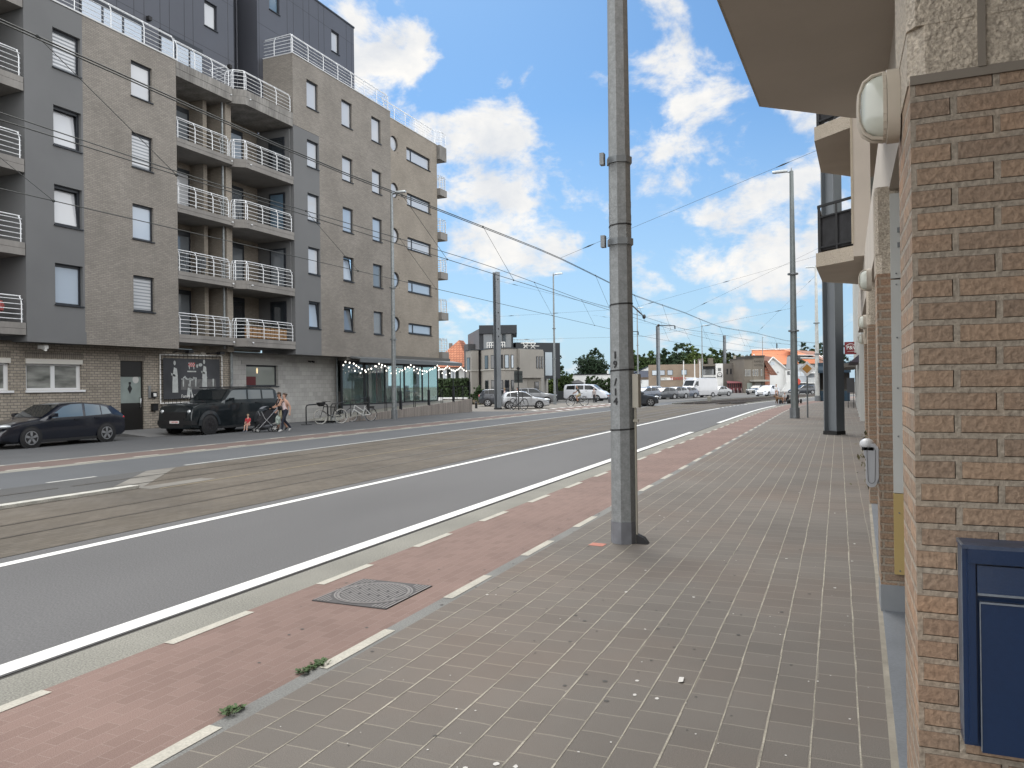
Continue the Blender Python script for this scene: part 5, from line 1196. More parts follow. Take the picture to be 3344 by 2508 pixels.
for s_ in (1,-1):
    for xc in (1.705,-1.545):
        n = 14; mb = MB()
        for k in range(n):
            a0, a1 = math.pi*k/n, math.pi*(k+1)/n
            P = lambda r, a, y: (xc+r*math.cos(a), s_*y, .41+r*math.sin(a))
            mb.poly([P(.47,a0,1.03),P(.62,a0,1.01),P(.62,a1,1.01),P(.47,a1,1.03)])
        part('wheel_arch_trim', mb, arch_p, D_)
mb = MB(); mb.box(-2.3,-.86,1.975,.4,-.82,2.02); mb.box(-2.3,.82,1.975,.4,.86,2.02); part('roof_rail', mb, MT['black'], D_)
car('silver white hatchback pulling out of the side street behind the leaning bicycle', 'hatch', (-24.04, 59.1), 26, 4.1, 1.74, 1.45, silv, 2.5, .31, name='car')
car('dark sport utility car behind the silver hatchback', 'suv', (-29.0, 66.0), 22, 4.4, 1.8, 1.62, dgr, 2.65, .34)
car('mid grey sport utility car parked before the grey corner house', 'suv', (-28.6, 73.2), 18, 4.45, 1.85, 1.66, gry, 2.7, .36)
car('white passenger van with dark windows parked by the hedge', 'van', (-27.2, 86.5), 2, 5.1, 1.95, 1.98, whi, 3.0, .34, name='passenger_van', cat='van', detail=2)
car('dark grey compact car at the junction right of the numbered mast', 'hatch', (-16.25, 64.9), 30, 4.0, 1.78, 1.58, dgr, 2.57, .35, name='car')
rowg = 'cars parked in a row by the car dealership'
car('dark blue grey car partly hidden, first of the parked row', 'suv', (-21.6, 91.2), -122, 4.3, 1.78, 1.5, blu, group=rowg)
car('black hatchback second of the row parked before the dealership', 'hatch', (-20.1, 94.6), -122, 4.2, 1.78, 1.45, dgr, group=rowg)
car('grey blue hatchback third of the row parked before the dealership', 'hatch', (-19.3, 97.9), -122, 4.2, 1.78, 1.5, gry, group=rowg)
car('dark blue hatchback next to the tall white van', 'hatch', (-18.6, 101.0), -122, 4.1, 1.74, 1.46, blu, group=rowg)
tv, *_ = car('tall white delivery van with black bumper in the parked row', 'tallvan', (-17.4, 105.2), -122, 5.6, 2.0, 2.62, paint('van white', (.52,.53,.55), 0), group=rowg, name='delivery_van', cat='van')
mb = MB(); mb.box(2.55,-.95,.3,2.83,.95,.78); part('front_bumper', mb, MT['black'], tv)
car('silver sedan parked alone right of the tall van', 'sedan', (-16.3, 115.2), -125, 4.4, 1.78, 1.45, paint('pale silver', (.30,.31,.32), .5))
car('dark car half hidden behind the silver sedan', 'suv', (-19.3, 120.5), -125, 4.3, 1.78, 1.6, dgr)
car('white car glimpsed behind the tall van', 'hatch', (-20.9, 118), -125, 4.2, 1.75, 1.5, whi)
for (x, y, rz, l) in ((-27, 107, -60, 'white car in the dealership yard behind the parked row, left one'),(-24.5, 111, -60, 'white car in the dealership yard behind the parked row, right one')):
    car(l, 'suv', (x, y), rz, 4.4, 1.8, 1.6, whi, group='cars for sale in the dealership yard')
car('white hatchback driving towards the viewer on the curve', 'hatch', (-9.1, 112.0), -112, 4.2, 1.76, 1.5, whi, name='car')
car('black car parked in front of the hotel garages', 'sedan', (-12.2, 130.5), -112, 4.5, 1.8, 1.45, blk2)
car('small dark vehicle parked far off before the grey house', 'hatch', (-5.2, 128), -150, 4.0, 1.7, 1.45, dgr)
# ------------------------------------------------------------------ bicycles
def bicycle(label, loc, rz, fr, s=1.0, tyre=None, basket=False, rack=False, lean=0, ebike=False, name='bicycle'):
    t = thing(name, label, 'bicycle', (loc[0], loc[1], 0), R(rz)); t.rotation_euler.x = R(lean)
    tyre = tyre or MT['rubber']; r = .34*s; xf, xr = .53*s, -.53*s; n = 24
    for xw in (xf, xr):
        mb = MB(); mb.tube([(xw+r*math.cos(6.283*k/n), 0, r+r*math.sin(6.283*k/n)) for k in range(n+1)], .02*s, 5, cap=False)
        w_ = part('wheel', mb, tyre, t); q = MB()
        for k in range(14): 
            a = 6.283*k/14; q.tube([(xw,.02*(-1)**k,r),(xw+.95*r*math.cos(a),0,r+.95*r*math.sin(a))], .0035, 3)
        q.tube([(xw,-.05,r),(xw,.05,r)], .03, 6); q.tube([(xw+.93*r*math.cos(6.283*k/n), 0, r+.93*r*math.sin(6.283*k/n)) for k in range(n+1)], .012, 4, cap=False)
        link('spokes', q.mesh('spokes', MT['chrome']), w_)
    bb, st, hd, hb = (-.08*s,0,.30*s), (-.24*s,0,.78*s), (.34*s,0,.82*s), (.40*s,0,.62*s)
    mb = MB(); tw = .022*s
    for a, b in ((bb, st), (bb, hb), (st, hd) if not ebike else ((-.17*s,0,.5*s), hd), (hd, hb), (bb, (xr,0,r)), ((-.2*s,0,.68*s), (xr,0,r))): mb.tube([a, b], tw*(1.5 if ebike and a == bb and b == hb else 1), 6)
    part('frame', mb, fr, t)
    mb = MB(); mb.tube([hb, (.47*s,0,.5*s), (xf,0,r)], .018*s, 6); part('fork', mb, fr, t)
    mb = MB(); mb.tube([hd, (.31*s,0,1.02*s)], .018*s, 6); mb.tube([(.12*s,-.28*s,1.05*s),(.28*s,-.24*s,1.06*s),(.32*s,0,1.02*s),(.28*s,.24*s,1.06*s),(.12*s,.28*s,1.05*s)], .015*s, 6); part('handlebar', mb, MT['black'], t)
    mb = MB(); mb.tube([st, (-.27*s,0,.90*s)], .015*s, 6); mb.loft([[(x*s, y*s*w_, .93*s+z*s) for y, z in ((-.5,0),(.5,0),(.4,.03),(-.4,.03))] for x, w_ in ((-.40,.22),(-.25,.16),(-.10,.06))], 0, False, True); part('saddle', mb, MT['black'], t)
    mb = MB(); mb.tube([(bb[0]+.1*s*math.cos(6.283*k/12), .05*s, bb[2]+.1*s*math.sin(6.283*k/12)) for k in range(13)], .012*s, 4, cap=False); mb.tube([(bb[0],.06*s,bb[2]),(bb[0]+.1*s,.07*s,bb[2]-.14*s)], .012*s, 5); mb.box(bb[0]+.05*s,.06*s,bb[2]-.16*s,bb[0]+.15*s,.16*s,bb[2]-.135*s); mb.tube([(bb[0],-.06*s,bb[2]),(bb[0]-.1*s,-.07*s,bb[2]+.14*s)], .012*s, 5); mb.box(bb[0]-.15*s,-.16*s,bb[2]+.13*s,bb[0]-.05*s,-.06*s,bb[2]+.155*s); part('crank', mb, MT['steel_dark'], t)
    if basket:
        mb = MB(); mb.loft([[(.48*s+a*w_*s, b*w_*s, z*s) for a, b in ((-.14,-.17),(.14,-.17),(.14,.17),(-.14,.17))] for z, w_ in ((.84,.5),(.90,.9),(1.02,1.05))], 0, False, True); part('basket', mb, MT['black'], t)
    if rack:
        mb = MB(); mb.box(-.72*s,-.09*s,.72*s,-.32*s,.09*s,.75*s); mb.tube([(-.68*s,.08*s,.73*s),(xr,.05*s,r)], .01*s, 4); mb.tube([(-.68*s,-.08*s,.73*s),(xr,-.05*s,r)], .01*s, 4)
        if ebike: mb.box(-.7*s,-.08*s,.64*s,-.36*s,.08*s,.72*s)
        part('rear_rack', mb, MT['black'], t)
    mb = MB(); mb.tube([(-.1*s,.06*s,.3*s),(-.2*s,.22*s,.0)], .012*s, 5); part('kickstand', mb, MT['steel_dark'], t)
    return t
bicycle('dark bicycle with black front basket and pale tyres at the hoop rack', (-24.95, 34.0), -118, MT['black'], 1.12, mat('pale tyre', (.33,.32,.29), .8), basket=True, lean=3)
bicycle('pale framed electric bicycle on its stand before the ramp boards', (-24.75, 36.55), -118, mat('pale grey frame', (.5,.51,.5), .4), 1.12, rack=True, ebike=True, lean=3)
bicycle('black bicycle leaning on the post of the dark road sign', (-22.92, 55.15), -26, MT['black'], 1.3, lean=-4)
# ------------------------------------------------------------------ people, dog, pram
def skin_body(name, joints, edges, radii, mats, regions, parent, sub=2, hands=None):
    """one continuous skinned surface grown on a joint skeleton; hands get five separate bent fingers each"""
    names = list(joints); ix = {n: i for i, n in enumerate(names)}
    me = bpy.data.meshes.new(name); me.from_pydata([joints[n] for n in names], [(ix[a], ix[b]) for a, b in edges], [])
    o = bpy.data.objects.new(name, me); C.objects.link(o)
    md = o.modifiers.new('skin', 'SKIN'); md.use_smooth_shade = True
    sv = me.skin_vertices[0].data
    for n in names:
        r = radii[n]; r = r if isinstance(r, tuple) else (r, r)
        sv[ix[n]].radius = r; sv[ix[n]].use_root = (n == names[0])
    sb = o.modifiers.new('sub', 'SUBSURF'); sb.levels = sub; sb.render_levels = sub
    dg = bpy.context.evaluated_depsgraph_get(); dg.update()
    src = bpy.data.meshes.new_from_object(o.evaluated_get(dg)); bpy.data.objects.remove(o); bpy.data.meshes.remove(me)
    mb = MB(); mb.v = [tuple(v.co) for v in src.vertices]; mb.f = [list(p.vertices) for p in src.polygons]; mb.s = [True]*len(mb.f)
    E_ = [(Vector(joints[a]), Vector(joints[b]), a, b) for a, b in edges]
    mb.m = []
    for p in src.polygons:
        c = p.center; best = None
        for a, b, na, nb in E_:
            ab = b-a; tt = max(0, min(1, (c-a).dot(ab)/max(ab.length_squared, 1e-9))); d = (c-(a+ab*tt)).length
            if best is None or d < best[0]: best = (d, na, nb, tt)
        mb.m.append(regions(best[1], best[2], best[3], c))
    bpy.data.meshes.remove(src)
    for (wrist, tip, side, curl, mi) in hands or []:
        w, tp = Vector(wrist), Vector(tip); d = (tp-w).normalized(); s_ = Vector(side).normalized(); n = d.cross(s_)
        hl = (tp-w).length
        for k, (off, ln) in enumerate(((-.030,.070),(-.010,.080),(.010,.075),(.029,.058))):
            a = w+d*hl*.8+s_*off; b = a+d*ln*.5+n*ln*.16*curl; c = b+d*ln*.38+n*ln*.42*curl
            mb.tube([a-d*.02, a, b, c], [.010,.0098,.009,.0065], 6, mi)
        a = w+d*hl*.35-s_*.032; mb.tube([a, a-s_*.026+d*.030+n*.010*curl, a-s_*.030+d*.062+n*.026*curl], [.012,.0105,.008], 6, mi)
    return part(name, mb, mats, parent, sharp=180)
def person(label, loc, rz, s=1.0, skin=None, top=None, bottom=None, shoes=None, hairm=None, pose='walk', shorts=False, sleeves=0.0, hair='short', wide=1.0, bare=False, extra=None, name='person', group=None):
    """local frame: facing +X; z up"""
    t = thing(name, label, 'person', loc, R(rz), group); t.scale = (s, s, s)
    J = {'pelvis':(0,0,.95),'waist':(.0,0,1.08),'chest':(.015,0,1.30),'neck':(.01,0,1.47),'skull0':(.03,0,1.55),'skull':(.035,0,1.66),'skull2':(.02,0,1.735)}
    W_ = wide
    Rr = {'pelvis':(.155*W_,.118*W_),'waist':(.135*W_,.105*W_),'chest':(.165*W_,.115),'neck':.052,'skull0':(.062,.066),'skull':(.076,.094),'skull2':(.05,.062)}
    E_ = [('pelvis','waist'),('waist','chest'),('chest','neck'),('neck','skull0'),('skull0','skull'),('skull','skull2')]
    P = {'walk': dict(lk=(.17,.10,.52), la=(.22,.10,.10), rk=(-.02,-.10,.50), ra=(-.33,-.10,.16), le=(-.14,.24,1.12), lw=(-.10,.27,.87), re=(.12,-.24,1.12), rw=(.28,-.22,.95)),
         'push': dict(lk=(.16,.10,.52), la=(.20,.10,.10), rk=(-.04,-.10,.50), ra=(-.30,-.10,.15), le=(.20,.22,1.14), lw=(.45,.16,1.02), re=(.18,-.22,1.12), rw=(.42,-.14,1.02)),
         'stand': dict(lk=(.02,.10,.50), la=(0,.10,.09), rk=(.02,-.10,.50), ra=(0,-.10,.09), le=(-.02,.25,1.12), lw=(.06,.27,.88), re=(-.02,-.25,1.12), rw=(.06,-.27,.88)),
         'ride': dict(lk=(.36,.11,.78), la=(.16,.11,.36), rk=(.30,-.11,.66), ra=(.22,-.11,.22), le=(.30,.24,1.16), lw=(.52,.22,1.02), re=(.30,-.24,1.16), rw=(.52,-.22,1.02)),
         'sit': dict(lk=(.34,.10,.90), la=(.40,.10,.50), rk=(.34,-.10,.90), ra=(.42,-.10,.50), le=(.10,.20,1.12), lw=(.28,.10,1.02), re=(.10,-.20,1.12), rw=(.28,-.10,1.02))}[pose]
    if pose == 'ride':
        for k, v in (('waist',(.07,0,1.08)),('chest',(.17,0,1.29)),('neck',(.22,0,1.45)),('skull0',(.25,0,1.52)),('skull',(.27,0,1.63)),('skull2',(.26,0,1.705))): J[k] = v
    if pose == 'push':
        for k, v in (('chest',(.05,0,1.29)),('neck',(.07,0,1.46)),('skull0',(.10,0,1.54)),('skull',(.105,0,1.65)),('skull2',(.09,0,1.725))): J[k] = v
    cx, cz = J['chest'][0], J['chest'][2]
    for sd, y, k, a in (('l',1,'lk','la'),('r',-1,'rk','ra')):
        K, A = P[k], P[a]
        J.update({sd+'hip':(0,y*.095*W_,.90), sd+'knee':K, sd+'ank':A})
        fd = .16 if (A[2] < .12 or pose in ('ride','sit')) else .12
        heel = (A[0]-.03, A[1], A[2]-.05); toe = (A[0]+fd, A[1], A[2]-.065 if A[2] < .12 or pose in ('ride','sit') else A[2]-.12)
        J.update({sd+'heel':heel, sd+'toe':toe})
        Rr.update({sd+'hip':.098*W_, sd+'knee':.058*W_**.5, sd+'ank':.042, sd+'heel':.042, sd+'toe':(.040,.032)})
        mid = tuple((K[i]*.62+A[i]*.38) for i in range(3)); J[sd+'calf'] = (mid[0]-.015, mid[1], mid[2]); Rr[sd+'calf'] = .056*W_**.5
        E_ += [('pelvis',sd+'hip'),(sd+'hip',sd+'knee'),(sd+'knee',sd+'calf'),(sd+'calf',sd+'ank'),(sd+'ank',sd+'heel'),(sd+'ank',sd+'toe')]
        el, wr = P[sd+'e'], P[sd+'w']
        sh = (cx-.005, y*.175*W_**.5, cz+.085); hd = Vector(wr)+(Vector(wr)-Vector(el)).normalized()*.085
        J.update({sd+'sho':sh, sd+'elb':el, sd+'wri':wr, sd+'hand':tuple(hd)})
        Rr.update({sd+'sho':.062*W_**.5, sd+'elb':.043*W_**.5, sd+'wri':.029, sd+'hand':(.036,.02)})
        E_ += [('chest',sd+'sho'),(sd+'sho',sd+'elb'),(sd+'elb',sd+'wri'),(sd+'wri',sd+'hand')]
    skin = skin or MT['skin']
    def reg(a, b, q, c):
        bt = {a, b}
        if any('heel' in n or 'toe' in n for n in bt): return 3
        if any('calf' in n for n in bt) or any('ank' in n for n in bt): return 0 if shorts else 2
        if any('knee' in n for n in bt): return 2 if (not shorts or q < .86) else 0
        if any('hip' in n for n in bt): return 2
        if bt & {'skull0','skull','skull2'}: return 0
        if 'neck' in bt: return 1 if q < (.45 if not bare else .2) else 0
        if any('sho' in n for n in bt) and any('elb' in n for n in bt): return 1 if q < sleeves else 0
        if any('elb' in n or 'wri' in n or 'hand' in n for n in bt): return 1 if sleeves > 1 and not any('hand' in n for n in bt) else 0
        if any('sho' in n for n in bt): return 1 if (not bare or q < .55) else 0
        if bt == {'pelvis','waist'}: return 1 if c.z > .93 else 2
        return 1
    hands = []
    for sd, y in (('l',1),('r',-1)):
        w, h_ = Vector(J[sd+'wri']), Vector(J[sd+'hand']); side = Vector((1,0,0)) if abs((h_-w).normalized().x) < .7 else Vector((0,-y,0))
        hands.append((w, h_, -side, .9 if pose in ('push','ride') else .5, 0))
    body = skin_body('body', J, E_, Rr, [skin, top, bottom, shoes], reg, t, hands=hands)
    # face: nose, eyes, mouth, ears
    hx, hz_ = J['skull'][0], J['skull'][2]
    mb = MB(); mb.loft([[(hx+.088+dx, dy, hz_-.028+dz) for dx, dy, dz in ((0,-w_,0),(0,w_,0),(d_,0,0))] for w_, d_, dz in ((.012,.02,-.012),(.010,.016,.012),(.006,.004,.032))], 0, True, True)
    for y in (-1,1): mb.ell((hx-.0, y*.080, hz_-.01), (.018,.010,.028), 7, 5)
    link('nose_and_ears', mb.mesh('nose_and_ears', skin), body)
    mb = MB()
    for y in (-1,1): mb.ell((hx+.083, y*.032, hz_+.012), (.010,.013,.008), 7, 4)
    link('eyes', mb.mesh('eyes', MT['black']), body)
    mb = MB(); mb.ell((hx+.079,0,hz_-.063), (.010,.022,.006), 8, 4); link('mouth', mb.mesh('mouth', mat('lips', (.30,.12,.10), .5)), body)
    if hairm is not None:
        mb = MB(); n = 14; rings = []
        lo = -.02 if hair == 'short' else -.02
        for i in range(8):
            a = i/7*math.pi/2; z = hz_+.005+.103*math.sin(a); rr = math.cos(a)*.99+.02
            rings.append([(hx-.012+(.098*rr if math.cos(6.283*k/n) < .35 else .080*rr)*math.cos(6.283*k/n), .092*rr*math.sin(6.283*k/n), z+(.03 if math.cos(6.283*k/n) > .6 and i < 3 else 0)) for k in range(n)])
        mb.loft(rings, 0, True, True)
        mb.ell((hx-.060,0,hz_-.035), (.045,.078,.075), 10, 6)
        if hair == 'bun': mb.ell((hx-.115,0,hz_+.03), (.05,.05,.05), 10, 6)
        if hair == 'long': mb.ell((hx-.075,0,hz_-.10), (.05,.085,.15), 10, 6)
        part('hair', mb, hairm, t, sharp=180)
    if extra: extra(t, J)
    return t
sk1 = mat('fair skin', (.46,.28,.21), .55); sk2 = mat('tanned skin', (.36,.20,.135), .55)
wt = mat('white vest cloth', (.62,.60,.66), .85, 0, .08, 14, .4, 30); pk = mat('pale pink top', (.58,.47,.47), .85, 0, .08, 14, .4, 30); jn = mat('dark navy jeans', (.014,.017,.032), .85, 0, .25, 14); kh = mat('beige shorts', (.40,.35,.22), .85, 0, .22, 16, .4, 30)
bs = mat('black shoe', (.02,.02,.022), .6); ws = mat('white shoe', (.5,.5,.5), .6); hb = mat('brown hair', (.065,.04,.025), .7, 0, .2, 60); hd = mat('dark hair', (.015,.013,.012), .6); hbl = mat('fair hair', (.30,.22,.13), .7)
def man_x(t, J):
    mb = MB(); x, _, z = J['skull']; mb.tube([(x+.0,-.082,z+.02),(x+.085,-.055,z+.015),(x+.098,0,z+.015),(x+.085,.055,z+.015),(x+.0,.082,z+.02)], .016, 6); part('sunglasses', mb, MT['black'], t)
    mb = MB(); cx = J['chest'][0]
    for y in (-.13,.13): mb.tube([(cx+.10,y*.8,1.08),(cx+.135,y,1.25),(cx+.08,y,1.41),(cx-.06,y,1.42)], .022, 5)
    part('backpack_straps', mb, MT['black'], t)
    mb = MB(); mb.loft([[(cx-.13-dx, dy*w_, zz) for dx, dy in ((0,-.14),(.10,-.12),(.10,.12),(0,.14))] for zz, w_ in ((1.02,.9),(1.2,1),(1.42,.85))], 0, False, True); part('backpack', mb, MT['black'], t)
    mb = MB(); mb.ell((J['skull'][0]+.045,0,J['skull'][2]-.082), (.05,.05,.035), 10, 5); part('beard', mb, hb, t)
HD = -128                                               # they walk towards the viewer and to the left
person('man in white vest, beige shorts and sunglasses pushing the pram', (-23.05, 27.75, 0), HD+8, 1.0, sk2, wt, kh, bs, hb, 'push', True, 0, 'short', 1.0, True, man_x)
def wom_x(t, J):
    cx = J['chest'][0]; mb = MB(); mb.tube([(cx-.09,.1,1.42),(cx+.12,.06,1.38),(cx+.17,-.02,1.2),(cx+.18,-.1,1.10)], .016, 5); part('bag_strap', mb, MT['black'], t)
    mb = MB(); mb.loft([[(cx+.17+dx, -.06+dy*w_, zz) for dx, dy in ((0,-.15),(.08,-.12),(.08,.12),(0,.15))] for zz, w_ in ((.99,.75),(1.05,1),(1.13,1),(1.17,.8))], 0, False, True); part('belt_bag', mb, MT['black'], t)
person('woman in pale pink sleeveless top and dark jeans with a black belt bag', (-22.35, 27.15, 0), HD+14, .97, sk1, pk, jn, ws, hb, 'walk', False, 0, 'bun', 1.16, True, wom_x)
# pram and toddler
t = thing('pram', 'black pushchair with grey hood and shopping below pushed by the man', 'pram', (-23.25, 26.95, 0), R(HD+6))
pb = MT['black']; fab = mat('black pram cloth', (.02,.02,.024), .85); pgry = mat('grey cloth', (.16,.17,.19), .85, 0, .2, 10)
for (x, y, r) in ((-.32,-.27,.15),(-.32,.27,.15),(.42,-.22,.10),(.42,.22,.10)):
    mb = MB(); n = 16; mb.tube([(x+r*math.cos(6.283*k/n), y, r+r*math.sin(6.283*k/n)) for k in range(n+1)], .022, 5, cap=False); w_ = part('wheel', mb, MT['rubber'], t)
    q = MB()
    for k in range(6): q.tube([(x,y,r),(x+r*.9*math.cos(k*1.05),y,r+r*.9*math.sin(k*1.05))], .008, 4)
    link('spokes', q.mesh('spokes', MT['white']), w_)
mb = MB()
for y in (-.24,.24): mb.tube([(.42,y*.9,.12),(.05,y,.5),(-.36,y,.95),(-.46,y,1.05)], .016, 6); mb.tube([(-.32,y,.15),(.12,y,.62),(.25,y,.9)], .016, 6)
mb.tube([(-.46,-.24,1.05),(-.46,.24,1.05)], .02, 6); part('frame', mb, mat('light pram frame', (.4,.41,.43), .4, .4), t)
mb = MB(); mb.loft([[(x, y_*w_, z) for y_, z in ((-.22,zb_),(.22,zb_),(.22,zt_),(-.22,zt_))] for x, zb_, zt_, w_ in ((-.25,.42,1.0,.9),(0,.36,.95,1),(.25,.36,.6,1),(.36,.40,.5,.9))], 0, False, True); part('seat_shell', mb, fab, t)
mb = MB(); mb.loft([[(-.05+.33*math.cos(a), y, .83+.30*math.sin(a)) for a in [R(40+k*14) for k in range(10)]] for y in (-.24,-.12,.12,.24)], 0, True, False, False); part('hood', mb, pgry, t)
mb = MB(); mb.ell((-.05,0,.27), (.24,.18,.12), 10, 6); part('shopping_basket', mb, pgry, t)
mb = MB(); mb.ell((-.45,.30,.52), (.12,.08,.22), 10, 6); part('shopping_bag', mb, mat('white and green bag', (.36,.42,.38), .7, 0, .6, 9), t)
mb = MB(); mb.ell((-.36,0,.86), (.14,.2,.12), 10, 6); part('draped_coat', mb, mat('slate coat', (.10,.11,.16), .85), t)
person('toddler in a red shirt sitting at the front of the pram', (-23.42, 26.05, -.16), HD+50, .56, sk1, mat('red shirt', (.40,.035,.045), .8), sk1, mat('grey trainers', (.12,.13,.16), .7), hbl, 'sit', True, .8, 'short', 1.05)
# people at the side street
person('dark haired person in black walking behind the silver hatchback', (-26.2, 63.0, 0), 190, 1.0, sk1, bs, jn, bs, hd, 'walk', False, 1.2, 'long')
person('person in pale pink top and dark skirt partly hidden behind the mast', (-26.5, 60.8, 0), 190, .98, sk1, pk, bs, ws, hbl, 'stand', False, .6)
def ride(label, loc, rz, blabel, s=1.0, **kw):
    b = bicycle(blabel, loc, rz, MT['black'], 1.12*s, basket=kw.pop('basket', False), rack=True, name='bicycle')
    o = Vector((math.cos(R(rz)), math.sin(R(rz)), 0))
    return person(label, (loc[0]-o.x*.24*s, loc[1]-o.y*.24*s, .06*s), rz, s, pose='ride', **kw)
ride('cyclist in dark shirt and beige shorts riding across the side street', (-21.75, 66.3), 195, 'black bicycle ridden across the side street', 1.05, skin=sk2, top=mat('olive dark shirt', (.06,.06,.05), .85), bottom=kh, shoes=bs, hairm=mat('grey hair', (.25,.24,.22), .7), shorts=True, sleeves=.7)
person('woman in a patterned blouse and dark skirt on the corner beside the white van', (-23.6, 77.6, 0), 250, .86, sk1, mat('patterned blouse', (.35,.31,.30), .85, 0, .5, 30), bs, bs, mat('white hair', (.5,.49,.47), .7), 'stand', False, 1.2)
t = thing('street_bench', 'small dark bench beside the woman near the white van', 'bench', (-23.2, 79.5, 0), R(-5))
mb = MB(); mb.box(-.9,-.2,.40,.9,.2,.46); part('seat', mb, MT['black'], t)
for x in (-.8,.8): 
    mb = MB(); mb.box(x-.05,-.2,0,x+.05,.2,.4); part('leg', mb, MT['black'], t)
# group at the crossing far ahead on the right
wh = mat('white t-shirt', (.66,.66,.66), .85)
person('person in a long white shirt walking beside the white car on the curve', (-6.9, 97.5, 0), -60, .95, sk1, wh, sk1, bs, hbl, 'walk', True, 1.2)
def kart(label, x, y, rz, c_):
    t = thing('pedal_kart', label, 'go-kart', (x, y, 0), R(rz), 'pedal karts at the crossing')
    for (a, b) in ((-.45,-.38),(-.45,.38),(.5,-.34),(.5,.34)):
        mb = MB(); mb.tube([(a,b-.05,.2),(a,b+.05,.2)], .2, 12); part('wheel', mb, MT['rubber'], t)
    mb = MB(); mb.tube([(-.45,0,.25),(.5,0,.25)], .04, 6); mb.tube([(-.45,-.35,.2),(-.45,.35,.2)], .03, 6); mb.tube([(.5,-.35,.2),(.5,.35,.2)], .03, 6); part('frame', mb, c_, t)
    mb = MB(); mb.box(-.4,-.2,.3,.0,.2,.36); mb.box(-.45,-.2,.36,-.38,.2,.75); part('seat', mb, c_, t)
    mb = MB(); mb.tube([(.4,0,.3),(.25,0,.7)], .02, 5); mb.tube([(.25,-.15,.7),(.25,.15,.7)], .02, 5); part('steering_bar', mb, MT['black'], t)
kart('black pedal kart at the crossing ridden by the child in white', -4.35, 72.2, -100, MT['black']); kart('dark red pedal kart half hidden by the grey lamp', -3.55, 72.6, -100, mat('kart red', (.16,.03,.035), .5))
person('child in white shirt and white cap on the black pedal kart', (-4.4, 72.3, -.33), -100, .78, sk1, wh, jn, bs, mat('white cap', (.6,.6,.6), .8), 'sit', True, .8)
person('child in dark red on the second pedal kart at the crossing', (-3.6, 72.7, -.33), -100, .78, sk1, mat('dark red shirt', (.2,.04,.05), .85), jn, bs, hb, 'sit', True, .8)
person('person in brown crouched behind the dog at the kerb', (-5.05, 72.6, -.28), 200, .62, sk2, mat('brown shirt', (.10,.06,.045), .9), mat('brown trousers', (.13,.09,.06), .9), bs, hd, 'stand', True, .8)
t = thing('dog', 'brown dog standing on the road by the pedal karts', 'dog', (-4.85, 72.25, 0), R(165))
JD = {'rump':(-.26,0,.47),'belly':(0,0,.46),'chest':(.22,0,.48),'neck':(.36,0,.62),'head':(.46,0,.70),'muzzle':(.60,0,.66),'tail0':(-.36,0,.50),'tail1':(-.55,0,.60)}
RD = {'rump':(.085,.10),'belly':(.085,.085),'chest':(.10,.13),'neck':.07,'head':.068,'muzzle':(.032,.028),'tail0':.03,'tail1':.012}
ED = [('belly','rump'),('belly','chest'),('chest','neck'),('neck','head'),('head','muzzle'),('rump','tail0'),('tail0','tail1')]
for y, n in ((.09,'l'),(-.09,'r')):
    o = .05 if n == 'l' else -.06
    JD.update({n+'sh':(.24,y,.36), n+'wr':(.25+o,y,.17), n+'fp':(.27+o,y,.03), n+'st':(-.24,y,.34), n+'hk':(-.34-o,y,.17), n+'hp':(-.28-o,y,.03)})
    RD.update({n+'sh':.05, n+'wr':.026, n+'fp':(.032,.024), n+'st':.058, n+'hk':.026, n+'hp':(.032,.024)})
    ED += [('chest',n+'sh'),(n+'sh',n+'wr'),(n+'wr',n+'fp'),('rump',n+'st'),(n+'st',n+'hk'),(n+'hk',n+'hp')]
bd = skin_body('body', {k: JD[k] for k in ['belly']+[k for k in JD if k != 'belly']}, ED, RD, [mat('brown fur', (.16,.085,.04), .9, 0, .3, 20)], lambda a, b, q, c: 0, t)
mb = MB()
for y in (-.05,.05): mb.poly([(.44,y*.6,.76),(.40,y*1.6,.74),(.42,y*1.7,.62)])
part('ears', mb, mat('dark ear', (.07,.04,.02), .9), t)
# ------------------------------------------------------------------ buildings in the background
tile_o = brick('orange clay tiles', (.42,.16,.09), (.50,.21,.12), (.22,.08,.05), .34, .30, .03, var=.15, bump=.6, rough=.8)
tile_b = brick('brown clay tiles', (.20,.095,.065), (.25,.125,.085), (.10,.05,.04), .34, .30, .03, var=.15, bump=.6, rough=.8)
roof_or = mat('bright orange roof', (.55,.19,.09), .7, 0, .08, .5)
wallw = mat('white house wall', (.72,.73,.72), .85, 0, .06, .4); greyw = mat('warm grey render', (.29,.275,.25), .9, 0, .07, .5, .1, 30); greyw2 = mat('darker grey render', (.23,.215,.19), .9, 0, .06, .5); dk = mat('black cladding', (.022,.026,.032), .5, 0, .1, 1)
brownc = mat('brown concrete', (.26,.205,.155), .9, 0, .15, .35, fine=.08, fs=4); hotelc = mat('dark taupe render', (.165,.145,.12), .9, 0, .15, .4); greyc = mat('grey brown render', (.155,.14,.125), .9, 0, .08, .4)
refl = glass('sky lit window', (.45,.52,.58)); dwin = glass('dark window', (.02,.023,.027))
def V2(p): return Vector((p[0], p[1], 0))
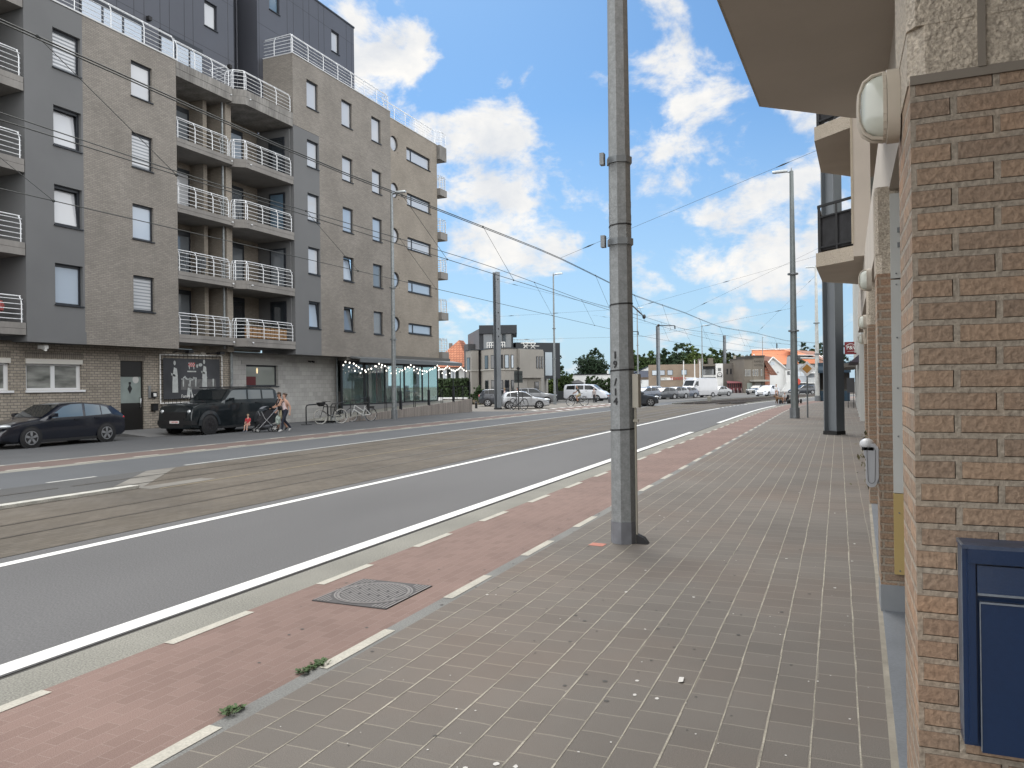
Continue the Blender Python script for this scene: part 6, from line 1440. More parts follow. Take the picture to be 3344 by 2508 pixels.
class Face:
    """a wall between two ground points, (a along it from the first, z up), outward to the viewer's side"""
    def __init__(s, p, q):
        s.p, s.q = V2(p), V2(q); s.L = (s.q-s.p).length; s.u = (s.q-s.p)/s.L; s.n = Vector((s.u.y, -s.u.x, 0))
    def P(s, a, z, d=0): v = s.p+s.u*a+s.n*d; return (v.x, v.y, z)
    def F(s, f, z, d=0): return s.P(f*s.L, z, d)
    def quad(s, mb, a0, a1, z0, z1, d=0.0, m=0): mb.poly([s.P(a0,z0,d), s.P(a1,z0,d), s.P(a1,z1,d), s.P(a0,z1,d)], m)
    def block(s, mb, a0, a1, z0, z1, d0, d1, m=0):
        b = [s.P(a0,z0,d0), s.P(a1,z0,d0), s.P(a1,z0,d1), s.P(a0,z0,d1)]; mb.prism(b, (0,0,z1-z0), m)
def winset(F, T, fr, z0, z1, pane, frame=None, d=.0, rec=.05, name='window'):
    for a, b in fr:
        mb = MB(); F.block(mb, a*F.L, b*F.L, z0, z1, d, d+rec); w_ = part(name, mb, frame or MT['anthracite'], T)
        q = MB(); e = min(.07, (b-a)*F.L*.15); F.quad(q, a*F.L+e, b*F.L-e, z0+.07, z1-.07, d+rec+.005); link('pane', q.mesh('pane', pane), w_)
# red roofed villa behind the end of the apartment block
T = thing('red_roof_house', 'white villa with steep orange tiled hip roof behind the apartment block', 'house', (-44.61, 85.35, 0))
F = Face((-44.61, 81.01), (-40.78, 82.09))
mb = MB(); F.block(mb, 0, F.L, 0, 4.10, 0, -8); part('wall', mb, wallw, T)
z0, zr = 4.17, 7.63
mb = MB(); c = [F.P(-.6,z0,.6), F.P(F.L+.6,z0,.6), F.P(F.L+.6,z0,-8.6), F.P(-.6,z0,-8.6)]; r0_, r1_ = F.P(F.L*.62,zr,-3.6), F.P(F.L*.70,zr,-5.0)
mb.poly([c[0],c[1],r0_]); mb.poly([c[1],c[2],r1_,r0_]); mb.poly([c[2],c[3],r1_]); mb.poly([c[3],c[0],r0_,r1_]); part('roof', mb, tile_o, T)
for a, b in ((.30,.42),(.54,.68)):
    winset(F, T, [(a,b)], 2.71, 3.92, refl, MT['white_pvc'])
    for x in (a-.10, b+.005):
        mb = MB(); F.block(mb, x*F.L, (x+.095)*F.L, 2.71, 3.92, 0, .05); part('shutter', mb, mat('black green shutter', (.012,.02,.018), .6), T)
mb = MB(); F.block(mb, F.L*.25, F.L*.33, z0, zr-.3, -4.5, -5.3); part('chimney', mb, mat('grey chimney', (.2,.2,.19), .9), T)
hedge_m = mat('hedge leaf', (.035,.062,.02), .8, 0, .4, 3)
def leafbox(name, label, cat, F, a0, a1, z0, z1, d0, d1, n, m, s_=.16, seed=1, grp=None):
    r = random.Random(seed); mb = MB()
    core = MB()
    F.block(core, a0+.1, a1-.1, z0, z1-.12, d0-.1 if d0 > d1 else d0+.1, d1)
    for k in range(n):
        f_ = r.random(); a = r.uniform(a0, a1)
        if f_ < .65: p = Vector(F.P(a, r.uniform(z0, z1), max(d0,d1)+r.uniform(-.1,.08)))
        else: p = Vector(F.P(a, z1+r.uniform(-.1,.1), r.uniform(min(d0,d1), max(d0,d1))))
        e = Vector((r.gauss(0,1), r.gauss(0,1), r.gauss(0,1))).normalized(); g_ = e.cross(Vector((r.gauss(0,1), r.gauss(0,1), r.gauss(0,1)))).normalized(); q = s_*r.uniform(.5,1.3)
        mb.poly([p-e*q, p-g_*q*.6, p+e*q, p+g_*q*.6])
    t = thing(name, label, cat, F.P((a0+a1)/2, 0, (d0+d1)/2), None, grp); part('leaves', mb, m, t); part('core', core, mat('hedge core', (.010,.016,.006), .95), t)
F = Face((-41.54, 75.79), (-37.37, 75.39))
leafbox('hedge', 'clipped dark green hedge in front of the red roofed villa', 'hedge', F, 0, F.L, 0, 2.65, 0, -1.2, 1500, hedge_m)
mb = MB(); F2 = Face((-39.49, 72.32), (-35.54, 71.82)); F2.block(mb, 0, F2.L, 0, .75, 0, -.25); solo('garden_wall', mb, wallw, 'low white garden wall below the clipped hedge', 'wall')

# grey corner house with bow front and black upper storey
T = thing('corner_house', 'grey rendered house with rounded front and black glazed top storey', 'house', (-33.80, 76.90, 0))
plan = [(-38.10, 76.71),(-36.68, 75.25),(-36.09, 75.72),(-36.45, 76.87),(-36.01, 76.18),(-34.74, 74.55),(-33.73, 73.68),(-32.89, 73.38),(-31.98, 73.55),(-31.51, 74.08),(-31.23, 75.06),(-30.82, 76.65),(-30.07, 79.03)]
zt = 5.8
back = [(-33.36, 90.13), (-42.85, 88.27)]
mb = MB(); mb.prism([(x, y, 0) for x, y in plan+back], (0,0,zt)); part('wall', mb, greyw, T, sharp=25)
def ledge(z0, z1, out, i0, i1, m):
    for a, b in zip(plan[i0:i1], plan[i0+1:i1+1]):
        G = Face(a, b); mb = MB(); G.block(mb, 0, G.L, z0, z1, 0, out); part('string_course', mb, m, T)
pale = mat('pale cornice', (.40,.39,.36), .85)
ledge(3.55, 3.68, .10, 0, 2, pale); ledge(3.55, 3.68, .10, 4, 10, pale); ledge(3.5, 3.58, .12, 10, 12, pale); ledge(zt, zt+.10, .06, 0, 12, dk); ledge(.78,.9,.08,4,10,pale)
Gs = [Face(a, b) for a, b in zip(plan, plan[1:])]
for z0, z1 in ((3.72,5.15),(1.0,2.5)):
    winset(Gs[0], T, [(.25,.75)], z0-.1, z1-.1, dwin); winset(Gs[5], T, [(.0,.62)], z0, z1, dwin); winset(Gs[6], T, [(.15,.70)], z0, z1, dwin); winset(Gs[7], T, [(.35,.75)], z0, z1, dwin); winset(Gs[8], T, [(-.1,.62)], z0, z1, refl if z0 > 3 else dwin); winset(Gs[9], T, [(-.05,.35)], z0, z1, refl if z0 > 3 else dwin)
winset(Gs[11], T, [(.42,.53),(.62,.73),(.82,.93)], 3.75, 5.05, dwin)
mb = MB(); Gs[10].block(mb, 0, Gs[10].L, 2.72, zt-.003, 0, .35); Gs[11].block(mb, 0, Gs[11].L, 2.72, zt-.003, 0, .35); part('oriel', mb, greyw, T)
winset(Gs[11], T, [(.50,.61),(.68,.79),(.86,.96)], 3.75, 5.05, dwin, d=.352)
mb = MB(); Gs[11].block(mb, Gs[11].L*.05, Gs[11].L*.98, 0, 2.6, .0, .03); part('entrance_recess', mb, greyw2, T)
winset(Gs[11], T, [(.52,.80)], .1, 2.3, dwin, d=.035)
mb = MB(); p = Vector(Gs[2].F(.6, 0, .08)); mb.tube([(p.x,p.y,.1),(p.x,p.y,5.6)], .08, 8); mb.box(p.x-.15,p.y-.15,5.3,p.x+.15,p.y+.15,5.75); part('downpipe', mb, MT['anthracite'], T)
G = Face((-36.91, 77.76), (-33.03, 79.40)); zb, zp = zt+.02, 8.67
mb = MB(); G.block(mb, 0, G.L, zp-.95, zp, .35, -7); part('roof_slab', mb, dk, T)
mb = MB(); G.block(mb, 0, G.L*.90, zb, zp-.95, 0, -6.5); part('penthouse', mb, dk, T)
mb = MB(); G.quad(mb, G.L*.10, G.L*.86, zb+.1, zp-1.0, .02); part('penthouse_glazing', mb, glass('penthouse glass', (.07,.085,.095)), T)
mb = MB()
for f_ in (.10,.36,.62,.86): G.block(mb, f_*G.L-.05, f_*G.L+.05, zb+.05, zp-.95, .0, .06)
part('glazing_bar', mb, dk, T)
S2 = Face((-42.50, 86.25), (-37.01, 77.93)); mb = MB(); S2.block(mb, 0, S2.L, zb, zp-.35, .01, -.1); part('side_cladding', mb, mat('mid grey cladding', (.135,.13,.135), .7), T)
mb = MB(); S3 = Face((-40.28, 80.68), (-39.40, 79.96)); S3.block(mb, 0, S3.L, 0, 6.79, 0, -5); part('side_block', mb, mat('slate side', (.10,.10,.105), .8), T)
B_ = Face((-33.93, 81.20), (-29.95, 85.06))
z0, z1 = 2.67, 6.84
mb = MB(); B_.block(mb, 0, B_.L, z0, z1, 0, -7); part('black_block', mb, dk, T)
mb = MB(); B_.quad(mb, B_.L*.655, B_.L*.815, 3.03, 5.73, .02); part('tall_window', mb, refl, T)
mb = MB(); B_.block(mb, B_.L*.94, B_.L*.965, 0, z0, -.3, -.6); part('block_post', mb, dk, T)
for (a, b, l) in ((.12,.45,'white rail of the roof terrace at its left end'),):
    mb = MB(); F = Face((-34.86, 75.37), (-32.90, 75.66))
    F.block(mb, 0, F.L, zt+.75, zt+.82, 0, -.05); F.block(mb, 0, F.L, zt+.45, zt+.5, 0, -.05)
    for k in range(9): F.block(mb, k*F.L/8-.03, k*F.L/8+.03, zt+.1, zt+.8, 0, -.05)
    solo('terrace_bench', mb, MT['white'], 'white slatted bench on the roof terrace of the grey corner house', 'bench')
t = thing('picnic_table', 'white crossed leg picnic table on the roof terrace of the grey corner house', 'table', (-31.56, 78.94, zt))
F = Face((-32.06, 78.19), (-30.96, 79.74))
mb = MB(); F.block(mb, F.L*.12, F.L*.88, zt+.75, zt+.82, -.4, .4); part('tabletop', mb, MT['white'], t)
for f_ in (0, .5):
    mb = MB(); F.block(mb, F.L*f_, F.L*(f_+.5), zt+.42, zt+.47, .5, .75) if f_ else F.block(mb, 0, F.L*.45, zt+.42, zt+.47, .5, .75); part('seat', mb, MT['white'], t)
for f_ in (.25,.75):
    mb = MB(); mb.bar(F.P(F.L*f_-.35,zt+.1,.2), F.P(F.L*f_+.35,zt+.75,.2), .07); mb.bar(F.P(F.L*f_+.35,zt+.1,.2), F.P(F.L*f_-.35,zt+.75,.2), .07); part('leg', mb, MT['white'], t)
mb = MB(); F = Face((-34.25, 82.15), (-32.35, 83.50)); zq = z1
for k in range(13): mb.tube([F.P(k*F.L/12,zq,-1), F.P(k*F.L/12,zq+.45,-1)], .02, 4)
mb.tube([F.P(0,zq+.45,-1), F.P(F.L,zq+.35,-1)], .025, 4); solo('roof_fence', mb, MT['white'], 'thin pale railing on the black flat roof', 'railing')
# planter and bush before it
t = thing('planter', 'brown stone planter with green shrub beside the grey corner house', 'planter', (-34.77, 72.15, 0))
F = Face((-34.82, 71.59), (-33.73, 71.50)); mb = MB(); F.block(mb, 0, F.L, 0, .5, 0, -1); part('box', mb, mat('stone planter', (.24,.19,.14), .9), t)
# leaf crowns -------------------------------------------------------------
def leafmat(n, c): return mat(n, c, .75, 0, .45, 1.2, spec=.2)
LF = {'dark': leafmat('dark conifer leaf', (.030,.052,.028)), 'mid': leafmat('mid green leaf', (.052,.082,.028)), 'light': leafmat('light green leaf', (.085,.12,.035)), 'bush': leafmat('bush leaf', (.036,.060,.024)), 'olive': leafmat('olive green leaf', (.062,.078,.034))}
bark = mat('bark', (.07,.052,.038), .95, 0, .3, 6, .5, 12)
def crown(blobs, n, s_, seed, squash=.75):
    """leaf clumps scattered through a set of ellipsoid volumes, denser near their surface"""
    r = random.Random(seed); mb = MB(); tot = sum(b[3]**2 for b in blobs)
    for (x, y, z, R_) in blobs:
        k = int(n*R_**2/tot)
        tufts = [Vector((r.gauss(0,1), r.gauss(0,1), r.gauss(0,1))).normalized()*R_*r.uniform(.62,1.02) for _ in range(max(6, k//14))]
        for tv in tufts:
            for _ in range(14):
                p = Vector((x, y, z))+Vector((tv.x, tv.y, tv.z*squash))+Vector((r.gauss(0,1), r.gauss(0,1), r.gauss(0,.8)))*R_*.13
                e = Vector((r.gauss(0,1), r.gauss(0,1), r.gauss(0,.7))).normalized(); g_ = e.cross(Vector((r.gauss(0,1), r.gauss(0,1), r.gauss(0,1)))).normalized(); q = s_*r.uniform(.5,1.4)
                mb.poly([p-e*q, p-g_*q*.55, p+e*q, p+g_*q*.55])
    return mb
def tree(name, label, loc, hgt, wid, kind, seed, n=1500, s_=.22, group=None, cat='tree', base=.12, dome=True):
    r = random.Random(seed); t = thing(name, label, cat, (loc[0], loc[1], 0), 0, group)
    blobs = []; nb = 11
    for k in range(nb):
        f_ = k/(nb-1); zz = hgt*(base+.12+(.80-base)*f_)
        wr = wid/2*(math.sqrt(max(.05, 1-(max(0, f_-.35)/.75)**2)) if dome else (1.02-f_*.88)); m_ = 2 if f_ < .8 else 1
        for j in range(m_):
            a = r.uniform(0, 6.28); d = wr*r.uniform(.25,.62)
            blobs.append((d*math.cos(a), d*math.sin(a), zz+r.uniform(-.05,.05)*hgt, max(.25*wid*.5, wr*r.uniform(.38,.6))))
    part('crown', crown(blobs, n, s_, seed), LF[kind], t)
    mb = MB(); mb.tube([(0,0,0),(.05*wid*.2,0,hgt*.35),(0,.03*wid,hgt*.75)], [hgt*.028,hgt*.020,hgt*.006], 8)
    for b in blobs[::2]: mb.tube([(0,0,max(hgt*.15, b[2]-hgt*.22)), (b[0]*.5,b[1]*.5,b[2]-hgt*.06), (b[0],b[1],b[2])], [hgt*.010,hgt*.006,hgt*.002], 5)
    part('trunk', mb, bark, t); return t
tree('shrub', 'rounded green shrub growing in the stone planter by the corner house', (-34.37, 71.89), 1.75, 2.3, 'bush', 2, 900, .10, cat='shrub', base=0)
tree('shrub', 'dark low shrub at the foot of the grey corner house, right of the planter', (-34.10, 72.65), 1.5, .9, 'dark', 3, 400, .09, cat='shrub', base=0)
tree('pine_tree', 'broad dark green pine behind the white garage', (-33.38, 107.50), 7.26, 6.8, 'dark', 5, 9000, .20, base=.08)
tree('conifer_tree', 'smaller dark conifer beside the street lamp left of the white van', (-35.43, 100.11), 6.01, 3.4, 'dark', 7, 3600, .17, base=.0, dome=False)
tree('leafy_tree', 'bright green bushy tree under the black block of the corner house', (-35.09, 94.83), 3.6, 4.4, 'light', 8, 3400, .17, base=.0)
tree('leafy_tree', 'mid green bushy tree between the dark conifer and the white garage', (-33.32, 95.58), 4.01, 3.6, 'mid', 9, 3600, .17, base=.0)
tree('shrub', 'large rounded green bush right behind the white passenger van', (-28.49, 94.37), 2.99, 3.9, 'bush', 10, 4600, .15, cat='shrub', base=0)
tree('shrub', 'second green bush partly hidden by the numbered mast', (-26.77, 94.01), 2.69, 3.0, 'bush', 11, 3000, .15, cat='shrub', base=0)
F = Face((-33.38, 93.38), (-31.83, 92.95)); mb = MB(); F.block(mb, 0, F.L, 0, 1.14, 0, -.3); solo('garden_gate', mb, mat('dark gate', (.035,.042,.045), .7), 'low dark garden gate left of the white passenger van', 'gate')
T = thing('garage', 'low white flat roofed garage behind the white passenger van', 'garage', (-31.39, 101.83, 0)); F = Face((-34.11, 100.67), (-28.41, 102.01))
zg = 3.26; mb = MB(); F.block(mb, 0, F.L, 0, zg, 0, -5); part('wall', mb, wallw, T); mb = MB(); F.block(mb, -.1, F.L+.1, zg+.003, zg+.1, .1, -5.1); part('roof_edge', mb, dk, T)
mb = MB(); F.block(mb, F.L*.86, F.L*.90, zg+.1, zg+.55, -2, -2.3); part('vent', mb, wallw, T)
T = thing('shed', 'dark gabled shed roof just above the white passenger van', 'shed', (-31.95, 96.16, 0)); F = Face((-32.80, 95.80), (-30.73, 96.68))
zs = 2.09; mb = MB(); F.block(mb, .1, F.L-.1, 0, zs, 0, -3); part('wall', mb, dk, T)
mb = MB(); mb.poly([F.P(-.1,zs,.2), F.P(F.L+.1,zs,.2), F.P(F.L*.72,zs+.5,-1.3), F.P(.3,zs+.25,-1.3)]); mb.poly([F.P(-.1,zs,-3), F.P(F.L+.1,zs,-3), F.P(F.L*.72,zs+.5,-1.3), F.P(.3,zs+.25,-1.3)]); mb.poly([F.P(F.L+.1,zs,.2), F.P(F.L+.1,zs,-3), F.P(F.L*.72,zs+.5,-1.3)]); part('roof', mb, mat('dark shingle', (.04,.04,.042), .9, 0, .2, 3), T)
# wood behind the dealership: trees one can tell apart
for k, (x, y, h_, w_, kd, l_, g_) in enumerate([
 (-43.10, 172.90, 9.92, 8, 'mid', 'mid green leafy tree behind the glass annex of the showroom', 'trees of the wood behind the showroom'),
 (-43.10, 179.42, 9.30, 7.5, 'olive', 'olive green tree behind the glass annex of the showroom', 'trees of the wood behind the showroom'),
 (-40.33, 176.25, 9.25, 8, 'mid', 'mid green leafy tree behind the left half of the brown showroom, left one', 'trees of the wood behind the showroom'),
 (-42.97, 194.69, 8.57, 10, 'mid', 'low mid green leafy tree behind the left half of the brown showroom, rear row', 'trees of the wood behind the showroom'),
 (-39.66, 183.05, 8.89, 8, 'olive', 'olive green tree behind the left half of the brown showroom', 'trees of the wood behind the showroom'),
 (-36.96, 179.86, 9.43, 8.5, 'mid', 'mid green leafy tree behind the left half of the brown showroom, right one', 'trees of the wood behind the showroom'),
 (-38.66, 196.52, 9.14, 10, 'dark', 'low dark green tree behind the right half of the brown showroom, rear row, left one', 'trees of the wood behind the showroom'),
 (-33.94, 176.79, 10.91, 9.5, 'dark', 'dark green tree behind the right half of the brown showroom', 'trees of the wood behind the showroom'),
 (-34.23, 187.53, 11.25, 8, 'mid', 'mid green leafy tree behind the right half of the brown showroom', 'trees of the wood behind the showroom'),
 (-31.42, 182.21, 10.78, 7.5, 'light', 'light green tree behind the right half of the brown showroom', 'trees of the wood behind the showroom'),
 (-34.32, 202.70, 8.74, 10, 'dark', 'low dark green tree behind the right half of the brown showroom, rear row, right one', 'trees of the wood behind the showroom'),
 (-31.21, 193.16, 9.74, 8, 'olive', 'olive green tree behind the dark block with the balcony', 'trees of the wood behind the showroom'),
 (-28.65, 189.90, 9.99, 8, 'mid', 'mid green leafy tree behind the dark block with the balcony', 'trees of the wood behind the showroom'),
 (-30.22, 206.62, 8.74, 10, 'mid', 'low mid green leafy tree behind the dark block with the balcony, rear row', 'trees of the wood behind the showroom'),
 (-27.67, 196.84, 10.53, 7.5, 'mid', 'mid green leafy tree behind the white sign pylon', 'trees of the wood behind the showroom'),
 (-25.50, 195.58, 9.96, 7.5, 'olive', 'olive green tree behind the white sign pylon', 'trees of the wood behind the showroom'),
 (-24.44, 202.55, 9.56, 7.5, 'dark', 'low dark green tree behind the grey block with the red awning, rear row, left one', 'trees of the wood behind the showroom'),
 (-24.92, 211.04, 8.41, 10, 'dark', 'low dark green tree behind the grey block with the red awning, rear row, right one', 'trees of the wood behind the showroom'),
 (-22.34, 201.27, 9.00, 7.5, 'mid', 'mid green leafy tree behind the grey block with the red awning', 'trees of the wood behind the showroom'),
 (-21.06, 206.16, 8.96, 8, 'olive', 'low olive green tree behind the dark taupe hotel, rear row', 'trees of the wood behind the showroom'),
 (-12.13, 279.48, 14.99, 9, 'dark', 'leftmost dark pine on the rise above the orange roof', 'pines on the rise behind the orange roof'),
 (-10.05, 286.88, 14.83, 9, 'dark', 'second dark pine on the rise above the orange roof', 'pines on the rise behind the orange roof'),
 (-7.33, 281.52, 15.34, 10, 'dark', 'dark pine on the rise left of the pale lamp', 'pines on the rise behind the orange roof'),
 (-4.98, 291.21, 15.93, 10, 'dark', 'tallest dark pine on the rise above the orange roof', 'pines on the rise behind the orange roof'),
 (-2.53, 283.56, 15.06, 9, 'dark', 'dark pine on the rise seen beside the near steel mast', 'pines on the rise behind the orange roof'),
 (-0.33, 293.18, 14.90, 9, 'dark', 'dark pine on the rise behind the red hanging sign', 'pines on the rise behind the orange roof'),
 (-8.25, 273.52, 12.76, 9, 'olive', 'olive pine low on the rise behind the white chimney', 'pines on the rise behind the orange roof'),
 (-3.58, 275.50, 12.70, 9, 'olive', 'olive pine low on the rise behind the two roof windows', 'pines on the rise behind the orange roof')]):
    tree('wood_tree', l_, (x, y), h_, w_, kd, 40+k, 2600, .40, g_, base=.03)
# car dealership
T = thing('dealership', 'long two storey brown concrete car showroom with white and red sign band', 'building', (-29.59, 150.40, 0))
F = Face((-35.00, 152.44), (-24.64, 152.49))
zt = 5.70
mb = MB(); F.block(mb, 0, F.L, 0, zt, 0, -9); part('wall', mb, brownc, T)
zw0, zw1 = 3.58, 4.61
winset(F, T, [(.07,.17),(.22,.32),(.365,.47),(.63,.735)], zw0, zw1, refl)
zs0, zs1 = 2.61, 3.10
mb = MB(); F.block(mb, F.L*.24, F.L*.47, zs0, zs1, .02, .12); F.block(mb, F.L*.67, F.L*.91, zs0, zs1, .02, .12); part('sign_band', mb, MT['white'], T)
p = F.F(.30, (zs0+zs1)/2, .14); text('VYVEY', .42, p, F.u, (0,0,1), mat('green black letters', (.02,.05,.035), .6), T, 'lettering')
p = F.F(.57, (zs0+zs1)/2, .14); text('TOYOTA', .72, p, F.u, (0,0,1), mat('red letters', (.42,.03,.03), .5), T, 'lettering', sx=1.05, bold=.012)
p = F.F(.79, (zs0+zs1)/2, .14); text('AUTOMOBIELBEDRIJF', .22, p, F.u, (0,0,1), mat('grey letters', (.1,.1,.1), .6), T, 'lettering')
A_ = Face((-39.18, 157.19), (-35.23, 153.43)); za = 5.36
mb = MB(); mb.poly([A_.P(0,0),A_.P(A_.L,0),A_.P(A_.L,za),A_.P(0,za-1.3)]); part('annex_wall', mb, wallw, T)
mb = MB(); A_.quad(mb, 0, A_.L, 3.28, 4.60, .03); part('annex_glazing', mb, glass('violet glazing', (.10,.09,.12)), T)
mb = MB(); A_.quad(mb, 0, A_.L, 2.78, 3.28, .05); part('annex_panel', mb, mat('brown panel', (.12,.09,.065), .8), T)
mb = MB(); mb.bar(A_.P(-.4,za-1.35,.1), A_.P(A_.L,za+.05,.1), .16); part('annex_roof_edge', mb, MT['anthracite'], T)
p = A_.F(.55, 2.34, .06); text('2', .8, p, A_.u, (0,0,1), MT['black'], T, 'lettering')
# dark middle part with the recessed balcony
T = thing('showroom_block', 'dark two storey block with recessed balcony beside the white pylon', 'building', (-23.74, 155.05, 0))
F = Face((-24.74, 153.10), (-22.06, 154.02)); zt = 5.65
mb = MB(); F.block(mb, 0, F.L, 5.23, zt, .15, -8); part('roof_slab', mb, hotelc, T); mb = MB(); F.block(mb, 0, F.L, 0, 5.23, -1.4, -8); part('back_wall', mb, mat('dark glazing wall', (.035,.04,.045), .3), T)
mb = MB(); F.block(mb, 0, F.L, 3.06, 3.48, .1, -.0); part('rail', mb, MT['white'], T); mb = MB(); F.block(mb, 0, F.L, 1.98, 2.58, .05, -1.4); part('balcony_slab', mb, mat('pale slab', (.33,.32,.30), .8), T)
mb = MB(); F.block(mb, F.L*.02, F.L*.30, zt, 6.80, -2, -4); part('roof_box', mb, hotelc, T); mb = MB(); F.block(mb, F.L*.72, F.L*1.0, zt, 6.89, -2.5, -4); part('roof_box', mb, hotelc, T)
mb = MB(); F.quad(mb, F.L*.2, F.L*.95, 3.54, 4.62, -1.38); part('window', mb, glass('grey blind window', (.22,.235,.24)), T)
# pylon
T = thing('sign_pylon', 'tall white sign pylon with black round arch emblem', 'sign', (-20.72, 149.81, 0))
F = Face((-21.31, 149.56), (-20.16, 150.05)); zt = 5.61
mb = MB(); F.block(mb, 0, F.L, 0, zt, 0, -.6); part('slab', mb, MT['white'], T)
def zf(py): return 1.9+(1249.5-py)*146/2512
mb = MB(); F.quad(mb, F.L*.22, F.L*.72, zf(1210), zf(1200.5), .02); part('emblem_plate', mb, mat('pylon grey', (.16,.17,.17), .6), T)
mb = MB(); F.quad(mb, F.L*.12, F.L*.88, zf(1233), zf(1222), .02); cz = zf(1222); mb.poly([F.P(F.L*(.5+.38*math.cos(math.pi*k/14)), cz+.46*math.sin(math.pi*k/14)*1.05, .02) for k in range(15)]); part('emblem', mb, MT['black'], T)
mb = MB(); mb.poly([F.P(F.L*(.5+.29*math.cos(6.283*k/18)), zf(1221.5)+.35*math.sin(6.283*k/18), .03) for k in range(18)]); F.quad(mb, F.L*.16, F.L*.84, zf(1232), zf(1229.5), .03); part('emblem_field', mb, MT['white'], T)
p = F.F(.5, zf(1221.5), .04); text('A', .5, p, F.u, (0,0,1), mat('emblem grey', (.12,.12,.12), .6), T, 'lettering')
for px in (2233,2269,2286.5):
    t = thing('flagpole', {2233:'leftmost bare white flagpole before the showroom',2269:'middle bare white flagpole before the showroom, the tallest',2286.5:'rightmost bare white flagpole before the showroom'}[px], 'flagpole', {2233:(-25.92, 141.09, 0),2269:(-24.07, 141.87, 0),2286.5:(-23.18, 142.25, 0)}[px], 0, 'flagpoles before the showroom')
    mb = MB(); hh = {2233:5.93,2269:6.13,2286.5:6.06}[px]; mb.tube([(0,0,0),(0,0,hh)], [.13,.08], 8); part('pole', mb, MT['white'], t); mb = MB(); mb.ell((0,0,hh+.05), .11, 8, 5); part('finial', mb, MT['steel'], t)
# grey block with the red awning cafe
T = thing('grey_block', 'plain grey two storey building with narrow windows above the red cafe awning', 'building', (-19.14, 154.83, 0))
F = Face((-20.41, 152.12), (-17.70, 153.27)); zt = 5.63
mb = MB(); F.block(mb, 0, F.L, 0, zt, 0, -8); part('wall', mb, greyc, T)
winset(F, T, [(.22,.32),(.46,.55),(.82,.90)], 3.57, 4.63, dwin)
D2 = Face((-17.73, 153.58), (-16.59, 154.07)); mb = MB(); D2.block(mb, 0, D2.L, 5.12, 5.58, .2, -7); D2.block(mb, 0, D2.L, 0, 2.72, .1, -7); D2.block(mb, 0, D2.L, 0, 5.58-.01, -1.5, -7); part('link_part', mb, hotelc, T)
mb = MB(); D2.block(mb, 0, D2.L, 3.30, 3.48, .12, .0); part('rail', mb, MT['white'], T)
for (px, py) in ((-18.59, 155.06),(-17.22, 155.64)):
    mb = MB(); mb.box(px-.25,py,zt,px+.25,py+.4,zt+1.6); part('chimney', mb, mat('pale chimney', (.32,.30,.25), .9), T)
t = thing('cafe_terrace', 'red awning and red screened cafe terrace at the foot of the grey block', 'cafe terrace', (-17.85, 148.86, 0))
F = Face((-19.28, 148.25), (-16.51, 149.21)); mb = MB(); mb.poly([F.P(F.L*.1,2.31,-1.5), F.P(F.L,2.14,-1.5), F.P(F.L,1.85,.6), F.P(0,1.85,.6)]); part('awning', mb, mat('faded red awning', (.17,.045,.055), .85), t)
mb = MB()
for k in range(8): F.block(mb, k*F.L/8, k*F.L/8+.10, 0, 1.85, .5, .6)
F.block(mb, 0, F.L, .5, 1.0, .5, .55); part('screen', mb, mat('dark red screen', (.13,.03,.035), .8), t)
mb = MB(); F.quad(mb, 0, F.L, 0, 1.91, .03); part('cafe_front', mb, mat('dim cafe front', (.05,.035,.035), .7), t)
for k in range(4):
    q = MB(); F.block(q, F.L*(.1+.24*k), F.L*(.16+.24*k), .45, .9, 1.0, .8); F.block(q, F.L*(.1+.24*k), F.L*(.16+.24*k), .42, .46, 1.0, 1.4)
    for aa in (.1,.155): F.block(q, F.L*(aa+.24*k), F.L*(aa+.24*k)+.04, 0, .42, 1.0, 1.04); F.block(q, F.L*(aa+.24*k), F.L*(aa+.24*k)+.04, 0, .42, 1.36, 1.4)
    solo('terrace_chair', q, mat('pinkish grey plastic', (.25,.20,.2), .7), 'small grey plastic chair on the red cafe terrace in the distance', 'chair', 'chairs on the red cafe terrace')
# hotel
T = thing('hotel', 'dark taupe art deco hotel with stepped gable and white mullioned windows', 'building', (-14.22, 148.23, 0))
F = Face((-15.99, 147.48), (-12.52, 149.17)); za, zb_ = 6.34, 6.67
mb = MB(); F.block(mb, 0, F.L*.42, 0, za, 0, -8); part('wall', mb, hotelc, T); mb = MB(); F.block(mb, F.L*.42, F.L*.97, 0, zb_, .05, -8); part('wall', mb, hotelc, T)
mb = MB(); F.block(mb, F.L*.36, F.L*.99, zb_, zb_+.25, .3, -8); part('cornice', mb, mat('dark cornice', (.06,.055,.05), .9), T); mb = MB(); F.block(mb, -.1, F.L*.42, za, za+.16, .25, -8); part('cornice', mb, mat('dark cornice low', (.07,.065,.055), .9), T)
winset(F, T, [(.03,.10),(.14,.21),(.23,.30),(.40,.47),(.50,.57),(.60,.67),(.80,.86)], 3.09, 4.32, dwin, mat('white mullion', (.5,.49,.45), .7), d=.06)
mb = MB(); F.block(mb, F.L*.26, F.L*1.0, 2.08, 2.42, .05, 2.2); part('canopy', mb, mat('pale canopy', (.33,.315,.28), .85), T)
mb = MB(); F.block(mb, F.L*.12, F.L*.36, 0, 1.86, .06, .12); part('garage_door', mb, mat('pale green garage door', (.27,.31,.28), .7), T); mb = MB(); F.block(mb, F.L*.50, F.L*.78, 0, 1.86, .06, .12); part('garage_door', mb, mat('grey garage door', (.30,.29,.27), .7), T)
p = F.F(.70, 5.76, .07); text('FAMILY', .55, p, F.u, (0,0,1), mat('dark hotel letters', (.05,.045,.04), .8), T, 'lettering'); p = F.F(.70, 5.09, .07); text('HOTEL', .55, p, F.u, (0,0,1), mat('dark hotel letters', (.05,.045,.04), .8), T, 'lettering')
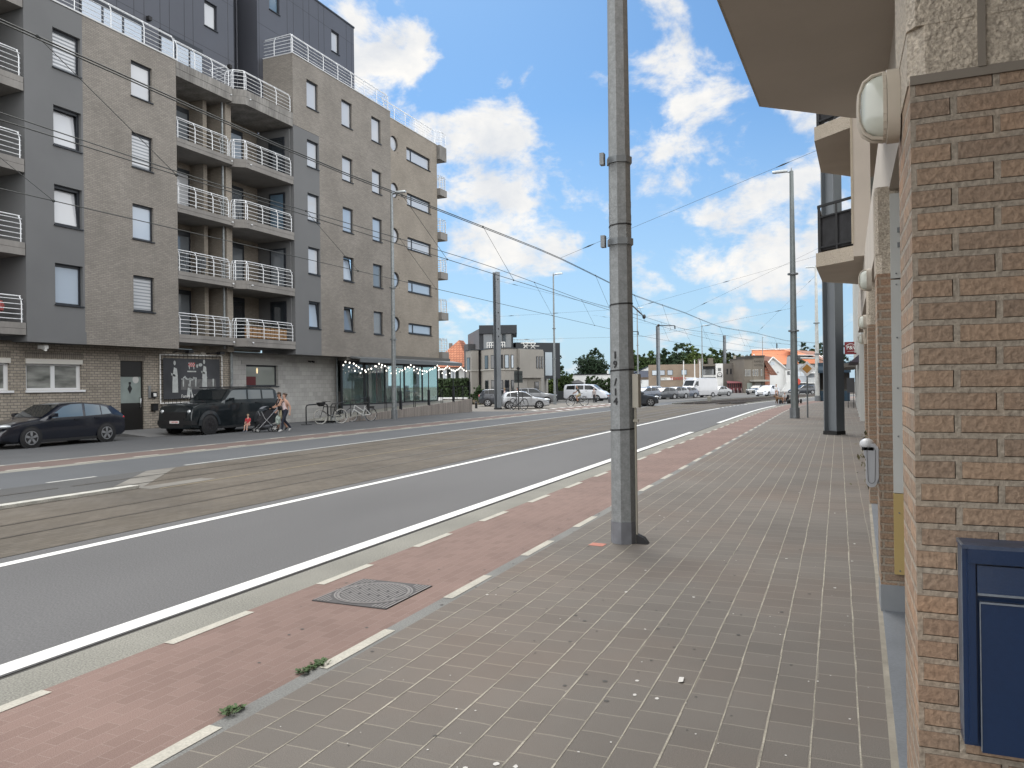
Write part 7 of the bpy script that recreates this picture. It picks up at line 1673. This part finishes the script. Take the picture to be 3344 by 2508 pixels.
# brick house
T = thing('brick_house', 'narrow red and white striped brick house between hotel and white house', 'house', (-11.88, 149.22, 0))
F = Face((-12.57, 150.02), (-11.75, 150.36)); mb = MB(); F.block(mb, 0, F.L, 0, 4.73, 0, -7); part('wall', mb, brick('red striped brick', (.30,.09,.055), (.36,.12,.07), (.32,.24,.19), 1.2, .3, .05, var=.1), T)
mb = MB(); mb.poly([F.P(-.3,5.96,.3), F.P(F.L*.3,5.96,.3), F.P(F.L+1.4,3.23,.3), F.P(F.L,3.23,.3)]); mb.poly([F.P(0,5.85,.2), F.P(F.L,4.62,.2), F.P(F.L,4.62,-7), F.P(0,5.85,-7)]); part('roof', mb, tile_b, T)
# white gabled house
T = thing('white_house', 'white gabled house with brown tiled roof and outside stair', 'house', (-11.19, 166.89, 0))
F = Face((-13.16, 166.06), (-9.92, 167.44)); za = 6.09; zr = 6.97
mb = MB(); mb.poly([F.F(0,0), F.F(1.0,0), F.F(1.0,4.55), F.F(.22,zr), F.F(.0,za)]); mb.poly([F.F(0,0),F.F(0,za),F.F(0,za,-8),F.F(0,0,-8)]); part('wall', mb, wallw, T)
mb = MB(); mb.poly([F.F(-.12,za-.35,.3), F.F(.22,zr+.15,.3), F.F(.30,7.66,-7), F.F(-.05,za,-7)]); mb.poly([F.F(.22,zr+.15,.3), F.F(1.06,4.42,.3), F.F(1.1,5.23,-7), F.F(.30,7.66,-7)]); part('roof', mb, tile_b, T)
mb = MB(); mb.bar(F.F(-.12,za-.38,.35), F.F(.22,zr+.1,.35), .22); mb.bar(F.F(.22,zr+.1,.35), F.F(1.06,4.48,.35), .22); part('barge_board', mb, MT['white'], T)
winset(F, T, [(.30,.38),(.48,.57)], 3.75, 4.19, dwin, MT['white_pvc']); winset(F, T, [(.10,.36)], 5.40, 6.15, refl, MT['white_pvc'])
mb = MB(); mb.prism([F.F(.62,0,.1), F.F(1.0,0,.1), F.F(1.0,2.09,.1)], tuple(F.n*1.2)); part('outside_stair', mb, wallw, T)
G = Face((-9.86, 166.38), (-8.53, 166.94)); mb = MB(); G.block(mb, 0, G.L, 0, 4.32, 0, -6); part('side_wing', mb, wallw, T); winset(G, T, [(.2,.55)], 3.39, 4.13, dwin)
mb = MB(); mb.poly([G.F(.0,4.57,.1), G.F(1.3,4.56,.1), G.F(1.3,7.35,-3), G.F(.9,7.11,-3)]); part('slate_slope', mb, mat('grey slate', (.18,.19,.20), .8), T)
# grey house behind the lamp
T = thing('grey_balcony_house', 'pale blue grey house with white balconies below the orange roof', 'house', (-6.55, 176.47, 0))
F = Face((-9.02, 176.51), (-6.22, 177.69)); za = 5.70; mb = MB(); mb.poly([F.F(0,0),F.F(1,0),F.F(1,za),F.F(.3,za),F.F(.1,4.65),F.F(0,4.06)]); part('wall', mb, mat('pale blue grey wall', (.40,.43,.46), .8), T)
winset(F, T, [(.30,.52),(.56,.78)], 3.18, 4.11, refl, MT['white_pvc']); mb = MB(); F.block(mb, F.L*.15, F.L*.95, 1.66, 1.86, 0, 1.4); part('canopy', mb, wallw, T); mb = MB(); F.quad(mb, F.L*.2, F.L*.9, 0, 1.60, .05); part('shop_front', mb, mat('dim shop', (.16,.18,.18), .5), T)
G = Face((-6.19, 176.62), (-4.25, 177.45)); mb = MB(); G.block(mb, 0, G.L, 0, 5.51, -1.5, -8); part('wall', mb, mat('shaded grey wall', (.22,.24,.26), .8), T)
for py in (1216,1249):
    zz = {1216:3.94,1249:1.77}[py]; mb = MB(); G.block(mb, 0, G.L, zz-.2, zz, 0, -1.5); part('balcony_slab', mb, wallw, T); mb = MB()
    for k in range(12): G.block(mb, k*G.L/11-.04, k*G.L/11+.04, zz, zz+.95, .0, -.06)
    G.block(mb, 0, G.L, zz+.95, zz+1.02, .02, -.08); part('balcony_railing', mb, wallw, T)
# orange roofed apartments
T = thing('orange_roof_building', 'large apartment building with bright orange mansard roof and roof terrace', 'building', (-8.24, 202.91, 0))
F = Face((-19.10, 193.95), (-8.79, 196.16)); mb = MB(); zr = 9.93; ze = 6.18
mb.poly([F.F(-.02,ze,.5), F.F(1.0,ze,.5), F.F(1.0,zr,-5), F.F(.04,zr,-5)]); G = Face((-8.92, 196.10), (-1.83, 205.63))
mb.poly([G.F(.0,8.46,.0), G.F(.30,8.43,.0), G.F(.28,9.83,-4), G.F(-.02,9.87,-4)]); mb.poly([G.F(.02,7.36,.9), G.F(.42,7.39,.9), G.F(.46,6.29,1.3), G.F(.2,6.31,1.3)]); part('roof', mb, roof_or, T)
mb = MB(); mb.poly([G.F(.30,8.43,.0), G.F(1.02,6.21,1.0), G.F(.92,9.56,-4), G.F(.28,9.83,-4)]); mb.poly([G.F(.42,7.39,.9), G.F(1.05,6.46,1.1), G.F(1.05,6.02,1.3), G.F(.46,6.29,1.3)]); part('roof_shaded_side', mb, mat('shaded orange roof', (.27,.14,.10), .8), T)  # shade of this side painted in as a darker copy of the orange
mb = MB(); F.block(mb, 0, F.L, 0, ze, 0, -12); G.block(mb, 0, G.L, 0, 6.31, .5, -10); part('wall', mb, mat('shaded wall', (.28,.27,.26), .85), T)
mb = MB(); G.block(mb, 0, G.L*.45, 7.41, 8.44, -.4, -3); part('terrace_window', mb, mat('dark terrace glazing', (.05,.055,.06), .3), T)
mb = MB(); G.block(mb, 0, G.L*.5, 7.56, 7.78, .85, .8); G.block(mb, 0, G.L*.5, 8.29, 8.44, .3, -.3); F.block(mb, 0, F.L, zr, zr+.3, -4.8, -5.3); part('white_trim', mb, wallw, T)
mb = MB(); F.block(mb, F.L*.02, F.L*.045, ze+1.2, ze+2.6, .2, .6); part('roof_window', mb, MT['white'], T)
for a in (.66,.74):
    mb = MB(); mb.poly([G.F(a,7.81,.7), G.F(a+.03,7.81,.7), G.F(a+.0,8.39,.1), G.F(a-.03,8.39,.1)]); part('roof_window', mb, MT['white'], T)
mb = MB(); F.block(mb, F.L*.60, F.L*.62, zr, zr+1.6, -5, -5.6); part('chimney', mb, MT['anthracite'], T); mb = MB(); G.block(mb, G.L*.2, G.L*.23, 9.77, 10.73, -3.6, -4.1); part('chimney', mb, wallw, T)
SUN_E, SUN_ANG = 1.8, 28
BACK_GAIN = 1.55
BG = .11
SKY_MUL = .92; SKY_TINT = (.60, .92, 1.16)
# sky colours are radiances before the background strength
CLOUD_LIT = (8.9, 9.0, 9.1); CLOUD_SHADE = (6.6, 7.1, 7.9); HAZE = (4.9, 6.4, 8.1)
CLOUD_BIAS = .42
CLOUDS = [(1180,230,230,.8),(1290,80,160,.7),(1480,480,170,.7),(1640,450,150,.55),(1500,640,180,.55),(1640,760,200,.75),(1820,560,120,.5),(1840,830,170,.75),(1960,660,90,.5),(2190,230,150,.55),(2330,330,160,.8),(2430,470,160,.7),(2560,620,200,.75),(2250,740,170,.75),(2120,600,140,.5),(2420,850,190,.8),(2600,880,150,.6),(1840,1130,90,.45),(2180,1110,80,.5),(1540,880,110,.5),(2120,900,110,.6),(2650,420,150,.5),(1930,280,60,.45)]
# ------------------------------------------------------------------ camera, sky, sun
YAW, PITCH, ROLL = R(23.0), R(.125), R(.73)
f0 = Vector((-math.sin(YAW), math.cos(YAW), 0)); r0 = Vector((math.cos(YAW), math.sin(YAW), 0)); u0 = Vector((0,0,1))
f = f0*math.cos(PITCH)+u0*math.sin(PITCH); u = u0*math.cos(PITCH)-f0*math.sin(PITCH)
r_ = r0*math.cos(ROLL)-u*math.sin(ROLL); u2 = u*math.cos(ROLL)+r0*math.sin(ROLL)
cam = bpy.data.cameras.new('camera'); co = bpy.data.objects.new('camera', cam); C.objects.link(co)
cam.sensor_width = 36; cam.lens = 36*2512/3344; cam.clip_start = .05; cam.clip_end = 4000
co.matrix_world = Matrix(((r_.x,u2.x,-f.x,0),(r_.y,u2.y,-f.y,0),(r_.z,u2.z,-f.z,1.9),(0,0,0,1)))
scene.camera = co
SUN_EL, SUN_AZ = R(48), R(-32)        # azimuth measured from +Y towards +X: front left
sd = Vector((math.sin(SUN_AZ)*math.cos(SUN_EL), math.cos(SUN_AZ)*math.cos(SUN_EL), math.sin(SUN_EL)))
sl = bpy.data.lights.new('sun', 'SUN'); sl.energy = SUN_E; sl.angle = R(SUN_ANG); sl.color = (1,.95,.87)
so = bpy.data.objects.new('sun', sl); C.objects.link(so); so.location = (0,0,60)
so.rotation_euler = sd.to_track_quat('Z', 'Y').to_euler()
w = bpy.data.worlds.new('World'); scene.world = w; w.use_nodes = True
nt = w.node_tree; N = nt.nodes; L = nt.links; bg = N['Background']
sky = N.new('ShaderNodeTexSky'); sky.sky_type = 'NISHITA'; sky.sun_disc = False; sky.sun_elevation = SUN_EL; sky.sun_rotation = SUN_AZ
sky.air_density = 1.0; sky.dust_density = .6; sky.ozone_density = 1.6
tc = N.new('ShaderNodeTexCoord'); D = tc.outputs['Generated']
def math_(op, a, b=None, c=None, clamp=False):
    n = N.new('ShaderNodeMath'); n.operation = op; n.use_clamp = clamp
    for i, x in enumerate((a, b, c)):
        if x is None: continue
        if isinstance(x, (int, float)): n.inputs[i].default_value = x
        else: L.new(x, n.inputs[i])
    return n.outputs[0]
sp = N.new('ShaderNodeSeparateXYZ'); L.new(D, sp.inputs[0])
zc = math_('MAXIMUM', sp.outputs[2], 0.0); zd = math_('ADD', zc, .22)
cb = N.new('ShaderNodeCombineXYZ'); L.new(math_('DIVIDE', sp.outputs[0], zd), cb.inputs[0]); L.new(math_('DIVIDE', sp.outputs[1], zd), cb.inputs[1])
def noise(vec, sc, det, rough=.55, loc=(0,0,0), dist=0.0):
    mp = N.new('ShaderNodeMapping'); mp.inputs['Location'].default_value = loc; L.new(vec, mp.inputs['Vector'])
    n = N.new('ShaderNodeTexNoise'); n.inputs['Scale'].default_value = sc; n.inputs['Detail'].default_value = det; n.inputs['Roughness'].default_value = rough; n.inputs['Distortion'].default_value = dist
    L.new(mp.outputs[0], n.inputs['Vector']); return n.outputs['Fac']
# big cloud masses stand in fixed directions of the sky dome
blob = None
for (px, py, rad, amt) in CLOUDS:
    d = (r_*(px-1672)/2512 - u2*(py-1254)/2512 + f).normalized()
    dp = N.new('ShaderNodeVectorMath'); dp.operation = 'DOT_PRODUCT'; L.new(D, dp.inputs[0]); dp.inputs[1].default_value = d
    k = 1.0/(1-math.cos(rad/2512))
    e = math_('POWER', 2.71828, math_('MULTIPLY', math_('SUBTRACT', dp.outputs['Value'], 1.0), k))
    e = math_('MULTIPLY', e, amt)
    blob = e if blob is None else math_('ADD', blob, e)
n1 = noise(cb.outputs[0], 3.4, 10, .6, (3.1,.7,0), .3)
fl = N.new('ShaderNodeMapping'); fl.inputs['Scale'].default_value = (1,1,1.5); L.new(D, fl.inputs['Vector'])
n2 = noise(fl.outputs[0], 9.5, 11, .60, (1.4,5.2,.3), .2)
dens = math_('ADD', math_('MULTIPLY', math_('SUBTRACT', n1, .5), 1.5), math_('MULTIPLY', math_('SUBTRACT', n2, .5), 4.3))
dens = math_('ADD', dens, math_('SUBTRACT', math_('MULTIPLY', math_('MINIMUM', blob, 1.0), .72), CLOUD_BIAS))
# unseen bright veil cloud added overhead and behind the viewer to fill shaded facades
fw = N.new('ShaderNodeVectorMath'); fw.operation = 'DOT_PRODUCT'; L.new(D, fw.inputs[0]); fw.inputs[1].default_value = f0
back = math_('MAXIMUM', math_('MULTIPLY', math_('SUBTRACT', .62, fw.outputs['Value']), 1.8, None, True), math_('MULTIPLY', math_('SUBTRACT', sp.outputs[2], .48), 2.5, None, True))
dens = math_('ADD', dens, math_('MULTIPLY', back, 1.5))
mr = N.new('ShaderNodeMapRange'); mr.interpolation_type = 'SMOOTHSTEP'; mr.inputs['From Min'].default_value = -.12; mr.inputs['From Max'].default_value = .62; L.new(dens, mr.inputs['Value'])
cover = mr.outputs[0]
# cloud brightness: lit tops, greyer thick parts
n3 = noise(fl.outputs[0], 12, 8, .6, (1.42,5.23,.36), .2)
sh = N.new('ShaderNodeMapRange'); sh.inputs['From Min'].default_value = .35; sh.inputs['From Max'].default_value = .68; L.new(n3, sh.inputs['Value'])
cc = N.new('ShaderNodeMix'); cc.data_type = 'RGBA'; L.new(sh.outputs[0], cc.inputs[0]); cc.inputs[6].default_value = (*CLOUD_LIT, 1); cc.inputs[7].default_value = (*CLOUD_SHADE, 1)
# clear sky: the physical sky, graded a little towards the hazy pale blue of the day
sk = N.new('ShaderNodeVectorMath'); sk.operation = 'SCALE'; L.new(sky.outputs[0], sk.inputs[0]); sk.inputs['Scale'].default_value = SKY_MUL
tint = N.new('ShaderNodeVectorMath'); tint.operation = 'MULTIPLY'; L.new(sk.outputs[0], tint.inputs[0]); tint.inputs[1].default_value = SKY_TINT
hz = N.new('ShaderNodeMapRange'); hz.inputs['From Min'].default_value = 0; hz.inputs['From Max'].default_value = .34; hz.inputs['To Min'].default_value = .75; hz.inputs['To Max'].default_value = 0; L.new(sp.outputs[2], hz.inputs['Value'])
hm = N.new('ShaderNodeMix'); hm.data_type = 'RGBA'; L.new(hz.outputs[0], hm.inputs[0]); L.new(tint.outputs[0], hm.inputs[6]); hm.inputs[7].default_value = (*HAZE, 1)
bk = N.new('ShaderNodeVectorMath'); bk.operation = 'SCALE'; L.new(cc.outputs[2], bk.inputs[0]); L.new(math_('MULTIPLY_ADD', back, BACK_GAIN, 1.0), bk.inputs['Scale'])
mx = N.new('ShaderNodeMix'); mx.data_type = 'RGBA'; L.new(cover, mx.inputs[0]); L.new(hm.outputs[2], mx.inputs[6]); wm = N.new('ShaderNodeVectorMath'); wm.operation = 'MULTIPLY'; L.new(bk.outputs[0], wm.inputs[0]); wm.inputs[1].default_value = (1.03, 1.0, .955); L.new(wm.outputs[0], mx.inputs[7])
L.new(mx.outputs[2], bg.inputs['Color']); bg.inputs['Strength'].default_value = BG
scene.view_settings.view_transform = 'Standard'; scene.view_settings.look = 'None'; scene.view_settings.exposure = 0
scene.render.engine = 'CYCLES'; scene.cycles.max_bounces = 6; scene.cycles.diffuse_bounces = 3; scene.cycles.glossy_bounces = 3; scene.cycles.transmission_bounces = 4; scene.cycles.caustics_reflective = False; scene.cycles.caustics_refractive = False
scene.cycles.use_denoising = True
